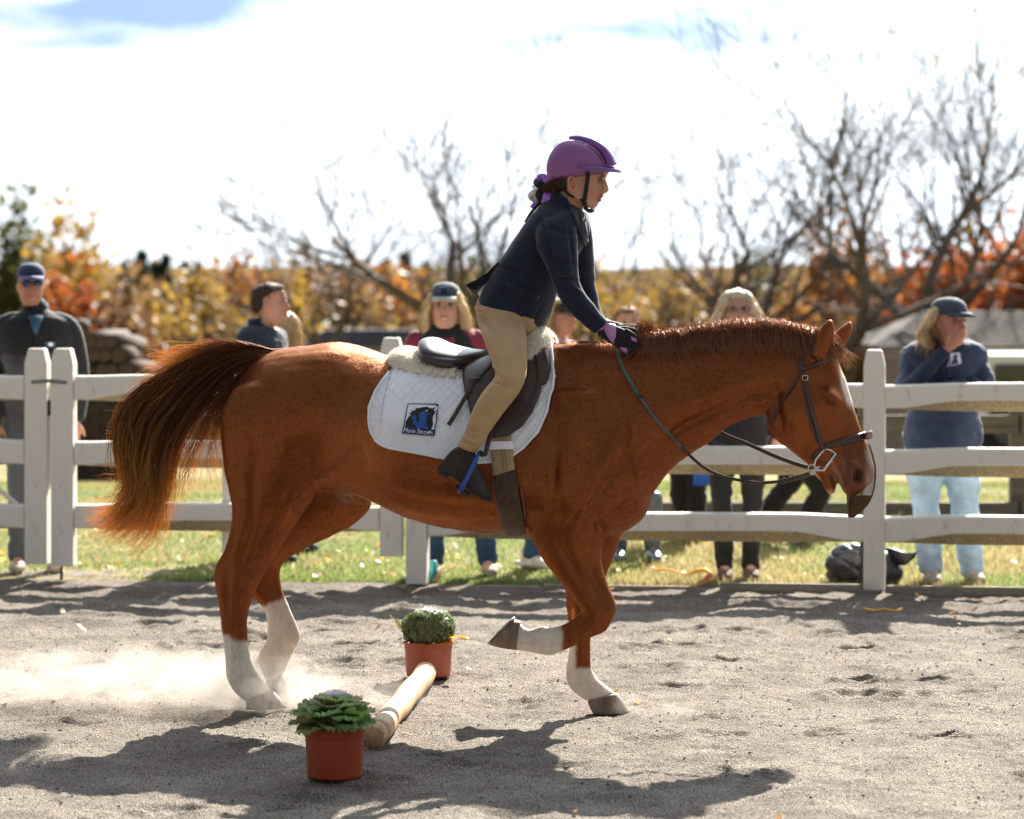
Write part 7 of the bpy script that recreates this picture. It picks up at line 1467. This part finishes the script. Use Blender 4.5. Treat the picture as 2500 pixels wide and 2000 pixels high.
# 5 person in a black beanie
t, hc, hy, k, W_, sd = person(1358, 19.5, 1.60, 'person in black beanie and glasses under the sleeve of the rider', yaw=.75, headyaw=1.05, wd=.18, dp=.12, skin=(.46, .21, .15), top=M_pink, legs_m=M_dj, shoes=(noisy(mat('white_trainer', (.55, .52, .48), .7), 20, .2, .1), M_pale), headoff=(.02, 0, 0), legr=1.15, legpts=[((-.07, -.02, .80), (-.16, -.05, .44), (-.20, 0, .08)), ((.08, .05, .80), (.0, .04, .44), (-.03, .12, .08))])
hair_shell(t, hc, hy, k, M_hb, length=.16, seed=5, fy=.06); glasses_(t, hc, hy, k); eyes_(t, hc, hy, k)
m = MB(); cen = []; U = []; Wd = []
for z, f_, b2, hw in ((.030, -.100, .112, .086), (.050, -.106, .118, .091), (.080, -.098, .112, .086), (.108, -.074, .090, .068), (.126, -.04, .05, .040), (.132, -.015, .02, .016)):
    cen.append(np.array(hc+rotz((0, (f_+b2)/2*k, z*k), hy))); U.append(np.array(rotz((0, (f_-b2)/2*k, 0), hy))); Wd.append(np.array(rotz((hw*k, 0, 0), hy)))
ring_loft(m, np.array(cen), np.array(U), np.array(Wd), 26, None, 2.1, capr=.08); m.build('beanie', noisy(cloth('black_green_knit', (.012, .018, .014)), 30, .2, .6, 90), t)
# 6 fair-haired girl behind the gloves
t, hc, hy, k, W_, sd = person(1532, 19.85, 1.545, 'fair-haired girl with pulled-back hair behind the gloved hands of the rider', yaw=0, headyaw=.15, wd=.165, dp=.11, skin=(.48, .28, .2), top=M_pink, legs_m=M_slate, shoes=(M_wel, M_sole), legpts=[((-.07, 0, .78), (-.07, -.02, .42), (-.055, 0, .08)), ((.07, 0, .78), (.12, -.02, .42), (.15, -.06, .08))])
hair_shell(t, hc, hy, k, M_hbr, seed=6, vol=1.0); eyes_(t, hc, hy, k)
for l in ((-.055, 0), (.15, -.06)):
    m = MB(); limb(m, [W_((l[0], l[1], .40)), W_((l[0], l[1], .25)), W_((l[0], l[1], .10))], [.062, .058, .050], 14); m.build('wellington_shaft', M_wel, t)
# 7 woman with bobbed ash-blonde hair
t, hc, hy, k, W_, sd = person(1800, 18.62, 1.665, 'woman with bobbed ash-blonde hair, glasses and black leggings behind the horse neck', yaw=0, headyaw=0, wd=.20, dp=.13, skin=(.46, .26, .2), top=M_blk, legs_m=M_legg, shoes=(M_brown, M_pale), hk=1.10, headoff=(0, 0, -.02), legpts=[((-.09, 0, .84), (-.09, -.01, .46), (-.072, 0, .085)), ((.09, 0, .84), (.085, -.01, .46), (.075, 0, .085))], legr=1.05)
hair_shell(t, hc, hy, k, M_hw, length=.115, side_w=.03, seed=7, vol=1.06); glasses_(t, hc, hy, k); eyes_(t, hc, hy, k)
# 8, 9 children walking behind
for px, Y, H_, lab, yw, seed in ((1962, 21.1, 1.12, 'small child in black with white shoes walking behind the muzzle of the horse', 1.35, 8), (1690, 21.3, 1.15, 'small child in black leggings and brown boots seen under the horse neck', -.6, 9)):
    if seed == 8: lp = [((-.05, 0, .60), (-.05, -.12, .34), (-.05, .02, .055)), ((.05, 0, .60), (.05, .12, .36), (.05, .30, .12))]
    else: lp = [((-.05, 0, .60), (-.06, -.05, .33), (-.09, .06, .055)), ((.05, 0, .60), (.04, -.02, .33), (.05, -.02, .055))]
    t, hc, hy, k, W_, sd = person(px, Y, H_, lab, yaw=yw, wd=.15, dp=.10, top=M_blk, legs_m=M_legg, shoes=((M_white, M_pale) if seed == 8 else (M_brown, M_sole)), legpts=lp, hk=1.25, legr=1.25, hem=.46)
    hair_shell(t, hc, hy, k, M_hd, seed=seed)
    if seed == 9: 
        m = MB(); a = P(1714, 1140, 21.0); 
        for q in (-.03, .0, .03): m.sheet([[a+Vector((q-.018, -.004*q, .05)), a+Vector((q+.018, 0, .05))], [a+Vector((q*1.4-.02, -.02, -.12)), a+Vector((q*1.4+.02, -.02, -.12))]], .003)
        o = m.build('prize_ribbon', mat('blue_satin', (.02, .12, .60), .4)); tag(o, 'bright blue prize ribbon hanging beside the child in black', 'ribbon')
# 10 woman leaning on the rail
t, hc, hy, k, W_, sd = person(2302, 18.44, 1.64, 'woman in slate cap and navy sweatshirt leaning on the top rail', yaw=0.05, headyaw=.66, wd=.25, dp=.16, skin=(.48, .22, .155), top=M_navy, legs_m=M_jean, shoes=(M_trainer, M_pale), headoff=(.02, -.03, -.055), hk=1.16, bend=(-.02, -.16),
    arms=[((-.185, -.0, 1.27), (-.235, -.165, 1.10), (-.025, -.20, 1.325)), ((.185, -.0, 1.27), (.215, -.16, 1.13), (-.04, -.21, 1.12))],
    legpts=[((-.095, .04, .80), (-.095, .02, .44), (-.065, .0, .085)), ((.10, .04, .80), (.125, .02, .44), (.165, .0, .085))], legr=1.42)
cap_(t, hc, hy, k, M_bcap, M_bcap); hair_shell(t, hc, hy, k, M_hb, length=.10, side_w=.045, seed=10, top=True, vol=.97, fy=.055); eyes_(t, hc, hy, k)
m = MB(); c = hc+rotz((0, -.094*k, -.060*k), hy); m.sphere(c, (.015*k, .013*k, .010*k), 10, 6); m.build('open_mouth', mat('mouth_dark', (.03, .01, .01), .5), t)
m = MB(); R = []
for i in range(13):
    a = 2*pi*i/12; R.append([W_((.098*cos(a), .0+.085*sin(a), 1.345)), W_((.082*cos(a), .0+.075*sin(a), 1.395))])
m.sheet(R, .008); m.build('collar', M_navy, t); onface(t, W_, [[(-.03, -.10, 1.37), (.03, -.10, 1.37)], [(-.015, -.145, 1.31), (.015, -.145, 1.31)]], M_blk, 'undershirt', .008)
onface(t, W_, [[(-.003, -.165, 1.33), (.003, -.165, 1.33)], [(-.003, -.185, 1.17), (.003, -.185, 1.17)]], M_gcap, 'zip', .004)
tb = bvh_of([c_ for c_ in t.children if c_.name.startswith('top')][0])
def cm(u, v): return 2312+u*34+v*-4+4, 863+v*34-u*3
M_lo = {'w': mat('lavender_print', (.55, .55, .75), .7), 'd': mat('navy_print_figure', (.03, .04, .10), .7)}
lo = decal([(.12, .0), (.80, .0), (1.0, .82), (.0, .96)], .004, 'logo', M_lo['w'], t, tb, cm, 2); decal([(.5+.15*cos(a), .30+.15*sin(a)) for a in [2*pi*i/12 for i in range(12)]], .0055, 'logo_figure', M_lo['d'], t, tb, cm, 1); decal([(.38, .42), (.62, .42), (.78, .80), (.22, .84)], .0055, 'logo_figure', M_lo['d'], t, tb, cm, 1)
# ================================================================= POTS, POLE, BAG
M_pot1 = noisy(mat('glossy_terracotta_plastic', (.33, .055, .018), .22, spec=.5), 8, .12, .05, 60); M_pot2 = noisy(mat('dusty_terracotta_plastic', (.42, .115, .06), .5, spec=.4), 12, .2, .1, 60); M_soil = noisy(mat('potting_soil', (.03, .02, .015), .95), 40, .4, .6, 120)
M_kale = leafcol_mat('kale_leaf', .35, .8); M_yl = leafcol_mat('yellowing_leaf', .4, .8)
def pot(px, py, wrim, mt, label, loose, seed):
    Y = ground_y(py); s = Y/F; c = P(px, py, Y); c.z = .010; r = wrim*s/2; h = r*(1.63 if loose else 1.36)*1.0; t = thing('kale_pot', label, 'potted plant', c, 'potted ornamental kale at the ends of the pole')
    m = MB(); m.lathe(c, [(0, .004), (r*.84, .004), (r*.86, .0), (r*.88, .012), (r*.945, h*.78), (r*.95, h*.79), (r*.965, h*.80), (r*.97, h*.985), (r*.995, h*.99), (r, h), (r*.985, h*1.006), (r*.95, h), (r*.93, h*.88), (r*.5, h*.87), (0, h*.87)], 48, wob=(lambda a, z: 1+.012*math.cos(4*a)*(z < h*.7))); m.build('pot', mt, t)
    m = MB(); m.lathe(c, [(0, h*.90), (r*.92, h*.90)], 24); m.build('soil', M_soil, t)
    rr = np.random.default_rng(seed); r_ = random.Random(seed)
    def leaf(cen, az, el, L_, W2, curl, ruf, nm, key, col, droop=.4):
        nu, nv_ = 9, 13; R = []; cols = []
        d = Vector((math.cos(az), math.sin(az), 0)); sdv = Vector((-math.sin(az), math.cos(az), 0))
        for i in range(nu):
            u = i/(nu-1); e = el-droop*u*u*1.6; p = cen+d*(L_*(u*math.cos(el)+0))+Vector((0, 0, L_*(u*math.sin(el)-droop*u*u*.55))); wl = W2*(math.sin(math.pi*min(.16+u*.62, 1))**.8)*(1 if u < .93 else .8); row = []
            for j in range(nv_):
                v = j/(nv_-1)*2-1; rim = max(abs(v)**3, u**5); ph = math.sin(j*2.3+i*1.1+seed+az*5)*.6+math.sin(j*4.1+az*9)*.5
                q = p+sdv*(v*wl*(1-.10*ruf*rim*math.sin(j*3+i*2.7)))+Vector((0, 0, curl*abs(v)**2*wl+ruf*rim*ph*.22*W2))+d*(ruf*rim*.16*W2*math.sin(i*3.1+j*1.7+az)-abs(v)**2*L_*.10*u); row.append(q)
                vein = .18*math.exp(-(v/.07)**2)+.08*abs(math.sin(j*1.3+i*.9)); cols.append(np.array(col)*(1+vein)*(1+.25*rim))
            R.append(row)
        m = MB(); m.sheet(R); o = m.build(nm, M_kale if key else M_yl, t); setcol(o, np.clip(np.array(cols), 0, 1)); sb = o.modifiers.new('s', 'SUBSURF'); sb.levels = 1; sb.render_levels = 1; return o
    cen = c+Vector((0, 0, h))
    if loose:
        for ring, (n, el, L_, z, cl) in enumerate(((8, .05, 1.42, .012, (.16, .20, .07)), (8, .26, 1.34, .030, (.21, .27, .09)), (7, .42, 1.14, .048, (.25, .32, .12)), (7, .55, .86, .066, (.33, .38, .18)), (7, .55, .62, .084, (.34, .38, .30)), (7, .6, .46, .098, (.62, .58, .64)), (6, .8, .32, .104, (.68, .63, .70)))):
            for i in range(n): leaf(cen+Vector((0, 0, z)), 2*math.pi*(i+.5*ring)/n+r_.uniform(-.2, .2), el+r_.uniform(-.08, .08), r*L_*r_.uniform(.9, 1.1), r*L_*.46, .16, 1.5, 'leaf', 1, [q*r_.uniform(.75, 1.25) for q in cl], .22)
    else:
        R_ = r*.98; zc = r*.56
        n = 2600; v, f = [], []
        dirs = rr.normal(size=(n, 3)); dirs /= np.linalg.norm(dirs, axis=1)[:, None]; dirs = dirs[dirs[:, 2] > -.62]; n = len(dirs); lump = 1+.10*fbm(dirs[:, 0]*2.6, dirs[:, 1]*2.6, dirs[:, 2]*2.6, 3, 3); pr = np.array(cen)+np.array([0, 0, zc])+dirs*np.array([R_, R_, r*.68])*(lump*(.88+.16*rr.random(n)))[:, None]
        a1 = np.cross(dirs, rr.normal(size=(n, 3))); a1 /= np.linalg.norm(a1, axis=1)[:, None]; b1 = np.cross(dirs, a1); s1 = (.009+.013*rr.random(n))[:, None]; lf = dirs*s1*.9
        quad = np.stack([pr-a1*s1, pr-b1*s1*.8+lf*.8, pr+a1*s1*1.0, pr+b1*s1*.8+lf*.3], 1).reshape(-1, 3); o = npmesh('crinkled_leaves', quad, np.arange(4*n).reshape(-1, 4), M_kale, t, smooth=False)
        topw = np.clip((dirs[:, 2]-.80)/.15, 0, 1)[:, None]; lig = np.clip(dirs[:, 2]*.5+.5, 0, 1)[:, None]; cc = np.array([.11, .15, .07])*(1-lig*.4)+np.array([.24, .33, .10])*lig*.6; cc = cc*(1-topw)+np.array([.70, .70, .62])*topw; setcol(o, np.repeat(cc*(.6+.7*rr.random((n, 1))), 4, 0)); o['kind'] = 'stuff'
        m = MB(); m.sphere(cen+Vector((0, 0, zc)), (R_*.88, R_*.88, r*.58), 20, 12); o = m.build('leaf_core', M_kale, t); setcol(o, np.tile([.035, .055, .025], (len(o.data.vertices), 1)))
    for i in range(9 if loose else 8):
        a = r_.uniform(0, 6.28) if loose else -.3-i*.42+r_.uniform(-.1, .1); leaf(cen+Vector((0, 0, .006)), a, .1, r*r_.uniform(.98, 1.16), r*.26, .25, 1.3, 'withered_leaf', 0, r_.choice([(.50, .24, .04), (.42, .15, .04), (.55, .30, .05), (.28, .12, .04)]), .30)
    if not loose:
        leaf(cen+Vector((r*.55, -.03, .012)), -.15, .20, r*1.15, r*.32, .3, 1.2, 'withered_leaf', 0, (.80, .38, .03), .25)
    return t
pot(817, 1905, 152, M_pot1, 'glossy terracotta pot of loose-leaved green and white kale, nearest the camera', True, 2)
pot(1046, 1655, 122, M_pot2, 'dusty terracotta pot of tight crinkled kale at the far end of the pole', False, 5)
# ground pole
M_pole = mat('peeled_timber', (.50, .32, .17), .55, spec=.35); noisy(M_pole, 5, .14, .15, 60, stretch=(6, .8, 6)); M_bark2 = noisy(mat('torn_inner_bark', (.46, .27, .15), .9), 30, .35, .6, 90)
pole = thing('ground_pole', 'peeled round timber pole lying between the two kale pots', 'pole', P(960, 1720, 12.8))
rp_ = .0465; A = Vector(((918-CX)*ground_y(1822)/F, ground_y(1822), rp_)); B = Vector(((1040-CX)*(ground_y(1672)+.02)/F, ground_y(1672)+.02, rp_)); m = MB(); n = 24
m.tube([A.lerp(B, i/n)+Vector((.003*math.sin(i*.7), 0, .0025*math.sin(i*1.1))) for i in range(n+1)], [rp_*(1+.02*math.sin(i*.9)) for i in range(n+1)], 28); m.build('shaft', M_pole, pole)
dr = (A-B).normalized(); m = MB(); m.tube([A-dr*.012, A+dr*.09, A+dr*.10, A+dr*.115], [rp_*1.01, rp_*.99, rp_*.95, rp_*.85], 20); o = m.build('bark_end', M_bark2, pole)
n = 500; th = np.random.default_rng(1).random(n)*6.28; rr = np.random.default_rng(2); b0 = np.array(A+dr*.08)+np.stack([np.cos(th)*rp_*.9, rr.normal(size=n)*.035, np.sin(th)*rp_*.9], -1); dd = np.array(dr)*.6+rr.normal(size=(n, 3))*.5; dd /= np.linalg.norm(dd, axis=1)[:, None]; sd_ = np.cross(dd, rr.normal(size=(n, 3))); sd_ /= np.linalg.norm(sd_, axis=1)[:, None]; blades('splinters', b0, dd, sd_, .008+.014*rr.random(n), np.full(n, .003), np.tile([.5, .24, .11], (n, 1))*(.6+.8*rr.random(n))[:, None], M_fleecehair, pole)
# black bag at the foot of the post
bag = thing('bag', 'black padded bag slumped on the grass behind the fence post', 'bag', fpt(2080, .25)); bp_ = fpt(2075, .28)
M_bag = noisy(mat('black_quilted_nylon', (.010, .011, .018), .42, spec=.5), 12, .3, .5, 30, dist=.01)
m = MB(); m.sphere(bp_+Vector((0, .02, .10)), (.150, .13, .135), 20, 14); m.sphere(bp_+Vector((.02, .03, .06)), (.17, .15, .08), 20, 12); m.sphere(bp_+Vector((.06, 0, .13)), (.07, .09, .07), 16, 10); o = remesh(m, 'body', .008, M_bag, bag, smooth=4); co = coords(o); nr = normals(o); dq = .010*fbm(co[:, 0]*9, co[:, 1]*9, co[:, 2]*9, 3, 3)-.008*np.exp(-(((co[:, 2]*9+co[:, 0]*5) % 1-.5)/.1)**2); o.data.vertices.foreach_set('co', (co+nr*dq[:, None]-np.array(bag.location)).ravel())
m = MB(); m.tube([bp_+Vector((.02, -.13, .02)), bp_+Vector((.04, -.14, .08)), bp_+Vector((.07, -.11, .15)), bp_+Vector((.10, -.03, .19))], .014, 8, flat=.3); m.build('strap', M_black, bag); m = MB(); m.box(bp_+Vector((.035, -.145, .05)), (.04, .01, .03)); m.build('buckle', M_ink['black'], bag, smooth=False)
coat = thing('bag', 'open black bag with a stiff flared edge on the right side of the fence post', 'bag', fpt(2165, .25)); cp_ = fpt(2166, .24)
m = MB(); m.sphere(cp_+Vector((-.02, .03, .07)), (.11, .12, .085), 18, 12); m.sphere(cp_+Vector((-.03, .03, .13)), (.07, .09, .07), 16, 10); o = remesh(m, 'body', .008, M_bag, coat, smooth=3); R = []
for i in range(9):
    u = i/8; R.append([cp_+Vector((-.06+.15*u, .10-.16*u, .10+.02*u)), cp_+Vector((-.05+.19*u, .08-.16*u, .185+.02*math.sin(u*5))), cp_+Vector((-.045+.20*u, .07-.16*u, .20+.012*math.sin(u*6)))])
m = MB(); m.sheet(R, .012); m.build('flap', M_bag, coat); 
m = MB(); m.sphere(fpt(2120, .3, .17), (.07, .08, .11), 16, 12); m.build('fur_trim', noisy(mat('black_fluff', (.012, .012, .013), .95), 40, .4, 1.0, 60, dist=.03), coat)
# yellow lead rope on the grass
M_rope = noisy(mat('yellow_webbing', (.75, .38, .03), .6), 30, .2, .2)
rope = thing('lead_rope', 'yellow lead rope lying in the grass left of the brown shoes', 'rope', fpt(1690, .3)); m = MB(); q = [fpt(a, b2, z) for a, b2, z in ((1575, .55, .04), (1610, .50, .05), (1650, .42, .035), (1672, .38, .04), (1690, .35, .06), (1712, .32, .065), (1730, .28, .035), (1738, .22, .02))]; m.tube([Vector(x) for x in crom([list(p) for p in q], 6)], [.006]*18+[.011]*25, 8); m.build('webbing', M_rope, rope)
r2 = thing('lead_rope', 'short orange strip lying on the sand below the black bag', 'rope', P(2150, 1495, ground_y(1495))); Yr = ground_y(1495); m = MB(); m.tube([P(x, y, ground_y(y))+Vector((0, 0, .014)) for x, y in ((2110, 1492), (2135, 1498), (2160, 1494), (2185, 1499), (2202, 1493))], .008, 6, flat=.5); m.build('webbing', M_rope, r2)
m = MB(); c = fpt(1722, -.02, .03); m.add([c+Vector((-.05, 0, -.01)), c+Vector((.0, -.03, .0)), c+Vector((.045, 0, .035)), c+Vector((.03, .04, .05))], [(0, 1, 2, 3)]); o = m.build('maple_leaf', mat('orange_fallen_leaf', (.55, .13, .03), .7)); tag(o, 'orange fallen leaf propped on the board left of the brown shoes', 'leaf')
m = MB(); c = P(990, 1415, 18.4); m.tube([fpt(1050, .12, .0), fpt(1050, .12, .12)], [.022, .020], 10); o = m.build('bottle', mat('teal_plastic', (.02, .28, .30), .4)); tag(o, 'teal plastic bottle standing at the foot of the white post', 'bottle')
# ================================================================= DUST kicked up by the hooves
def dust(name, cx_, cy_, cz_, sx_, sy_, sz_, dens, seed, label):
    m = MB(); m.sphere((cx_, cy_, cz_), (sx_, sy_, sz_), 20, 12); mt = bpy.data.materials.new(name); mt.use_nodes = True; t_ = mt.node_tree; t_.nodes.clear(); o_ = N(mt, 'ShaderNodeOutputMaterial'); pv = N(mt, 'ShaderNodeVolumePrincipled'); pv.inputs['Color'].default_value = (.82, .76, .69, 1); pv.inputs['Anisotropy'].default_value = .1
    tcn = N(mt, 'ShaderNodeTexCoord'); mpn = N(mt, 'ShaderNodeMapping'); mpn.inputs['Scale'].default_value = (5.5, 3.5, 9.0); mpn.inputs['Location'].default_value = (seed, 0, 0); nz_ = N(mt, 'ShaderNodeTexNoise', Scale=1.0, Detail=6, Roughness=.68); lk(mt, tcn.outputs['Object'], mpn.inputs[0]); lk(mt, mpn.outputs[0], nz_.inputs['Vector'])
    mr = N(mt, 'ShaderNodeMapRange'); mr.inputs[1].default_value = .42; mr.inputs[2].default_value = .75; mr.inputs[3].default_value = 0; mr.inputs[4].default_value = 1; lk(mt, nz_.outputs[0], mr.inputs[0])
    sb = N(mt, 'ShaderNodeVectorMath', operation='MULTIPLY'); sb.inputs[1].default_value = (1/sx_, 1/sy_, 1/sz_); lk(mt, tcn.outputs['Object'], sb.inputs[0]); ln_ = N(mt, 'ShaderNodeVectorMath', operation='LENGTH'); lk(mt, sb.outputs[0], ln_.inputs[0]); fo_ = N(mt, 'ShaderNodeMapRange'); fo_.inputs[1].default_value = 1.0; fo_.inputs[2].default_value = .15; fo_.inputs[3].default_value = 0; fo_.inputs[4].default_value = 1; lk(mt, ln_.outputs['Value'], fo_.inputs[0])
    mu = N(mt, 'ShaderNodeMath', operation='MULTIPLY'); lk(mt, mr.outputs[0], mu.inputs[0]); lk(mt, fo_.outputs[0], mu.inputs[1]); mu2 = N(mt, 'ShaderNodeMath', operation='MULTIPLY'); mu2.inputs[1].default_value = dens; lk(mt, mu.outputs[0], mu2.inputs[0]); lk(mt, mu2.outputs[0], pv.inputs['Density']); lk(mt, pv.outputs[0], o_.inputs['Volume'])
    o = link('dust', m.mesh('dust', (cx_, cy_, cz_)), mt); o.location = (cx_, cy_, cz_); o['kind'] = 'stuff'; o['label'] = label; return o
gy = 13.35
dust('dust_a', P(240, 1650, gy).x, gy+.05, .10, .95, .40, .16, 8.0, 1.3, 'pale dust drifting behind the hind hooves')
dust('dust_b', P(620, 1700, gy).x, gy, .08, .42, .36, .15, 16.0, 4.1, 'dust round the hind hooves')
dust('dust_c', P(860, 1690, gy).x, gy+.05, .03, .40, .25, .09, 5.0, 2.2, 'thin dust in front of the hind hooves')
dust('dust_d', P(1600, 1735, 13.1).x, 13.1, .035, .20, .12, .06, 9.0, 6.5, 'puff of dust at the toe of the planted fore hoof')
